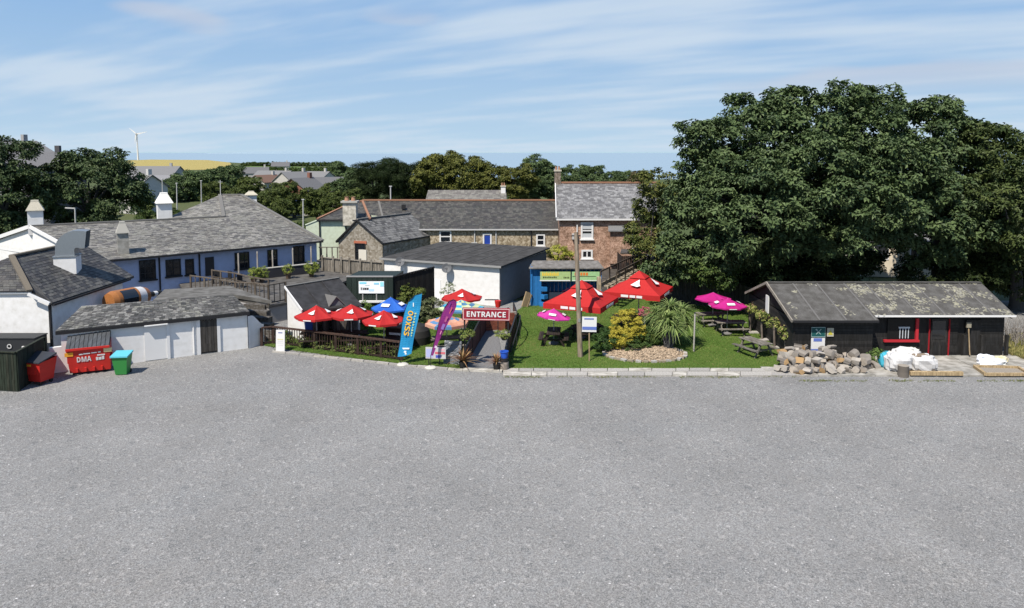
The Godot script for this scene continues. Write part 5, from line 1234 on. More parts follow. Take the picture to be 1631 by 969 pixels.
	bar(pl, "batten", M("plank_pale2", K(0.34, 0.26, 0.16), 0.8, T.wood, 0.8), G(840, 490) + Vector3(0, 0.02, 0.12), fl + Vector3(0.05, 0.9, 0.2), 0.05, 0.1)
	# timber ramp and brown hut behind the parasols
	var tr := thing("timber_stair", G(985, 475), "weathered timber stair with handrails climbing behind the large parasols", "stair")
	var tw := [M("stair_a", K(0.34, 0.29, 0.22), 0.9, T.wood, 0.8), M("stair_b", K(0.46, 0.38, 0.28), 0.9, T.wood, 0.8), M("stair_dark", K(0.09, 0.07, 0.055), 0.9, T.wood, 0.8)]
	var t0 := D(956, 452, 50.0); var t1 := D(1010, 424, 58.0)
	for s in [0.0, 0.9, 1.8]: bar(tr, "stringer", tw[1 if s > 0 else 0], t0 + Vector3(s * 0.55, -0.1 - s * 0.15, 0.3 * s), t1 + Vector3(s * 0.55, -0.1 - s * 0.15, 0.3 * s), 0.07, 0.22)
	for k in 9:
		var p := t0.lerp(t1, (k + 0.5) / 9.0); bx(tr, "tread", tw[0], p + Vector3(0.5, -0.22, 0.2), wb(t0, t0 + Vector3(1, 0, 0.4)), Vector3(1.1, 0.05, 0.5))
	for s in [0.0, 1.1]:
		bar(tr, "handrail", tw[2], t0 + Vector3(s, 0.85, 0.25 * s), t1 + Vector3(s, 0.85, 0.25 * s), 0.07, 0.09)
		for k in 5: var q := t0.lerp(t1, k / 4.0) + Vector3(s, 0, 0.25 * s); bar(tr, "post", tw[2], at_h(q, q.y - 0.8), q + Vector3(0, 0.85, 0), 0.09, 0.09)
	bar(tr, "newel", tw[1], at_h(t0, 0) + Vector3(-0.1, 0, 0.1), t0 + Vector3(-0.1, 0.5, 0.1), 0.28, 0.28)
	var bh := thing("brown_timber_hut", G(1015, 455), "dark brown timber hut on posts beside the brick house", "hut")
	var bc := [M("hut_a", K(0.06, 0.042, 0.036), 0.9, T.wood, 0.8), M("hut_b", K(0.045, 0.032, 0.028), 0.9, T.wood, 0.8)]
	var q0 := D(990, 440, 60.0); var q1 := D(1036, 440, 60.0)
	boards(bh, "board", q0, q1, 0.1, q0.y + 1.7, 0.16, bc); boards(bh, "board", q0 + Vector3(0, 0, -2.5), q0, 0.1, q0.y + 1.7, 0.16, bc)
	var hr := MB.new(); hr.slab([D(988, 403, 60.4), D(1013, 403, 60.4), D(1020, 397, 63), D(990, 397, 63)], Vector3(0, -0.1, 0)); hr.slab([D(1007, 413, 59.6), D(1043, 414, 59.6), D(1043, 405, 62), D(1008, 404, 62)], Vector3(0, -0.1, 0)); put(hr, bh, "roof", M("hut_roof", K(0.10, 0.09, 0.085), 0.9, T.blotch, 0.5))
	for q in [[996, 418, 1001, 430], [1015, 420, 1025, 432]]: panel(bh, "opening", dark, q0, q1, q[0], q[1], q[2], q[3], 0.03, 0.05)
	# telegraph pole
	var tp := thing("telegraph_pole", G(924.5, 570), "tall bare wooden telegraph pole standing on the lawn", "pole")
	var pm := MB.new(); var pb := G(924.5, 570); var pt := D(917.5, 370, 38.9); pm.tube([pb - Vector3(0, 0.1, 0), pb.lerp(pt, 0.5), pt], [0.145, 0.125, 0.105], 12); put(pm, tp, "shaft", M("pole_wood", K(0.30, 0.25, 0.195), 0.9, T.wood, 0.6))
	bx(tp, "plate", M("plate_grey", K(0.3), 0.6, null, 1, 0.5), pb.lerp(pt, 0.3) + Vector3(0, 0, 0.14), Basis.IDENTITY, Vector3(0.12, 0.2, 0.02))
	bar(tp, "step_bolt", dark, pt + Vector3(-0.25, -0.2, 0), pt + Vector3(0.25, -0.2, 0), 0.04, 0.06)
	# sign on a stake
	var sg := thing("stake_sign", G(938.5, 577), "white notice with a blue band on a pale timber stake in the lawn", "sign")
	var sp := G(938.5, 577); bar(sg, "stake", M("plank_pale", K(0.5)), sp, D(938.5, 505, -sp.z), 0.06, 0.06)
	bx(sg, "board", M("notice_white", K(0.7)), D(938.5, 516.5, -sp.z) + Vector3(0, 0, 0.06), Basis(Vector3(0, 0, 1), -0.02), Vector3(0.76, 0.8, 0.03))
	bx(sg, "print", M("notice_blue", K(0.10, 0.15, 0.42), 0.7), D(938.5, 522.5, -sp.z) + Vector3(0, 0, 0.085), Basis(Vector3(0, 0, 1), -0.02), Vector3(0.74, 0.16, 0.008)); bx(sg, "print", M("notice_blue", K(0.1)), D(938, 507.5, -sp.z) + Vector3(0, 0, 0.085), Basis(Vector3(0, 0, 1), -0.02), Vector3(0.5, 0.06, 0.008))
	var mp := thing("metal_post", G(1105, 562), "thin bare metal post standing alone on the lawn", "post")
	var mm := MB.new(); mm.tube([G(1105, 562), G(1105, 562) + Vector3(0.03, 2.2, 0)], [0.045, 0.045], 8); put(mm, mp, "tube", M("post_grey", K(0.34, 0.32, 0.3), 0.6)); bx(mp, "cap", dark, G(1105, 562) + Vector3(0.03, 2.22, 0), Basis.IDENTITY, Vector3(0.1, 0.04, 0.1))
	# planting island
	var bed := thing("bark_bed", G(1027, 566), "oval raised bed of pale bark chippings edged with stones", "flower bed")
	var bp := G(1027, 566); var bmb := MB.new(); var nz := FastNoiseLite.new(); nz.frequency = 2.5
	var BP := func(u, t):
		var a: float = u * TAU; var q := Vector3(cos(a) * 2.15 * t, 0.05 + 0.32 * (1 - t * t) + 0.05 * nz.get_noise_2d(cos(a) * t * 2, sin(a) * t * 2), sin(a) * 1.5 * t)
		return bp + q
	for i in 40:
		for j in 10:
			bmb.c = Color(0.30, 0.235, 0.175) * rf(0.7, 1.2)
			bmb.quad(BP.call(i / 40.0, j / 10.0), BP.call((i + 1) / 40.0, j / 10.0), BP.call((i + 1) / 40.0, (j + 1) / 10.0), BP.call(i / 40.0, (j + 1) / 10.0))
	put(bmb, bed, "mound", M("bark_mound", K(1), 0.95, T.speck, 1.0))
	var chip := MB.new(); chip.box(Vector3.ZERO, Basis.IDENTITY, Vector3(1, 0.25, 0.5)); var xf := []; var cc := PackedColorArray()
	for i in 3200:
		var p: Vector3 = BP.call(rng.randf(), sqrt(rng.randf())) - bed.position
		xf.append(Transform3D(Basis.from_euler(Vector3(rf(-0.5, 0.5), rf(0, TAU), rf(-0.5, 0.5))).scaled(Vector3.ONE * rf(0.05, 0.12)), p + Vector3(0, 0.015, 0))); cc.append(Color(0.36, 0.28, 0.20) * rf(0.6, 1.35))
	scatter(bed, "bark_chips", chip.mesh(), M("chip", K(1), 0.9), xf, cc)
	for i in 34:
		var a := i / 34.0 * TAU; var q: Vector3 = BP.call(i / 34.0, 1.03)
		bx(bed, "edging_stone", [M("paving_a", K(0.3)), M("edging_tan", K(0.34, 0.29, 0.22), 0.9, T.fine, 1.0)][i % 2], at_h(q, 0.07), Basis.from_euler(Vector3(rf(-0.2, 0.2), -a + rf(-0.3, 0.3), 0)), Vector3(rf(0.14, 0.22), 0.16, rf(0.22, 0.36)))
	var z0 := 39.3
	bush("golden_shrub", "rounded golden yellow shrub in the bark bed", "shrub", G(1000, 562), [lobe(1000, 521, 27, 39.4, 1.0), lobe(992, 536, 20, 39.0)], 60, 0.11, Color(0.30, 0.27, 0.03), Color(0.46, 0.38, 0.06), "small", 0.2)
	bush("dark_shrub", "low dark green shrub beside the stake sign", "shrub", G(961, 562), [lobe(961, 543, 17, 39.0, 0.85), lobe(967, 536, 11, 39.4)], 26, 0.15, Color(0.02, 0.05, 0.012), Color(0.06, 0.11, 0.03), "small", 0.3)
	bush("green_shrub", "dark leafy shrub between the golden shrub and the spiky palm", "shrub", G(1030, 562), [lobe(1020, 545, 15, 38.9), lobe(1036, 533, 17, 39.8, 1.1), lobe(1010, 549, 11, 38.6)], 24, 0.16, Color(0.025, 0.055, 0.012), Color(0.08, 0.12, 0.03), "small", 0.3)
	var yu := thing("cordyline_palm", G(1063, 562), "large cordyline palm with arching strap leaves in the bark bed", "palm")
	var ym := MB.new(); var yb := G(1063, 560)
	var heads := [D(1062, 510, 39.6), D(1086, 497, 40.6), D(1046, 502, 40.4), D(1072, 522, 39.2), D(1095, 518, 40.2), D(1068, 492, 40.4)]
	for h in heads: ym.tube([yb, yb.lerp(h, 0.5) + Vector3(0, 0.1, 0), h], [0.1, 0.08, 0.06], 7)
	put(ym, yu, "trunk", M("bark", K(0.07)))
	for h in heads: spikes(yu, h, 170, 1.35, 0.04, Color(0.07, 0.12, 0.03), Color(0.26, 0.32, 0.12), 0.55, "leaf_head", 0.8)
	bush("pink_flower_clump", "clump of pink flowers behind the golden shrub", "flowers", G(1027, 548), [[D(1027, 496, 42.2), Vector3(0.32, 0.28, 0.3)]], 40, 0.1, Color(0.4, 0.06, 0.12), Color(0.5, 0.12, 0.2), "small", 0.15)
	# shrubs behind the flags
	bush("tall_garden_shrub", "tall olive shrub against the black screen wall", "shrub", G(655, 512), [lobe(652, 466, 13, 46.0, 1.1), lobe(664, 472, 13, 45.6, 0.9), lobe(648, 480, 14, 45.6)], 20, 0.18, Color(0.06, 0.10, 0.02), Color(0.17, 0.19, 0.05), "small", 0.35)
	bush("grey_leaf_shrub", "grey-green spreading shrub behind the blue flag", "shrub", G(690, 520), [lobe(690, 488, 15, 45.0, 0.9), lobe(684, 500, 15, 44.5, 0.8), lobe(678, 492, 10, 45)], 18, 0.17, Color(0.06, 0.085, 0.03), Color(0.18, 0.19, 0.10), "small", 0.3)
	bush("green_climber", "small green climber beside the garden bar roof", "shrub", G(583, 520), [lobe(583, 489, 8, 42.6, 1.0), lobe(590, 494, 6, 42.4)], 30, 0.12, Color(0.06, 0.12, 0.02), Color(0.14, 0.2, 0.04), "small", 0.2)
	bush("wall_plant", "small pale plant in front of the white hall wall", "plant", G(715, 505), [[D(714, 461, 49.5), Vector3(0.4, 0.45, 0.35)]], 14, 0.14, Color(0.1, 0.13, 0.06), Color(0.24, 0.26, 0.14), "small", 0.25)
	bush("lime_shrub", "lime yellow shrub behind the blue stall roof", "shrub", Vector3(3.9, 0, -60.5), [[D(890, 404, 60.5), Vector3(1.0, 0.55, 0.8)], [D(899, 410, 60.5), Vector3(0.7, 0.5, 0.6)]], 14, 0.22, Color(0.2, 0.22, 0.03), Color(0.36, 0.36, 0.06), "small", 0.35)
	# planting behind the picket fence
	for i in 7:
		var b := G(455 + i * 27, 554 + i * 3.2) + Vector3(0, 0, -0.5)
		bush("fence_plant", "low bushy plant growing behind the picket fence", "plant", at_h(b, 0.05), [[at_h(b, 0.28), Vector3(0.45, 0.32, 0.35)]], 26, 0.13, Color(0.06, 0.10, 0.025), Color(0.2, 0.22, 0.07), "small", 0.2, "plants behind the picket fence")
	# flower posts beside the black shed
	for q in [[1195, 531, 490, "flowering basket on a tall post farthest up the lawn beside the magenta parasol"], [1214, 543, 503, "flowering basket on a post beside the shed's white window frame"], [1234, 555, 515, "trailing flower basket on a post between the baskets of the shed side"], [1252, 563, 530, "flowering basket on a short post beside the log pile"]]:
		var b := G(q[0], q[1]); var c := D(q[0] - 1, q[2], -b.z)
		var o = bush("flower_post", q[3], "planter", b, [[c, Vector3(0.36, 0.3, 0.34)]], 36, 0.1, Color(0.10, 0.15, 0.03), Color(0.34, 0.36, 0.11), "small", 0.16)
		var m := MB.new(); m.tube([b, c - Vector3(0, 0.1, 0)], [0.07, 0.06], 7); put(m, o, "post", M("post_pale", K(0.22, 0.19, 0.17), 0.9, T.wood, 0.8))
		crown(o, "flowers", [[c + Vector3(0, 0.08, 0.05), Vector3(0.36, 0.28, 0.34)]], 1.4, 0.08, Color(0.55, 0.5, 0.2), Color(0.6, 0.3, 0.25), "small", 0.2)
		bx(o, "foot_stone", M("paving_a", K(0.3)), b + Vector3(0.15, 0.06, 0.1), Basis(Vector3.UP, rf(0, 1)), Vector3(0.6, 0.12, 0.4))
	# weathered board fence behind
	var wf := thing("weathered_board_fence", G(1150, 490), "tall weathered grey board fence under the big tree", "fence")
	var ff := [M("wf_a", K(0.15, 0.14, 0.13), 0.9, T.wood, 0.8), M("wf_b", K(0.11, 0.105, 0.10), 0.9, T.wood, 0.8), M("wf_c", K(0.08, 0.078, 0.075), 0.9, T.wood, 0.8)]
	boards(wf, "board", G(1112, 488), G(1170, 492), 0.02, 2.3, 0.28, ff, 0.12); boards(wf, "board", G(1170, 492), G(1214, 512), 0.02, 1.9, 0.2, ff, 0.04); boards(wf, "board", G(1040, 478), G(1112, 488), 0.02, 1.9, 0.2, [ff[2]], 0.04)
	for x in [[1112, 488], [1170, 492]]: bar(wf, "post", ff[1], G(x[0], x[1]) + Vector3(0, 0, -0.08), at_h(G(x[0], x[1]), 2.2) + Vector3(0, 0, -0.08), 0.12, 0.12)

# ---------- black shed and the things before it
func build_shed():
	var dark := M("dark_trim", K(0.02)); var trim := M("white_trim", K(0.62))
	var bk := [M("shed_a", K(0.022, 0.022, 0.023), 0.7, T.wood, 0.8), M("shed_b", K(0.028, 0.028, 0.029), 0.7, T.wood, 0.8), M("shed_c", K(0.036, 0.035, 0.035), 0.7, T.wood, 0.8)]
	var felt := M("shed_felt", K(0.16, 0.157, 0.153), 0.9, T.blotch, 0.35, 0.0, T.fine, 0.9)
	var red := M("frame_red", K(0.38, 0.02, 0.03), 0.6)
	var o := thing("black_shed", Vector3(20.8, 0, -41.3), "long black timber shed with a lichen-spotted felt roof", "shed")
	var x0 := 15.0; var xm := 19.2; var x1 := 26.7; var zf := 37.75; var zr := 38.35; var zb := 45.0; var rz := 41.3; var rh := 3.5
	walls(o, "wall", bk[0], [Vector3(x0, 0, -zf - 0.03), Vector3(xm, 0, -zf - 0.03), Vector3(xm, 0, -zr - 0.03), Vector3(xm + 0.01, 0, -zb), Vector3(x0, 0, -zb)], 0.0, 2.2)
	walls(o, "wall", bk[0], [Vector3(xm, 0, -zr - 0.2), Vector3(x1, 0, -zr - 0.2), Vector3(x1, 0, -zb), Vector3(xm, 0, -zb)], 0.0, 2.15)
	var gab := MB.new()
	for x in [x0, x1]: gab.tri(Vector3(x, 2.15, -zf - 0.1), Vector3(x, 2.15, -zb), Vector3(x, rh - 0.1, -rz))
	put(gab, o, "gable", bk[0])
	# horizontal weatherboards, each its own piece
	for r in 13:
		var y := 0.09 + r * 0.165; var tilt := Basis(Vector3.RIGHT, 0.09)
		bx(o, "weatherboard", bk[rng.randi() % 3], Vector3((x0 + xm) / 2, y, -zf), tilt, Vector3(xm - x0, 0.16, 0.022))
		for seg in [[xm + 1.95, 22.0], [23.1, 24.2], [25.4, x1]]: bx(o, "weatherboard", bk[rng.randi() % 3], Vector3((seg[0] + seg[1]) / 2, y, -zr - 0.17), tilt, Vector3(seg[1] - seg[0], 0.16, 0.022))
		if r < 6: bx(o, "weatherboard", bk[1 + rng.randi() % 2], Vector3(xm + 1.0, y, -zr - 0.17), tilt, Vector3(1.9, 0.16, 0.022))
		bx(o, "weatherboard", bk[rng.randi() % 3], Vector3(x0 - 0.01, y, (-zf - zb) / 2), Basis(Vector3.UP, PI / 2) * tilt, Vector3(zb - zf, 0.16, 0.022))
	# roof sheets with lichen
	var ml := MB.new(); ml.slab([Vector3(x0 - 0.25, 2.2, -zf + 0.4), Vector3(xm + 0.1, 2.2, -zf + 0.4), Vector3(xm + 0.1, rh, -rz), Vector3(x0 - 0.25, rh, -rz)], Vector3(0, -0.07, 0)); put(ml, o, "roof", felt)
	var mr := MB.new(); mr.slab([Vector3(xm + 0.1, 2.33, -zr + 0.35), Vector3(x1 + 0.2, 2.33, -zr + 0.35), Vector3(x1 + 0.45, rh - 0.01, -rz), Vector3(xm + 0.1, rh - 0.01, -rz)], Vector3(0, -0.07, 0)); put(mr, o, "roof", felt)
	var mk := MB.new(); mk.slab([Vector3(x1 + 0.2, 2.15, -zb - 0.2), Vector3(x0 - 0.25, 2.15, -zb - 0.2), Vector3(x0 - 0.25, rh - 0.02, -rz), Vector3(x1 + 0.45, rh - 0.02, -rz)], Vector3(0, -0.07, 0)); put(mk, o, "roof", felt)
	for x in [16.2, 17.6, 19.15, 20.4, 21.8, 23.2, 24.6, 25.8]:
		var ee := Vector3(x, 2.215 if x < xm else 2.345, -zf + 0.38 if x < xm else -zr + 0.33)
		bar(o, "felt_lap", M("felt_lap2", K(0.165, 0.162, 0.158), 0.9, T.fine, 1.0), ee, Vector3(x, rh + 0.012, -rz), 0.09, 0.016)
	bar(o, "ridge_strip", felt, Vector3(x0 - 0.25, rh + 0.02, -rz), Vector3(x1 + 0.4, rh + 0.02, -rz), 0.3, 0.03)
	bar(o, "fascia", trim, Vector3(xm + 0.15, 2.28, -zr + 0.38), Vector3(x1 + 0.25, 2.28, -zr + 0.38), 0.03, 0.1)
	bar(o, "fascia", dark, Vector3(x0 - 0.2, 2.14, -zf + 0.42), Vector3(xm + 0.1, 2.14, -zf + 0.42), 0.03, 0.12)
	bar(o, "verge_board", M("verge_pale", K(0.36, 0.33, 0.29), 0.8, T.wood, 0.8), Vector3(x0 - 0.28, 2.16, -zf + 0.42), Vector3(x0 - 0.28, rh - 0.02, -rz), 0.06, 0.16); bar(o, "verge_board", M("verge_pale", K(0.36)), Vector3(x0 - 0.28, rh - 0.02, -rz), Vector3(x0 - 0.28, 2.15, -zb), 0.06, 0.14)
	# lichen crusts on the right-hand roof
	var disc := MB.new()
	for k in 7: disc.tri(Vector3(0, 0.1, 0), Vector3(cos((k + 1) * TAU / 7) * rf(0.6, 1.2), 0, sin((k + 1) * TAU / 7) * rf(0.6, 1.2)), Vector3(cos(k * TAU / 7), 0, sin(k * TAU / 7)))
	var xf := []; var cc := PackedColorArray(); var nz := FastNoiseLite.new(); nz.frequency = 0.55; nz.seed = 13; nz.fractal_octaves = 3
	for i in 9000:
		var x := rf(x0, x1 + 0.2); var t := rng.randf(); var left := x < xm + 0.1
		var d := nz.get_noise_2d(x, t * 4.5) + (0.14 * (1.0 - absf(x - 23.2) / 3.5) if not left else -0.34) + (0.2 if t > 0.9 and x < 21.5 else 0.0)
		if d + rf(-0.34, 0.34) < 0.30: continue
		var p := Vector3(x, lerpf(2.2, rh, t), lerpf(-zf + 0.4, -rz, t)) if left else Vector3(x, lerpf(2.33, rh - 0.01, t), lerpf(-zr + 0.35, -rz, t))
		var s := 0.012 + 0.06 * pow(rng.randf(), 2.0)
		xf.append(Transform3D(Basis(Vector3.RIGHT, 0.36) * Basis(Vector3.UP, rf(0, TAU)) * Basis.from_scale(Vector3(s * rf(0.8, 2.6), s * 0.25, s)), p + Vector3(0, 0.006, 0) - o.position)); cc.append(Color(0.21, 0.205, 0.185).lerp(Color(0.25, 0.24, 0.17), rng.randf()) * rf(0.7, 1.15))
	scatter(o, "lichen", disc.mesh(), M("lichen", K(1), 0.95), xf, cc)
	# openings
	var wa := Vector3(xm, 0, -zr - 0.15); var wbn := Vector3(x1, 0, -zr - 0.15)
	panel(o, "window_opening", M("void", K(0.006), 0.5), wa, wbn, 1413, 508, 1456, 541, 0.02, 0.01)
	var wf := panel(o, "window_frame", red, wa, wbn, 1407, 541, 1463, 544.5, 0.14, 0.06); panel(o, "window_frame", red, wa, wbn, 1457, 507, 1463, 541, 0.1, 0.05)
	panel(o, "door_frame", red, wa, wbn, 1477.5, 508, 1480.8, 573, 0.12, 0.05); panel(o, "door_frame", red, wa, wbn, 1509, 508, 1512.5, 573, 0.12, 0.05)
	panel(o, "door", bk[2], wa, wbn, 1481, 508, 1509, 573, 0.05, 0.02)
	for x in [1485, 1497]: panel(o, "door_panel", bk[0], wa, wbn, x, 545, x + 9, 570, 0.03, 0.05); 
	panel(o, "door_glass", M("glass", K(0.01)), wa, wbn, 1484, 511, 1506, 540, 0.02, 0.05)
	panel(o, "door", bk[1], wa, wbn, 1536, 510, 1562, 573, 0.05, 0.02); 
	for x in [1533, 1561, 1601]: panel(o, "corner_post", bk[2], wa, wbn, x - 3, 533, x + 3, 574, 0.2, 0.1)
	panel(o, "door_step", M("step_grey", K(0.2), 0.9), wa, wbn, 1480, 573.5, 1522, 576.5, 0.5, 0.25); panel(o, "door_step", M("step_grey", K(0.2)), wa, wbn, 1534, 573.5, 1562, 576, 0.4, 0.2)
	bar(o, "broom_handle", M("plank_pale", K(0.45)), D(1545, 566, 37.9), D(1543, 521, 38.3), 0.04, 0.05); bx(o, "broom_head", M("broom", K(0.24, 0.22, 0.17), 0.9), D(1543.5, 518, 38.25), Basis.IDENTITY, Vector3(0.24, 0.28, 0.08))
	var gl := Vector3(x0 - 0.03, 0, -zb); var gr := Vector3(x0 - 0.03, 0, -zf)
	panel(o, "gable_window", trim, gl, gr, 1221, 472, 1226, 497, 0.06, 0.04)
	# a white chair seen through the window
	var ch := thing("white_chair", Vector3(20.3, 0.55, -38.25), "white slatted chair back standing in the shed window", "chair")
	for k in 4: panel(ch, "slat", M("chair_pale", K(0.42, 0.45, 0.48), 0.6), wa, wbn, 1432 + k * 4.5, 523, 1434 + k * 4.5, 539, 0.02, 0.04)
	panel(ch, "top_rail", M("chair_pale", K(0.4)), wa, wbn, 1431, 520.5, 1449, 523, 0.03, 0.04)
	# signs on the shed
	var sa := Vector3(x0, 0, -zf + 0.02); var sb2 := Vector3(xm, 0, -zf + 0.02)
	var s1 := thing("green_cutlery_sign", onwall(sa, sb2, 1303, 537), "dark green sign with crossed knife and fork on the black shed", "sign")
	panel(s1, "board", M("sign_green", K(0.012, 0.075, 0.075), 0.5), sa, sb2, 1292, 521, 1314.5, 537, 0.03, 0.03)
	for q in [[1292, 521, 1314.5, 521.9], [1292, 536.1, 1314.5, 537], [1292, 522, 1292.9, 536], [1313.6, 522, 1314.5, 536]]: panel(s1, "border", M("sign_pale", K(0.3, 0.4, 0.4), 0.6), sa, sb2, q[0], q[1], q[2], q[3], 0.008, 0.05)
	for s in [-1, 1]:
		var c := onwall(sa, sb2, 1303.3, 528.6) + Vector3(0, 0, 0.055); bar(s1, "cutlery", M("sign_pale", K(0.4)), c + Vector3(-0.12 * s, -0.13, 0), c + Vector3(0.12 * s, 0.13, 0), 0.012, 0.03)
		bx(s1, "cutlery_head", M("sign_pale", K(0.4)), c + Vector3(0.11 * s, 0.12, 0.002), Basis(Vector3(0, 0, 1), -s * 0.75), Vector3(0.035 if s > 0 else 0.07, 0.09, 0.012))
	var s2 := thing("yellow_warning_notice", onwall(sa, sb2, 1322, 536), "small cream notice with a yellow triangle on the black shed", "sign")
	panel(s2, "board", M("notice_cream", K(0.42, 0.40, 0.32), 0.6), sa, sb2, 1317, 522.5, 1328, 536, 0.02, 0.03)
	var tri := MB.new(); var tc := onwall(sa, sb2, 1322.5, 529.5) + Vector3(0, 0, 0.05); tri.tri(tc + Vector3(-0.13, -0.13, 0), tc + Vector3(0.13, -0.13, 0), tc + Vector3(0, 0.14, 0)); put(tri, s2, "triangle", M("notice_yellow", K(0.45, 0.40, 0.05), 0.6))
	var s3 := thing("white_blue_notice", onwall(sa, sb2, 1302, 563), "white notice with blue bands below the green cutlery sign", "sign")
	panel(s3, "board", M("notice_white", K(0.7)), sa, sb2, 1291, 538.5, 1314, 566, 0.02, 0.03)
	for q in [[1295.5, 538.8, 1309, 543.8], [1291.3, 555.8, 1313.7, 559.5]]: panel(s3, "print", M("notice_blue", K(0.1)), sa, sb2, q[0], q[1], q[2], q[3], 0.008, 0.045)
	# split logs
	var protos := []
	for v in 6: protos.append(log_mesh(v))
	var barkm := M("log", K(1), 0.92, T.fine, 2.0)
	var lay := [[0.16, 35.25, 1258, 1400, 13.0], [0.16, 35.75, 1262, 1404, 13.5], [0.42, 35.7, 1258, 1398, 13.0], [0.40, 36.2, 1254, 1392, 13.5], [0.66, 36.15, 1262, 1372, 13.5], [0.62, 36.6, 1252, 1340, 14.0], [0.84, 36.6, 1264, 1300, 14.0], [0.82, 36.7, 1322, 1348, 14.0]]
	var stray := [[0.13, 35.0, 1283], [0.13, 34.95, 1296], [0.15, 35.0, 1335], [0.13, 35.1, 1352], [0.12, 35.4, 1250], [0.13, 36.0, 1408]]
	var spots := []
	for l in lay:
		var x: float = l[2]
		while x <= l[3]: spots.append([l[0] + rf(-0.04, 0.04), l[1] + rf(-0.08, 0.08), x + rf(-3, 3)]); x += l[4]
	spots.append_array(stray)
	for s in spots:
		var p := Vector3((s[2] - 815.5) * s[1] / F, s[0] + 0.07, -s[1])
		var lg := MeshInstance3D.new(); lg.name = numbered("split_log"); lg.mesh = protos[rng.randi() % 6]; lg.material_override = barkm
		add_child(lg); lg.transform = Transform3D(Basis.from_euler(Vector3(rf(-0.35, 0.35), rf(-1.2, 1.2) + PI / 2 * (rng.randi() % 2), rf(0, TAU))).scaled(Vector3(rf(0.75, 1.15), rf(0.75, 1.1), rf(0.75, 1.15))), p)
		tag(lg, "split firewood log heaped in front of the black shed", "log", "logs of the firewood heap")
	var stp := thing("chopping_stump", G(1438, 601), "upright sawn log standing beside the white bulk bags", "stump")
	var sm := MB.new(); var sp := G(1438.5, 600); sm.c = Color(0.17, 0.15, 0.13); sm.lathe(sp, [Vector2(0.27, 0), Vector2(0.25, 0.25), Vector2(0.26, 0.56)], 13); put(sm, stp, "bark", barkm)
	var se := MB.new(); se.c = Color(0.36, 0.32, 0.27); se.lathe(sp + Vector3(0, 0.56, 0), [Vector2(0.26, 0), Vector2(0.01, 0.015)], 13); put(se, stp, "cut_face", barkm)
	# bulk bags
	bulk_bag("slumped white bulk bag beside the sawn log", G(1430, 592), Vector3(0.62, 0.78, 0.5), 3, false)
	bulk_bag("round open white bulk bag filled with offcuts", G(1467, 592), Vector3(0.68, 0.8, 0.55), 8, true)
	bulk_bag("half-hidden white bulk bag leaning on the shed wall", G(1443, 581), Vector3(0.7, 0.7, 0.45), 12, false)
	bulk_bag("crumpled pale sack with a turquoise side beside the log heap", G(1412, 586), Vector3(0.42, 0.66, 0.4), 15, false, K(0.05, 0.36, 0.5))
	var sh := thing("folded_sheeting", G(1580, 583), "low heap of folded white and yellowish plastic sheeting on the concrete", "sheeting")
	for q in [[1570, 579, 0.42, 0.22, K(0.66, 0.69, 0.76)], [1586, 581, 0.5, 0.14, K(0.62, 0.62, 0.6)], [1594, 579.5, 0.32, 0.18, K(0.62, 0.55, 0.36)], [1578, 583, 0.6, 0.08, K(0.6, 0.62, 0.66)]]:
		put(lump(G(q[0], q[1]) + Vector3(0, 0.05, 0), Vector3(q[2], q[3], q[2] * 0.6), int(q[0]), 0.28), sh, "fold", M("sheeting%d" % q[0], q[4], 0.4))
	var new_wood := M("new_timber", K(0.52, 0.40, 0.24), 0.8, T.wood, 0.8)
	var t1 := thing("timber_beam", G(1490, 600), "long pale timber beam lying on the concrete beside the stump", "beam")
	bar(t1, "beam", new_wood, G(1449, 600) + Vector3(0, 0.17, 0), G(1533, 600.5) + Vector3(0, 0.17, 0), 0.18, 0.18); bar(t1, "bearer", new_wood, G(1455, 598) + Vector3(0, 0.09, -0.2), G(1530, 598.5) + Vector3(0, 0.09, -0.2), 0.1, 0.05)
	var t2 := thing("timber_pallet", G(1590, 600), "flat pale timber frame lying on the concrete below the plastic sheeting", "timber frame")
	var f0 := G(1570, 601) + Vector3(0, 0.14, 0); var f1 := G(1640, 601) + Vector3(0, 0.14, 0); var f2 := G(1622, 590) + Vector3(0, 0.14, 0); var f3 := G(1552, 588) + Vector3(0, 0.14, 0)
	for q in [[f0, f1], [f1, f2], [f2, f3], [f3, f0]]: bar(t2, "rail", new_wood, q[0], q[1], 0.12, 0.14)
	var fm := MB.new(); fm.slab([f0 - Vector3(0, 0.03, 0), f1 - Vector3(0, 0.03, 0), f2 - Vector3(0, 0.03, 0), f3 - Vector3(0, 0.03, 0)], Vector3(0, -0.03, 0)); put(fm, t2, "panel", M("ply", K(0.34, 0.30, 0.25), 0.85, T.fine, 1.0))
	# weed before the shed, dead brush and dry grass at its end
	bush("tall_weed", "leafy green weed growing against the shed behind the logs", "weed", G(1393, 583), [[G(1393, 583) + Vector3(0, 0.45, 0), Vector3(0.35, 0.5, 0.3)]], 14, 0.2, Color(0.07, 0.13, 0.03), Color(0.16, 0.22, 0.06), "small", 0.25)
	var br := thing("brush_heap", G(1640, 560), "heap of bare grey twigs at the end of the black shed", "brush heap")
	var bm := MB.new()
	for i in 260:
		var p := G(1640, 556) + Vector3(rng.randfn() * 1.0, 0, rng.randfn() * 0.8 - 1.0); var d := Vector3(rf(-0.7, 0.7), rf(0.6, 1.6), rf(-0.5, 0.5))
		bm.c = Color(0.22, 0.20, 0.18) * rf(0.6, 1.4); bm.tube([p, p + d * 0.6 + Vector3(rf(-0.1, 0.1), 0, 0), p + d * 1.1 + Vector3(rf(-0.3, 0.3), rf(-0.2, 0), 0)], [0.016, 0.012, 0.004], 4, false)
	put(bm, br, "twigs", M("twig", K(1), 0.9), "stuff")
	var xg := []; var cg := PackedColorArray()
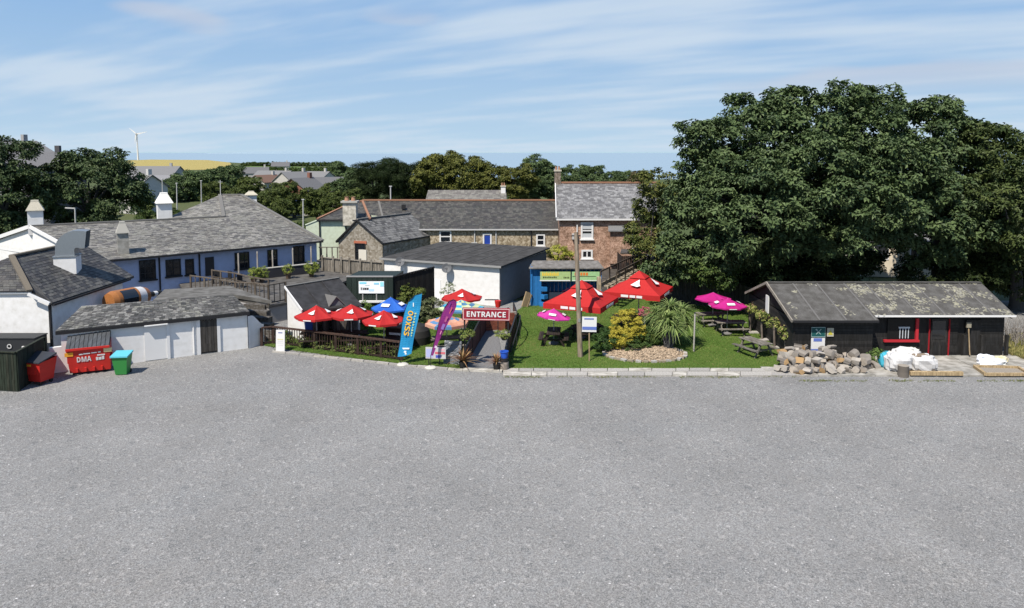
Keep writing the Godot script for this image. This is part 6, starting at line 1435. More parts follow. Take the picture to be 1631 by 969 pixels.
	for i in 9000:
		var p := G(rf(1607, 1700), rf(536, 586)); if p.x < 27.2: continue
		var s := rf(0.12, 0.35); xg.append(Transform3D(Basis(Vector3.UP, rf(0, TAU)).scaled(Vector3(s, s, s)), at_h(p, 0.0))); cg.append(Color(0.12, 0.15, 0.04).lerp(Color(0.36, 0.30, 0.13), rng.randf()))
	var rg = scatter(self, "rough_grass", sprig("blade"), leaf_mat(), xg, cg)
	tag(rg, "long dry grass growing at the end of the black shed", "grass")
func log_mesh(v: int) -> ArrayMesh:
	var mb := MB.new(); var n := 9; var L := rf(0.15, 0.22); var a0 := 0.0; var a1: float = [TAU, PI, PI * 0.6, TAU, PI * 0.8, PI * 0.45][v]; var r := rf(0.19, 0.27)
	var rim := []
	for k in n + (1 if a1 < TAU else 0):
		var a := a0 + (a1 - a0) * k / n; rim.append(Vector2(cos(a), sin(a)) * r * rf(0.85, 1.12))
	if a1 < TAU: rim.append(Vector2(rf(-0.02, 0.02), rf(-0.03, 0.0)))
	var cut := Color(0.47, 0.31, 0.16).lerp(Color(0.46, 0.43, 0.39), 0.0 if v == 2 else rf(0.75, 1.0)); var bark := Color(0.25, 0.225, 0.20) * rf(0.8, 1.3)
	var m := rim.size(); var cen := Vector2.ZERO
	for p in rim: cen += p / m
	for k in m:
		var p: Vector2 = rim[k]; var q: Vector2 = rim[(k + 1) % m]
		var split := a1 < TAU and (k >= m - 2)
		mb.c = (cut if split else bark) * rf(0.85, 1.15)
		mb.quad(Vector3(p.x, p.y, -L), Vector3(q.x, q.y, -L), Vector3(q.x * 0.95, q.y * 0.95, L), Vector3(p.x * 0.95, p.y * 0.95, L))
		mb.c = cut * rf(0.9, 1.1)
		mb.tri(Vector3(cen.x, cen.y, L + 0.01), Vector3(p.x * 0.95, p.y * 0.95, L), Vector3(q.x * 0.95, q.y * 0.95, L)); mb.tri(Vector3(cen.x, cen.y, -L - 0.01), Vector3(q.x, q.y, -L), Vector3(p.x, p.y, -L))
	return mb.mesh(Vector3(cen.x, cen.y, 0))
func lump(c: Vector3, r: Vector3, seed_: int, rough: float, dent := 0.0) -> MB:
	var mb := MB.new(); var nz := FastNoiseLite.new(); nz.seed = seed_; nz.frequency = 0.9; nz.fractal_octaves = 3
	var P := func(i, j):
		var a: float = TAU * (i % 24) / 24.0; var e: float = -PI / 2 + PI * j / 12.0
		var d := Vector3(cos(a) * cos(e), sin(e), sin(a) * cos(e)); var s := 1.0 + rough * nz.get_noise_3dv(d * 1.6 + Vector3(seed_, 0, 0)) * 1.6
		var sq := Vector3(sign(d.x) * pow(absf(d.x), 0.75), sign(d.y) * pow(absf(d.y), 0.7), sign(d.z) * pow(absf(d.z), 0.75))
		var q := sq * r * s
		if dent > 0 and d.y > 0: q.y -= dent * r.y * pow(d.y, 3)
		q.y = maxf(q.y, -r.y * 0.95)
		return c + Vector3(0, r.y * 0.9, 0) + q
	for i in 24:
		for j in 12: mb.quad(P.call(i, j), P.call(i, j + 1), P.call(i + 1, j + 1), P.call(i + 1, j))
	return mb
func bulk_bag(label: String, at: Vector3, r: Vector3, seed_: int, open: bool, c := Color(0.55, 0.55, 0.56)):
	var o := thing("bulk_bag", at, label, "bulk bag")
	put(lump(at + Vector3(0, 0.05, 0), Vector3(r.x, r.y * 0.62, r.z), seed_, 0.16, 0.35 if open else 0.0), o, "sack", M("bag%d" % seed_, c, 0.6, T.paint, 1.5))
	if open: put(lump(at + Vector3(0, r.y * 0.86, 0), Vector3(r.x * 0.6, 0.1, r.z * 0.6), seed_ + 1, 0.5), o, "contents", M("bag_fill", K(0.2, 0.16, 0.12), 0.95))
	else: put(lump(at + Vector3(r.x * 0.2, r.y * 0.9, 0), Vector3(r.x * 0.55, r.y * 0.18, r.z * 0.5), seed_ + 2, 0.5), o, "folded_top", M("bag_top", K(0.6, 0.59, 0.54), 0.6))
	for s in [-1, 1]: bar(o, "strap", M("bag_strap", K(0.6), 0.7), at + Vector3(s * r.x * 0.6, r.y * 0.95, r.z * 0.4), at + Vector3(s * r.x * 0.4, r.y * 1.15, 0), 0.05, 0.015)

# ---------- houses behind
func build_houses():
	var dark := M("dark_trim", K(0.02)); var trim := M("white_trim", K(0.62)); var glass := M("glass", K(0.01))
	var stone := M("rubble_stone", K(0.60, 0.52, 0.40), 0.95, T.rubble, 0.42, 0.0, T.fine, 1.2)
	var stone2 := M("rubble_grey", K(0.50, 0.47, 0.415), 0.95, T.rubble, 0.38, 0.0, T.fine, 1.2)
	var brick := M("brick_wall", K(0.66, 0.45, 0.355), 0.95, T.brick, 0.45, 0.0, T.blotch, 0.25)
	var orange := M("ridge_orange", K(0.36, 0.19, 0.12), 0.9, T.fine, 1.0); var grey := M("gutter_grey", K(0.42), 0.7)
	var pal_g := [K(0.08, 0.077, 0.074), K(0.10, 0.097, 0.09), K(0.068, 0.066, 0.065), K(0.125, 0.12, 0.11)]
	var pal_l := [K(0.21, 0.21, 0.215), K(0.27, 0.27, 0.275), K(0.17, 0.17, 0.175), K(0.32, 0.32, 0.325)]
	# stone cottage with the gable to the garden
	var c := thing("stone_cottage", G(600, 435), "small stone cottage with a slate roof and bricked lintel", "house")
	var g1 := G(539, 383, 3.0); var g2 := G(609, 386, 3.0); var g3 := G(689, 373, 3.0); var g4 := g1 + (g3 - g2); var ap := D(570, 351, -(g1.z + g2.z) / 2 ); var ap2 := ap + (g3 - g2)
	walls(c, "wall", stone2, [g1, g2, g3, g4], 0.0, 3.0)
	var gm := MB.new(); gm.tri(g1, g2, ap); put(gm, c, "gable", stone2)
	var ov := (g1 - g4).normalized() * 0.15
	slate_roof(c, g2 + ov + Vector3(0.15, -0.1, 0), g3 + Vector3(0.15, -0.1, 0), ap2 + Vector3(0, 0.05, 0), ap + ov + Vector3(0, 0.05, 0), 0.34, 0.26, [K(0.14, 0.138, 0.135), K(0.19, 0.187, 0.18), K(0.24, 0.236, 0.228), K(0.11, 0.108, 0.106)], 0.0, "roof")
	slate_roof(c, g4 + Vector3(-0.15, -0.1, 0), g1 + ov + Vector3(-0.15, -0.1, 0), ap + ov + Vector3(0, 0.05, 0), ap2 + Vector3(0, 0.05, 0), 0.34, 0.26, pal_g, 0.0, "roof")
	bar(c, "ridge_tile", M("ridge_grey", K(0.2)), ap + ov + Vector3(0, 0.1, 0), ap2 + Vector3(0, 0.1, 0), 0.28, 0.1)
	bar(c, "verge", dark, g1 + ov + Vector3(-0.15, -0.1, 0.02), ap + ov + Vector3(0, 0.02, 0.02), 0.05, 0.12); bar(c, "verge", dark, ap + ov + Vector3(0, 0.02, 0.02), g2 + ov + Vector3(0.15, -0.1, 0.02), 0.05, 0.12)
	window(c, g1, g2, 566, 388, 582, 414, dark, glass, 2, 2); panel(c, "lintel", M("lintel_red", K(0.36, 0.12, 0.07), 0.9), g1, g2, 564, 384.5, 584, 388, 0.06, 0.03)
	panel(c, "meter_door", M("pale_panel", K(0.55, 0.53, 0.47), 0.7), g1, g2, 572, 398, 584, 414, 0.06, 0.06)
	# terrace
	var t := thing("stone_terrace", Vector3(-2, 0, -72), "long stone terrace with a dark slate roof and orange ridge", "house")
	var z := 70.0; var a := at_h(D(660, 365, z), 0); var b := at_h(D(889, 365, z), 0); var eh := D(800, 365, z).y
	var ra := D(577, 320, z + 5.2); var rb := D(889, 320, z + 5.2)
	walls(t, "wall", stone, [a + Vector3(-4, 0, 0), b, b + Vector3(0, 0, -9), a + Vector3(-4, 0, -9)], -1.0, eh)
	slate_roof(t, Vector3(ra.x + 0.7, eh, -z + 0.2), Vector3(b.x, eh, -z + 0.2), rb, ra, 0.3, 0.26, pal_g, 0.0, "roof")
	slate_roof(t, Vector3(b.x, eh, -z - 10), Vector3(ra.x, eh, -z - 10), ra, rb, 0.5, 0.5, pal_g, 0.0, "roof")
	bar(t, "ridge_tile", orange, ra + Vector3(0, 0.08, 0), rb + Vector3(0, 0.08, 0), 0.32, 0.14)
	bar(t, "gutter", grey, Vector3(ra.x + 0.7, eh - 0.04, -z + 0.26), Vector3(b.x, eh - 0.04, -z + 0.26), 0.14, 0.12)
	bar(t, "parting_strip", M("ridge_grey", K(0.2)), D(603, 322, z + 5) + Vector3(0, 0.1, 0), Vector3(D(617, 350, z + 1).x, eh + 0.15, -z + 0.2), 0.2, 0.05)
	for w in [[700, 367, 719, 387, 1, 2, trim], [769, 372, 783, 391, 1, 1, trim], [854, 373, 868, 392, 1, 2, trim], [815, 393, 824, 399, 1, 1, trim]]:
		window(t, a, b, w[0], w[1], w[2], w[3], w[6], glass if w[0] != 769 else M("blue_blind", K(0.02, 0.05, 0.28), 0.3), w[4], w[5], grey, 0.14)
	for x in [756, 790, 846]: bar(t, "drainpipe", grey if x != 846 else dark, at_h(onwall(a, b, x, 380), 0) + Vector3(0, 0, 0.08), at_h(onwall(a, b, x, 380), eh - 0.1) + Vector3(0, 0, 0.08), 0.1, 0.1)
	panel(t, "vent", grey, a, b, 751, 386, 760, 393, 0.12, 0.06)
	panel(t, "roof_light", dark, Vector3(ra.x, 0, -z - 3.4), Vector3(rb.x, 0, -z - 3.4), 640, 326, 646, 333, 0.3, 0.1)
	# pale green house
	var pg := thing("pale_green_house", G(530, 420), "pale green rendered house end with a dark slate hip roof", "house")
	var gw := M("green_render", K(0.50, 0.57, 0.46), 0.9, T.paint, 0.4); var zg := 66.0
	var p0 := D(487, 359, zg); var p1 := D(509, 350, zg); var p2 := D(588, 350, zg); var e := p1.y; p2.y = e
	walls(pg, "wall", gw, [p0, p1, p2, p2 + Vector3(0, 0, -4), p1 + Vector3(0, 0, -8), p0 + Vector3(0, 0, -8)], -1.0, [p0.y, e, e, e, e, p0.y])
	var pk := D(577, 321, 71.5); var hl := D(548, 330, 70.0)
	slate_roof(pg, p1 + Vector3(-0.15, 0.02, 0.2), p2 + Vector3(0.1, 0.02, 0.2), pk, hl, 0.3, 0.26, pal_g, 0.0, "roof")
	slate_roof(pg, p1 + Vector3(-0.15, 0.02, -8), p1 + Vector3(-0.15, 0.02, 0.2), hl, pk + Vector3(-1, 0, -3), 0.3, 0.26, pal_g, 0.0, "roof")
	bar(pg, "hip_tile", orange, p1 + Vector3(-0.15, 0.1, 0.2), hl + Vector3(0, 0.08, 0), 0.22, 0.1); bar(pg, "hip_tile", orange, hl + Vector3(0, 0.08, 0), pk + Vector3(0, 0.08, 0), 0.22, 0.1); bar(pg, "verge_tile", orange, pk + Vector3(0, 0.08, 0), p2 + Vector3(0.1, 0.1, 0.2), 0.2, 0.1)
	bar(pg, "verge_board", M("green_trim", K(0.55, 0.62, 0.5), 0.8), p0 + Vector3(-0.05, 0.05, 0.03), p1 + Vector3(0, 0.05, 0.03), 0.08, 0.1)
	bar(pg, "gutter", dark, p1 + Vector3(-0.2, -0.05, 0.25), p2 + Vector3(0.1, -0.05, 0.25), 0.12, 0.14)
	for q in [p1, D(551, 352, zg)]: bar(pg, "drainpipe", dark, at_h(q, 0) + Vector3(0, 0, 0.08), at_h(q, e) + Vector3(0, 0, 0.08), 0.1, 0.1)
	chimney("broad cream chimney with a grey cap on the pale green house", 558, 350, 315, 26, 66.2, M("cream_render", K(0.62, 0.59, 0.52), 0.9, T.blotch, 0.5), M("cap_grey", K(0.3)), 0, 0.05)
	# brick house
	var bh := thing("brick_house", Vector3(8.5, 0, -70), "two-storey red brick house with a pale slate roof", "house")
	var zb := 68.0; var ba := at_h(D(892, 349, zb), 0); var bb := at_h(D(1046, 349, zb), 0); var be := D(900, 348, zb).y
	var qa := D(885, 292, zb + 5.0); var qb := D(1046, 292, zb + 5.0)
	walls(bh, "wall", brick, [ba, bb, bb + Vector3(0, 0, -9), ba + Vector3(0, 0, -9)], -1.0, be)
	var gb := MB.new(); gb.tri(Vector3(ba.x, be, -zb), Vector3(ba.x, be, -zb - 9), Vector3(ba.x, qa.y - 0.2, -zb - 5)); put(gb, bh, "gable", M("grey_render", K(0.4)))
	slate_roof(bh, Vector3(ba.x - 0.35, be, -zb + 0.35), Vector3(bb.x, be, -zb + 0.22), qb, qa, 0.3, 0.24, pal_l, 0.0, "roof", 0.02)
	slate_roof(bh, Vector3(bb.x, be, -zb - 10), Vector3(ba.x - 0.35, be, -zb - 10), qa, qb, 0.6, 0.6, pal_l, 0.0, "roof")
	bar(bh, "ridge_tile", orange, qa + Vector3(0, 0.08, 0), qb + Vector3(0, 0.08, 0), 0.32, 0.16)
	bar(bh, "gutter", M("gutter_white", K(0.6), 0.6), Vector3(ba.x - 0.35, be - 0.08, -zb + 0.3), Vector3(bb.x, be - 0.08, -zb + 0.3), 0.15, 0.16)
	bar(bh, "barge_board", M("gutter_white", K(0.6)), Vector3(ba.x - 0.38, be, -zb + 0.35), qa + Vector3(-0.03, 0.02, 0), 0.08, 0.3)
	for w in [[925, 354, 945, 381, 1, 2], [986, 369, 999, 386, 1, 1], [926, 398, 944, 412, 2, 1]]: window(bh, ba, bb, w[0], w[1], w[2], w[3], trim, glass, w[4], w[5], trim, 0.16)
	for w in [[927, 357, 943, 365], [927, 372, 943, 379], [989, 372, 997, 383]]: panel(bh, "curtain", M("curtain", K(0.42, 0.44, 0.46), 0.8), ba, bb, w[0], w[1], w[2], w[3], 0.006, 0.036)
	var pr := MB.new(); pr.slab([onwall(ba, bb, 967, 366) + Vector3(0, 0, 0.9), onwall(ba, bb, 1012, 366) + Vector3(0, 0, 0.9), onwall(ba, bb, 1010, 359), onwall(ba, bb, 969, 359)], Vector3(0, -0.1, 0)); put(pr, bh, "lean_to_roof", M("lead_grey", K(0.2, 0.205, 0.21), 0.8, T.fine, 0.8))
	bx(bh, "projecting_bay", brick, onwall(ba, bb, 992, 392) + Vector3(0, 0, 0.3), Basis.IDENTITY, Vector3(2.5, 3.2, 0.6))
	for x in [919, 1006]: bar(bh, "drainpipe", trim, at_h(onwall(ba, bb, x, 380), 0) + Vector3(0, 0, 0.7 if x > 1000 else 0.08), at_h(onwall(ba, bb, x, 380), be - 0.6) + Vector3(0, 0, 0.7 if x > 1000 else 0.08), 0.1, 0.1)
	panel(bh, "flue_box", grey, ba, bb, 911, 372, 920, 381, 0.3, 0.15)
	chimney("slim stone chimney on the gable of the brick house", 888, 298, 266, 12, zb + 5.0, M("chimney_stone", K(0.26, 0.22, 0.19), 0.95, T.rubble, 0.5), M("cap_cream", K(0.4)), 0, 0.0)
	# roof beyond the terrace
	var fr := thing("rear_slate_house", Vector3(-6, 0, -88), "plain grey slate roof showing behind the terrace ridge", "house")
	var y0 := D(682, 303, 89); var y1 := D(806, 303, 89)
	walls(fr, "wall", stone, [at_h(y0, 0) + Vector3(0, 0, 4), at_h(y1, 0) + Vector3(0, 0, 4), at_h(y1, 0) + Vector3(0, 0, -4), at_h(y0, 0) + Vector3(0, 0, -4)], -1.0, y0.y - 2.2)
	slate_roof(fr, y0 + Vector3(-0.2, -2.2, 4.3), y1 + Vector3(0.2, -2.2, 4.3), y1, y0, 0.4, 0.32, [K(0.2, 0.19, 0.175), K(0.24, 0.23, 0.21), K(0.17, 0.16, 0.15)], 0.2, "roof"); slate_roof(fr, y1 + Vector3(0.2, -2.2, -4.3), y0 + Vector3(-0.2, -2.2, -4.3), y0, y1, 0.6, 0.5, pal_g, 0.0, "roof")
	chimney("narrow white chimney at the end of the rear slate roof", 801.5, 318, 292, 9, 88.5, M("whitewash", K(0.8)), M("cap_cream", K(0.5)), 0, 0.0)
	# fence of the yard behind the deck
	var yf := thing("yard_fence", G(560, 440), "pale weathered board fence with posts in front of the stone cottage", "fence")
	var yb := [M("yard_a", K(0.27, 0.25, 0.22), 0.9, T.wood, 0.8), M("yard_b", K(0.22, 0.205, 0.18), 0.9, T.wood, 0.8), M("yard_c", K(0.32, 0.295, 0.26), 0.9, T.wood, 0.8)]
	var ya := G(512, 431, 1.2); var yc := G(613, 441, 1.2)
	boards(yf, "board", ya, yc, 1.2, 2.3, 0.17, yb, 0.02, 0.03)
	bar(yf, "rail", yb[2], at_h(ya, 2.32) + Vector3(0, 0, 0.06), at_h(yc, 2.32) + Vector3(0, 0, 0.06), 0.12, 0.07)
	for x in [0.02, 0.2, 0.33, 0.46, 0.63, 0.8, 0.98]: var q := ya.lerp(yc, x) + Vector3(0, 0, 0.1); bar(yf, "post", yb[0], at_h(q, 1.0), at_h(q, 2.5), 0.14, 0.14)
	var ys := thing("trellis_fence", G(520, 425), "slatted trellis screen in front of the pale green house", "fence")
	boards(ys, "slat", G(508, 421, 1.2), G(542, 421, 1.2), 1.2, 2.7, 0.5, [yb[1]], 0.0, 0.36); bar(ys, "rail", yb[1], at_h(G(508, 421, 1.2), 2.7), at_h(G(542, 421, 1.2), 2.7), 0.08, 0.07); bar(ys, "rail", yb[1], at_h(G(508, 421, 1.2), 1.6), at_h(G(542, 421, 1.2), 1.6), 0.08, 0.07)
	structure(sheet([G(505, 436, 1.15), G(640, 446, 1.15), G(640, 405, 1.15), G(500, 408, 1.15)], 1.15, 0.3), "yard", M("yard_floor", K(0.15, 0.14, 0.13), 0.95, T.blotch, 0.3))

func far_house(called: String, label: String, px: float, z: float, w: float, d: float, eaves: float, ridge: float, turn: float, wall: Color, roof: Color, wins := 3, base := 0.0):
	var at := at_h(D(px, 300, z), base); var o := thing(called, at, label, "house")
	var bs := Basis(Vector3.UP, turn); var P := func(x, y, zz): return at + bs * Vector3(x, y, zz)
	var key := "%.2f%.2f" % [wall.r, wall.b]
	walls(o, "wall", M("fw" + key, wall, 0.9, T.paint, 0.2), [P.call(-w / 2, 0, d / 2), P.call(w / 2, 0, d / 2), P.call(w / 2, 0, -d / 2), P.call(-w / 2, 0, -d / 2)], base, base + eaves)
	var g := MB.new(); for s in [-1, 1]: g.tri(P.call(s * w / 2, eaves, d / 2), P.call(s * w / 2, eaves, -d / 2), P.call(s * w / 2, ridge, 0))
	put(g, o, "gable", M("fw" + key, wall))
	for s in [-1, 1]:
		var m := MB.new(); m.slab([P.call(-w / 2 - 0.3, eaves - 0.15, s * (d / 2 + 0.3)), P.call(w / 2 + 0.3, eaves - 0.15, s * (d / 2 + 0.3)), P.call(w / 2 + 0.3, ridge, 0), P.call(-w / 2 - 0.3, ridge, 0)], Vector3(0, -0.15, 0))
		put(m, o, "roof", M("fr%.2f" % roof.r, roof, 0.8, T.fine, 0.4))
	var dk := M("glass", K(0.01)); var tr := M("white_trim", K(0.62))
	for i in wins:
		var x := (i + 0.5) / wins * w - w / 2
		for fl in range(1 if eaves < 4 else 2):
			var y := eaves - 1.2 - fl * 2.6
			var fm := bx(o, "window", tr, P.call(x, y, d / 2 + 0.02), bs, Vector3(1.3, 1.3, 0.06)); bx(o, "pane", dk, P.call(x, y, d / 2 + 0.045), bs, Vector3(1.1, 1.1, 0.06))
	bx(o, "chimney", M("fw" + key, wall), P.call(w * 0.35, ridge + 0.2, 0), bs, Vector3(0.7, 1.6, 0.7))
	return o

func build_village():
	var W := K(0.44, 0.43, 0.41); var S := K(0.16, 0.16, 0.168); var S2 := K(0.22, 0.22, 0.225); var B := K(0.20, 0.12, 0.09)
	far_house("apartment_block", "large grey-roofed block behind the leftmost tree", 2, 118, 12, 16, 9.5, 13.0, 1.2, K(0.3, 0.3, 0.31), S2, 4)
	far_house("apartment_block", "lower slate-roofed block between the two dark trees", 62, 116, 9, 12, 8.6, 11.1, 0.1, K(0.08, 0.08, 0.09), S, 3)
	far_house("grey_gabled_house", "tall pale grey house with a steep gable beside the dark tree", 228, 132, 5.5, 6, 4.9, 7.0, -0.55, K(0.5, 0.5, 0.5), S2, 2)
	far_house("long_grey_barn", "long low grey-roofed building below the wheat field", 242, 235, 18, 16, 3.0, 6.6, 0.05, K(0.35, 0.35, 0.36), S2, 0)
	far_house("long_grey_barn", "wide pale grey roof in front of the wheat field barn", 268, 205, 20, 14, 2.5, 4.6, 0.1, K(0.4, 0.4, 0.42), K(0.28, 0.28, 0.29), 0)
	far_house("village_house", "white cottage with slate roof far behind the round shrubs", 408, 300, 10, 8, 2.6, 5.0, 0.3, W, S, 3)
	far_house("village_house", "white bungalow with grey roof beside the green field", 438, 265, 13, 8, 2.4, 4.4, -0.2, W, S2, 3)
	far_house("village_house", "small white house with a red-brown roof below the fields", 424, 215, 8, 7, 2.4, 4.4, 1.1, W, B, 2)
	far_house("village_house", "white gabled house with steep slate roof in the village", 470, 205, 9, 8, 3.0, 5.6, 1.0, W, S2, 2)
	far_house("village_house", "brick house half hidden behind the round tree in the village", 482, 150, 6, 8, 3.4, 5.8, 1.1, K(0.22, 0.1, 0.075), S, 1)
	far_house("village_house", "long white bungalow low among the village trees", 480, 128, 8, 5, 1.9, 2.6, 0.1, W, K(0.25, 0.24, 0.24), 3)
	far_house("village_house", "grey-roofed bungalow beside the dark pines", 530, 190, 11, 10, 2.2, 4.6, 0.4, W, S, 2)
	far_house("village_house", "pale hipped house near the foot of the pines", 505, 240, 10, 9, 2.3, 4.8, -0.4, W, S2, 2)
	far_house("village_house", "small white farmhouse beside the far lane", 448, 430, 10, 8, 3.0, 5.4, 0.2, W, S, 2)
	far_house("cream_house", "cream rendered house glimpsed through the big tree", 1420, 66, 6, 6, 3.4, 5.0, -0.2, K(0.62, 0.55, 0.44), S2, 2)
	# wind turbine
	var z := 1010.0; var b := D(219.5, 255.5, z); var hub := D(217.5, 213.5, z)
	var o := thing("wind_turbine", b, "white three-bladed wind turbine standing in the wheat field", "wind turbine")
	var wm := M("turbine_white", K(0.65), 0.5)
	var m := MB.new(); m.tube([b, hub - Vector3(0, 0.6, 0)], [1.25, 0.7], 10); put(m, o, "tower", wm)
	bx(o, "nacelle", M("nacelle_grey", K(0.4), 0.5), hub + Vector3(0, 0, 0.4), Basis(Vector3.UP, 0.5), Vector3(2.6, 2.2, 4.0))
	for e in [[205.5, 204.5], [233.5, 210.0], [214.5, 229.0]]:
		var tip := D(e[0], e[1], z - 2); var hb := hub + Vector3(0, 0, 2.2); var d := (tip - hb).normalized(); var sd := Vector3(0, 0, 1).cross(d); var bm := MB.new()
		bm.slab([hb + sd * 0.5, hb - sd * 0.5, hb.lerp(tip, 0.3) - sd * 1.1, tip - sd * 0.15, tip + sd * 0.15, hb.lerp(tip, 0.3) + sd * 0.5], Vector3(0, 0, -0.3)); put(bm, o, "blade", wm)
	# lamp posts and poles
	for q in [[119, 352, 332, 75.0, "grey street lamp with a short arm behind the bungalow ridge"], [281, 324, 292, 110.0, "bare grey pole behind the bungalow beside the white chimney"], [320, 322, 288, 115.0, "bare grey pole behind the bungalow roof, in front of the dark wood"], [482.5, 362, 318, 84.0, "grey street lamp between the bungalow and the pale green house"], [622, 322, 297, 82.0, "slim grey pole rising behind the terrace roof"], [258, 312, 285, 120.0, "pale pole standing behind the white chimney"]]:
		var lb := at_h(D(q[0], q[1], q[3]), 0); var lt := D(q[0], q[2], q[3]); var l := thing("lamp_post", lb, q[4], "lamp post")
		var lm := MB.new(); lm.tube([lb, lt], [0.11, 0.07], 7); put(lm, l, "column", M("lamp_grey", K(0.4), 0.6))
		if q[0] == 119: bar(l, "arm", M("lamp_grey", K(0.4)), lt, lt + Vector3(-1.0, 0.05, 0), 0.14, 0.12)
		else: bx(l, "cap", M("lamp_grey", K(0.4)), lt, Basis.IDENTITY, Vector3(0.3, 0.12, 0.2))
	var ae := thing("roof_aerial", D(351, 312, 67.5), "thin aerial mast on the peak of the bungalow roof", "aerial")
	bar(ae, "mast", M("lamp_grey", K(0.4)), D(351, 313, 67.5), D(350.5, 287, 67.5), 0.05, 0.05); bar(ae, "crossbar", M("lamp_grey", K(0.4)), D(347, 290, 67.5), D(354, 290, 67.5), 0.03, 0.03)

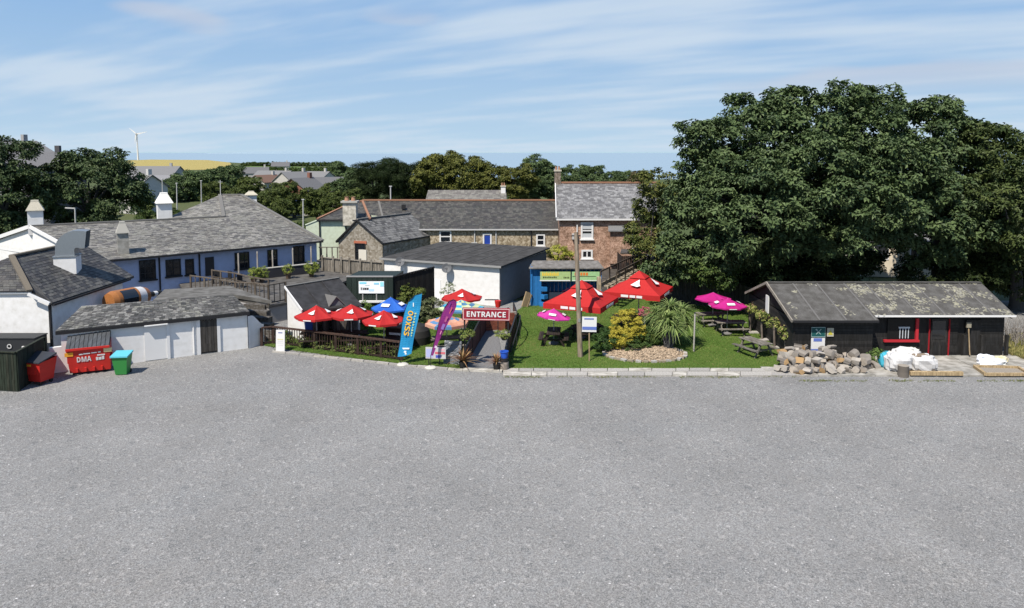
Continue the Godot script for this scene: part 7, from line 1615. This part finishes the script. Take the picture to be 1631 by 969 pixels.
func build_trees():
	var dk := Color(0.034, 0.058, 0.024); var lt := Color(0.105, 0.148, 0.06)
	# big trees on the right
	tree("sycamore_tree", "huge dark green broadleaf tree towering behind the black shed", at_h(D(1265, 470, 53), 0), [lobe(1285, 240, 88, 53), lobe(1372, 218, 72, 53, 0.95), lobe(1195, 250, 78, 52), lobe(1138, 312, 68, 51), lobe(1108, 378, 58, 50, 0.9), lobe(1200, 345, 95, 48.5), lobe(1300, 320, 92, 48), lobe(1390, 300, 90, 49), lobe(1160, 405, 66, 53, 0.8), lobe(1270, 408, 62, 54, 0.7), lobe(1078, 422, 38, 50, 0.8), lobe(1335, 168, 34, 53), lobe(1398, 160, 32, 53), lobe(1255, 182, 40, 53), lobe(1180, 188, 36, 53), lobe(1112, 225, 30, 52), lobe(1350, 395, 60, 56, 0.6), lobe(1165, 345, 62, 57), lobe(1250, 350, 60, 57)], 2.2, 0.52, dk, lt, 0.75, "broad", 1.0)
	tree("sycamore_tree", "second tall broadleaf tree standing behind the shed's right half", at_h(D(1490, 470, 54), 0), [lobe(1490, 230, 68, 54), lobe(1450, 290, 66, 52), lobe(1530, 300, 70, 52), lobe(1485, 360, 66, 49.5, 0.9), lobe(1540, 395, 60, 53.5, 0.8), lobe(1485, 192, 32, 54), lobe(1520, 215, 34, 54)], 2.2, 0.52, dk, lt, 0.5, "broad", 1.0)
	tree("ash_tree", "yellowish green tree at the far end of the tree belt beyond the shed", at_h(D(1620, 470, 50), 0), [lobe(1595, 262, 54, 51), lobe(1650, 275, 64, 51), lobe(1600, 330, 66, 48.5), lobe(1655, 370, 74, 48, 0.9), lobe(1595, 415, 55, 52, 0.8), lobe(1640, 440, 55, 50, 0.6), lobe(1570, 228, 28, 51)], 2.3, 0.44, Color(0.026, 0.043, 0.013), Color(0.085, 0.11, 0.035), 0.45, "broad", 1.0)
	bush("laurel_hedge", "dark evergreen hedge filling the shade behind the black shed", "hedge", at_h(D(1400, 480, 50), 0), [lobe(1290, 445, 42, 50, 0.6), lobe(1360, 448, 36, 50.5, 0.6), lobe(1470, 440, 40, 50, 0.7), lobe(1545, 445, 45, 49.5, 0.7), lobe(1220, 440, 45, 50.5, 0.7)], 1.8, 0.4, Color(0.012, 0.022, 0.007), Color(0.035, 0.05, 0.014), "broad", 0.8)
	bush("ivy_bush", "bright leafy bush hanging beside the weathered board fence", "bush", G(1140, 480), [lobe(1142, 436, 30, 48, 0.8), lobe(1110, 425, 26, 49)], 3.0, 0.36, Color(0.03, 0.055, 0.015), Color(0.09, 0.13, 0.035), "broad", 0.7)
	bush("elder_bush", "yellow-green bush between the brick house and the big tree", "bush", at_h(D(1030, 440, 58), 0), [lobe(1030, 375, 26, 60, 1.3), lobe(1035, 330, 24, 60, 1.2), lobe(1045, 290, 22, 58, 1.2), lobe(1042, 410, 28, 57)], 2.4, 0.4, Color(0.04, 0.06, 0.015), Color(0.14, 0.15, 0.04), "broad", 0.8)
	# dark trees on the left
	tree("dark_oak_tree", "dark broadleaf tree on the far left behind the white gable", at_h(D(5, 380, 76), 0), [lobe(8, 262, 42, 76), lobe(-25, 280, 50, 76), lobe(25, 305, 40, 75), lobe(-10, 330, 50, 75)], 1.4, 0.62, dk * 0.8, lt * 0.8, 0.5, "broad", 1.4)
	tree("dark_oak_tree", "dark rounded tree behind the bungalow beside the grey house", at_h(D(143, 350, 82), 0), [lobe(140, 284, 42, 82), lobe(178, 292, 38, 81), lobe(108, 296, 38, 81), lobe(140, 310, 48, 80), lobe(190, 318, 34, 80), lobe(95, 320, 34, 80), lobe(172, 258, 20, 82), lobe(120, 258, 20, 82)], 1.4, 0.62, dk * 0.8, lt * 0.8, 0.5, "broad", 1.4)
	# middle distance
	var n := 0
	var defs := [["dark", "dark tree clump beyond the white chimney, below the wheat field", 300, 296, 30, 165], ["dark", "dark tree beside the clump below the wheat field", 268, 302, 22, 160], ["dark", "dark rounded tree at the end of the wheat field", 330, 290, 24, 178], ["dark", "dark tree beyond the bungalow peak, by the far lane", 366, 283, 24, 195], ["mid", "green tree behind the bungalow's peak", 392, 300, 22, 150], ["mid", "green tree in front of the brown-roofed village house", 432, 316, 24, 118], ["mid", "round green tree beside the village brick house", 452, 304, 20, 125], ["mid", "light green tree left of the dark pines", 505, 318, 22, 112], ["mid", "light green tree at the foot of the dark pines", 530, 322, 20, 108], ["dark", "dark tree beside the green fields and the pines", 545, 276, 20, 260], ["dark", "small dark tree on the skyline above the far lane", 405, 262, 5, 600],
		["mid", "green tree behind the bungalow, between the two bare poles", 345, 305, 20, 140], ["mid", "green tree just behind the bungalow roof's peak", 376, 313, 16, 130], ["mid", "green tree beside the squat white chimney", 412, 322, 18, 115], ["mid", "bright green tree before the long white bungalow", 448, 332, 20, 105], ["mid", "small green tree beside the village street lamp", 468, 320, 15, 122], ["mid", "green tree beside the grey-roofed bungalow", 522, 308, 20, 128], ["dark", "dark tree just left of the pine belt", 556, 298, 22, 124], ["mid", "green tree above the pale green house", 562, 316, 16, 106], ["mid", "bushy green tree beside the tall pale grey house", 232, 322, 14, 128], ["dark", "dark tree filling the left of the pine belt", 575, 282, 24, 116], ["pine", "dark pine filling the middle of the pine belt", 622, 276, 28, 118], ["dark", "dark tree behind the yellow-green trees", 762, 286, 26, 116], ["dark", "dark tree between the yellow-green trees and the brick house", 880, 288, 22, 114], ["dark", "dark tree behind the terrace's far end", 840, 296, 22, 112], ["dark", "low dark tree close behind the brick house ridge", 958, 288, 18, 124],
		["pine", "dark pine at the left end of the pine belt", 598, 288, 36, 112], ["pine", "dark pine leaning over the terrace roof", 640, 290, 36, 110], ["pine", "tall dark pine rising above the terrace", 672, 285, 34, 112], ["olive", "tall yellow-green tree above the terrace ridge", 702, 272, 34, 108], ["olive", "broad yellow-green tree beside the tall one", 738, 285, 34, 106], ["olive", "yellow-green tree above the rear slate roof", 790, 287, 30, 106], ["olive", "bushy yellow-green tree beside the narrow white chimney", 822, 290, 28, 104], ["dark", "dark rounded tree above the terrace end", 858, 276, 28, 116], ["dark", "dark tree behind the brick house chimney", 905, 282, 24, 118], ["dark", "dark tree above the brick house ridge", 938, 285, 26, 118], ["dark", "low dark tree on the shore side of the brick house ridge", 975, 286, 16, 150], ["dark", "low dark tree between the brick house ridge and the big tree", 998, 284, 14, 160], ["brown", "thin brownish tree beyond the brick house ridge", 1018, 286, 20, 125]]
	for d in defs:
		var r: float = d[4]; var z: float = d[5]; var ca := dk * 1.2; var cb := lt * 1.2; var kind := "broad"
		if d[0] == "mid": ca = Color(0.04, 0.06, 0.016); cb = Color(0.12, 0.15, 0.04)
		if d[0] == "olive": ca = Color(0.05, 0.062, 0.014); cb = Color(0.16, 0.165, 0.04)
		if d[0] == "pine": ca = Color(0.014, 0.028, 0.011); cb = Color(0.045, 0.065, 0.022); kind = "needle"
		if d[0] == "brown": ca = Color(0.07, 0.065, 0.03); cb = Color(0.15, 0.13, 0.07)
		var c := D(d[2], d[3], z); var s: float = z / F
		var L := [lobe(d[2], d[3], r * 0.78, z, 0.9)]
		for k in 5: L.append(lobe(d[2] + r * rf(-0.75, 0.75), d[3] + r * rf(-0.55, 0.7), r * rf(0.38, 0.55), z + rf(-1, 1) * r * s * 0.6, 0.85))
		L.append(lobe(d[2] + r * rf(-0.3, 0.3), d[3] + r * 0.7, r * 0.6, z))
		var size: float = clampf(r * s * 0.16, 0.4, 2.2)
		tree("pine_tree" if d[0] == "pine" else "distant_tree", d[1], at_h(c, 0), L, 1.1 / (size * size) * 0.55, size, ca, cb, 0.3, kind, r * s * 0.34, "trees beyond the houses")
	for h in [["clipped green hedge between the bungalow and the pale green house", 470, 356, 495, 356, 88, 2.4], ["long green hedge behind the bungalow's white chimney", 225, 335, 330, 332, 105, 2.6], ["hedge along the edge of the far green field", 400, 271, 560, 273, 380, 3.0], ["hedge on the skyline of the far fields", 385, 263.5, 545, 266.5, 585, 3.0], ["hedge across the middle of the green fields", 440, 277.5, 520, 281.5, 330, 2.4]]:
		var a := at_h(D(h[1], h[2], h[5]), 0); var b := at_h(D(h[3], h[4], h[5]), 0); var L := []
		var k := int(maxf((b - a).length() / (h[6] * 1.1), 3))
		for i in k: L.append([a.lerp(b, (i + 0.5) / k) + Vector3(0, h[6] * 0.45, 0), Vector3(h[6] * 0.8, h[6] * rf(0.45, 0.62), h[6] * 0.7)])
		var sz: float = 0.35 if h[5] < 150 else 1.0
		bush("hedge", h[0], "hedge", a, L, 0.9 / (sz * sz) * 0.5, sz, Color(0.03, 0.055, 0.014), Color(0.09, 0.13, 0.03), "broad", h[6] * 0.35)

func _ready():
	rng.seed = 2024
	# camera
	var cam := Camera3D.new(); cam.name = "camera"; add_child(cam)
	cam.position = Vector3(0, EYE, 0); cam.rotation.x = -PITCH
	cam.projection = Camera3D.PROJECTION_FRUSTUM; cam.near = 0.5; cam.far = 120000.0
	cam.size = 969.0 / F * 0.5
	cam.frustum_offset = Vector2(0, -(484.5 - (HORIZON + F * tan(PITCH))) / F * 0.5)
	cam.current = true
	# sky and exposure
	var env := Environment.new()
	env.background_mode = Environment.BG_SKY
	var sky := Sky.new(); var pm := PanoramaSkyMaterial.new(); pm.panorama = make_sky(); sky.sky_material = pm; env.sky = sky; env.sky_rotation = Vector3(0, 2.0, 0)
	env.background_energy_multiplier = 0.68
	env.tonemap_mode = Environment.TONE_MAPPER_LINEAR; env.tonemap_exposure = 1.42
	env.sdfgi_enabled = true; env.ssao_enabled = true; env.ssil_enabled = true
	var we := WorldEnvironment.new(); we.name = "world"; we.environment = env; add_child(we)
	# sun: high, behind the left shoulder
	var sun := DirectionalLight3D.new(); sun.name = "sun"; add_child(sun)
	var el := deg_to_rad(55.0)
	sun.look_at_from_position(Vector3.ZERO, Vector3(0.54 * cos(el), -sin(el), -0.84 * cos(el)))
	sun.light_energy = 1.6; sun.light_color = Color(1.0, 0.965, 0.91); sun.light_angular_distance = 0.53; sun.shadow_enabled = true
	make_textures()
	build_ground(); print("ground")
	build_pub(); build_houses(); print("buildings")
	build_front(); build_entrance(); build_garden(); build_shed(); print("things")
	build_village(); build_trees(); print("trees")
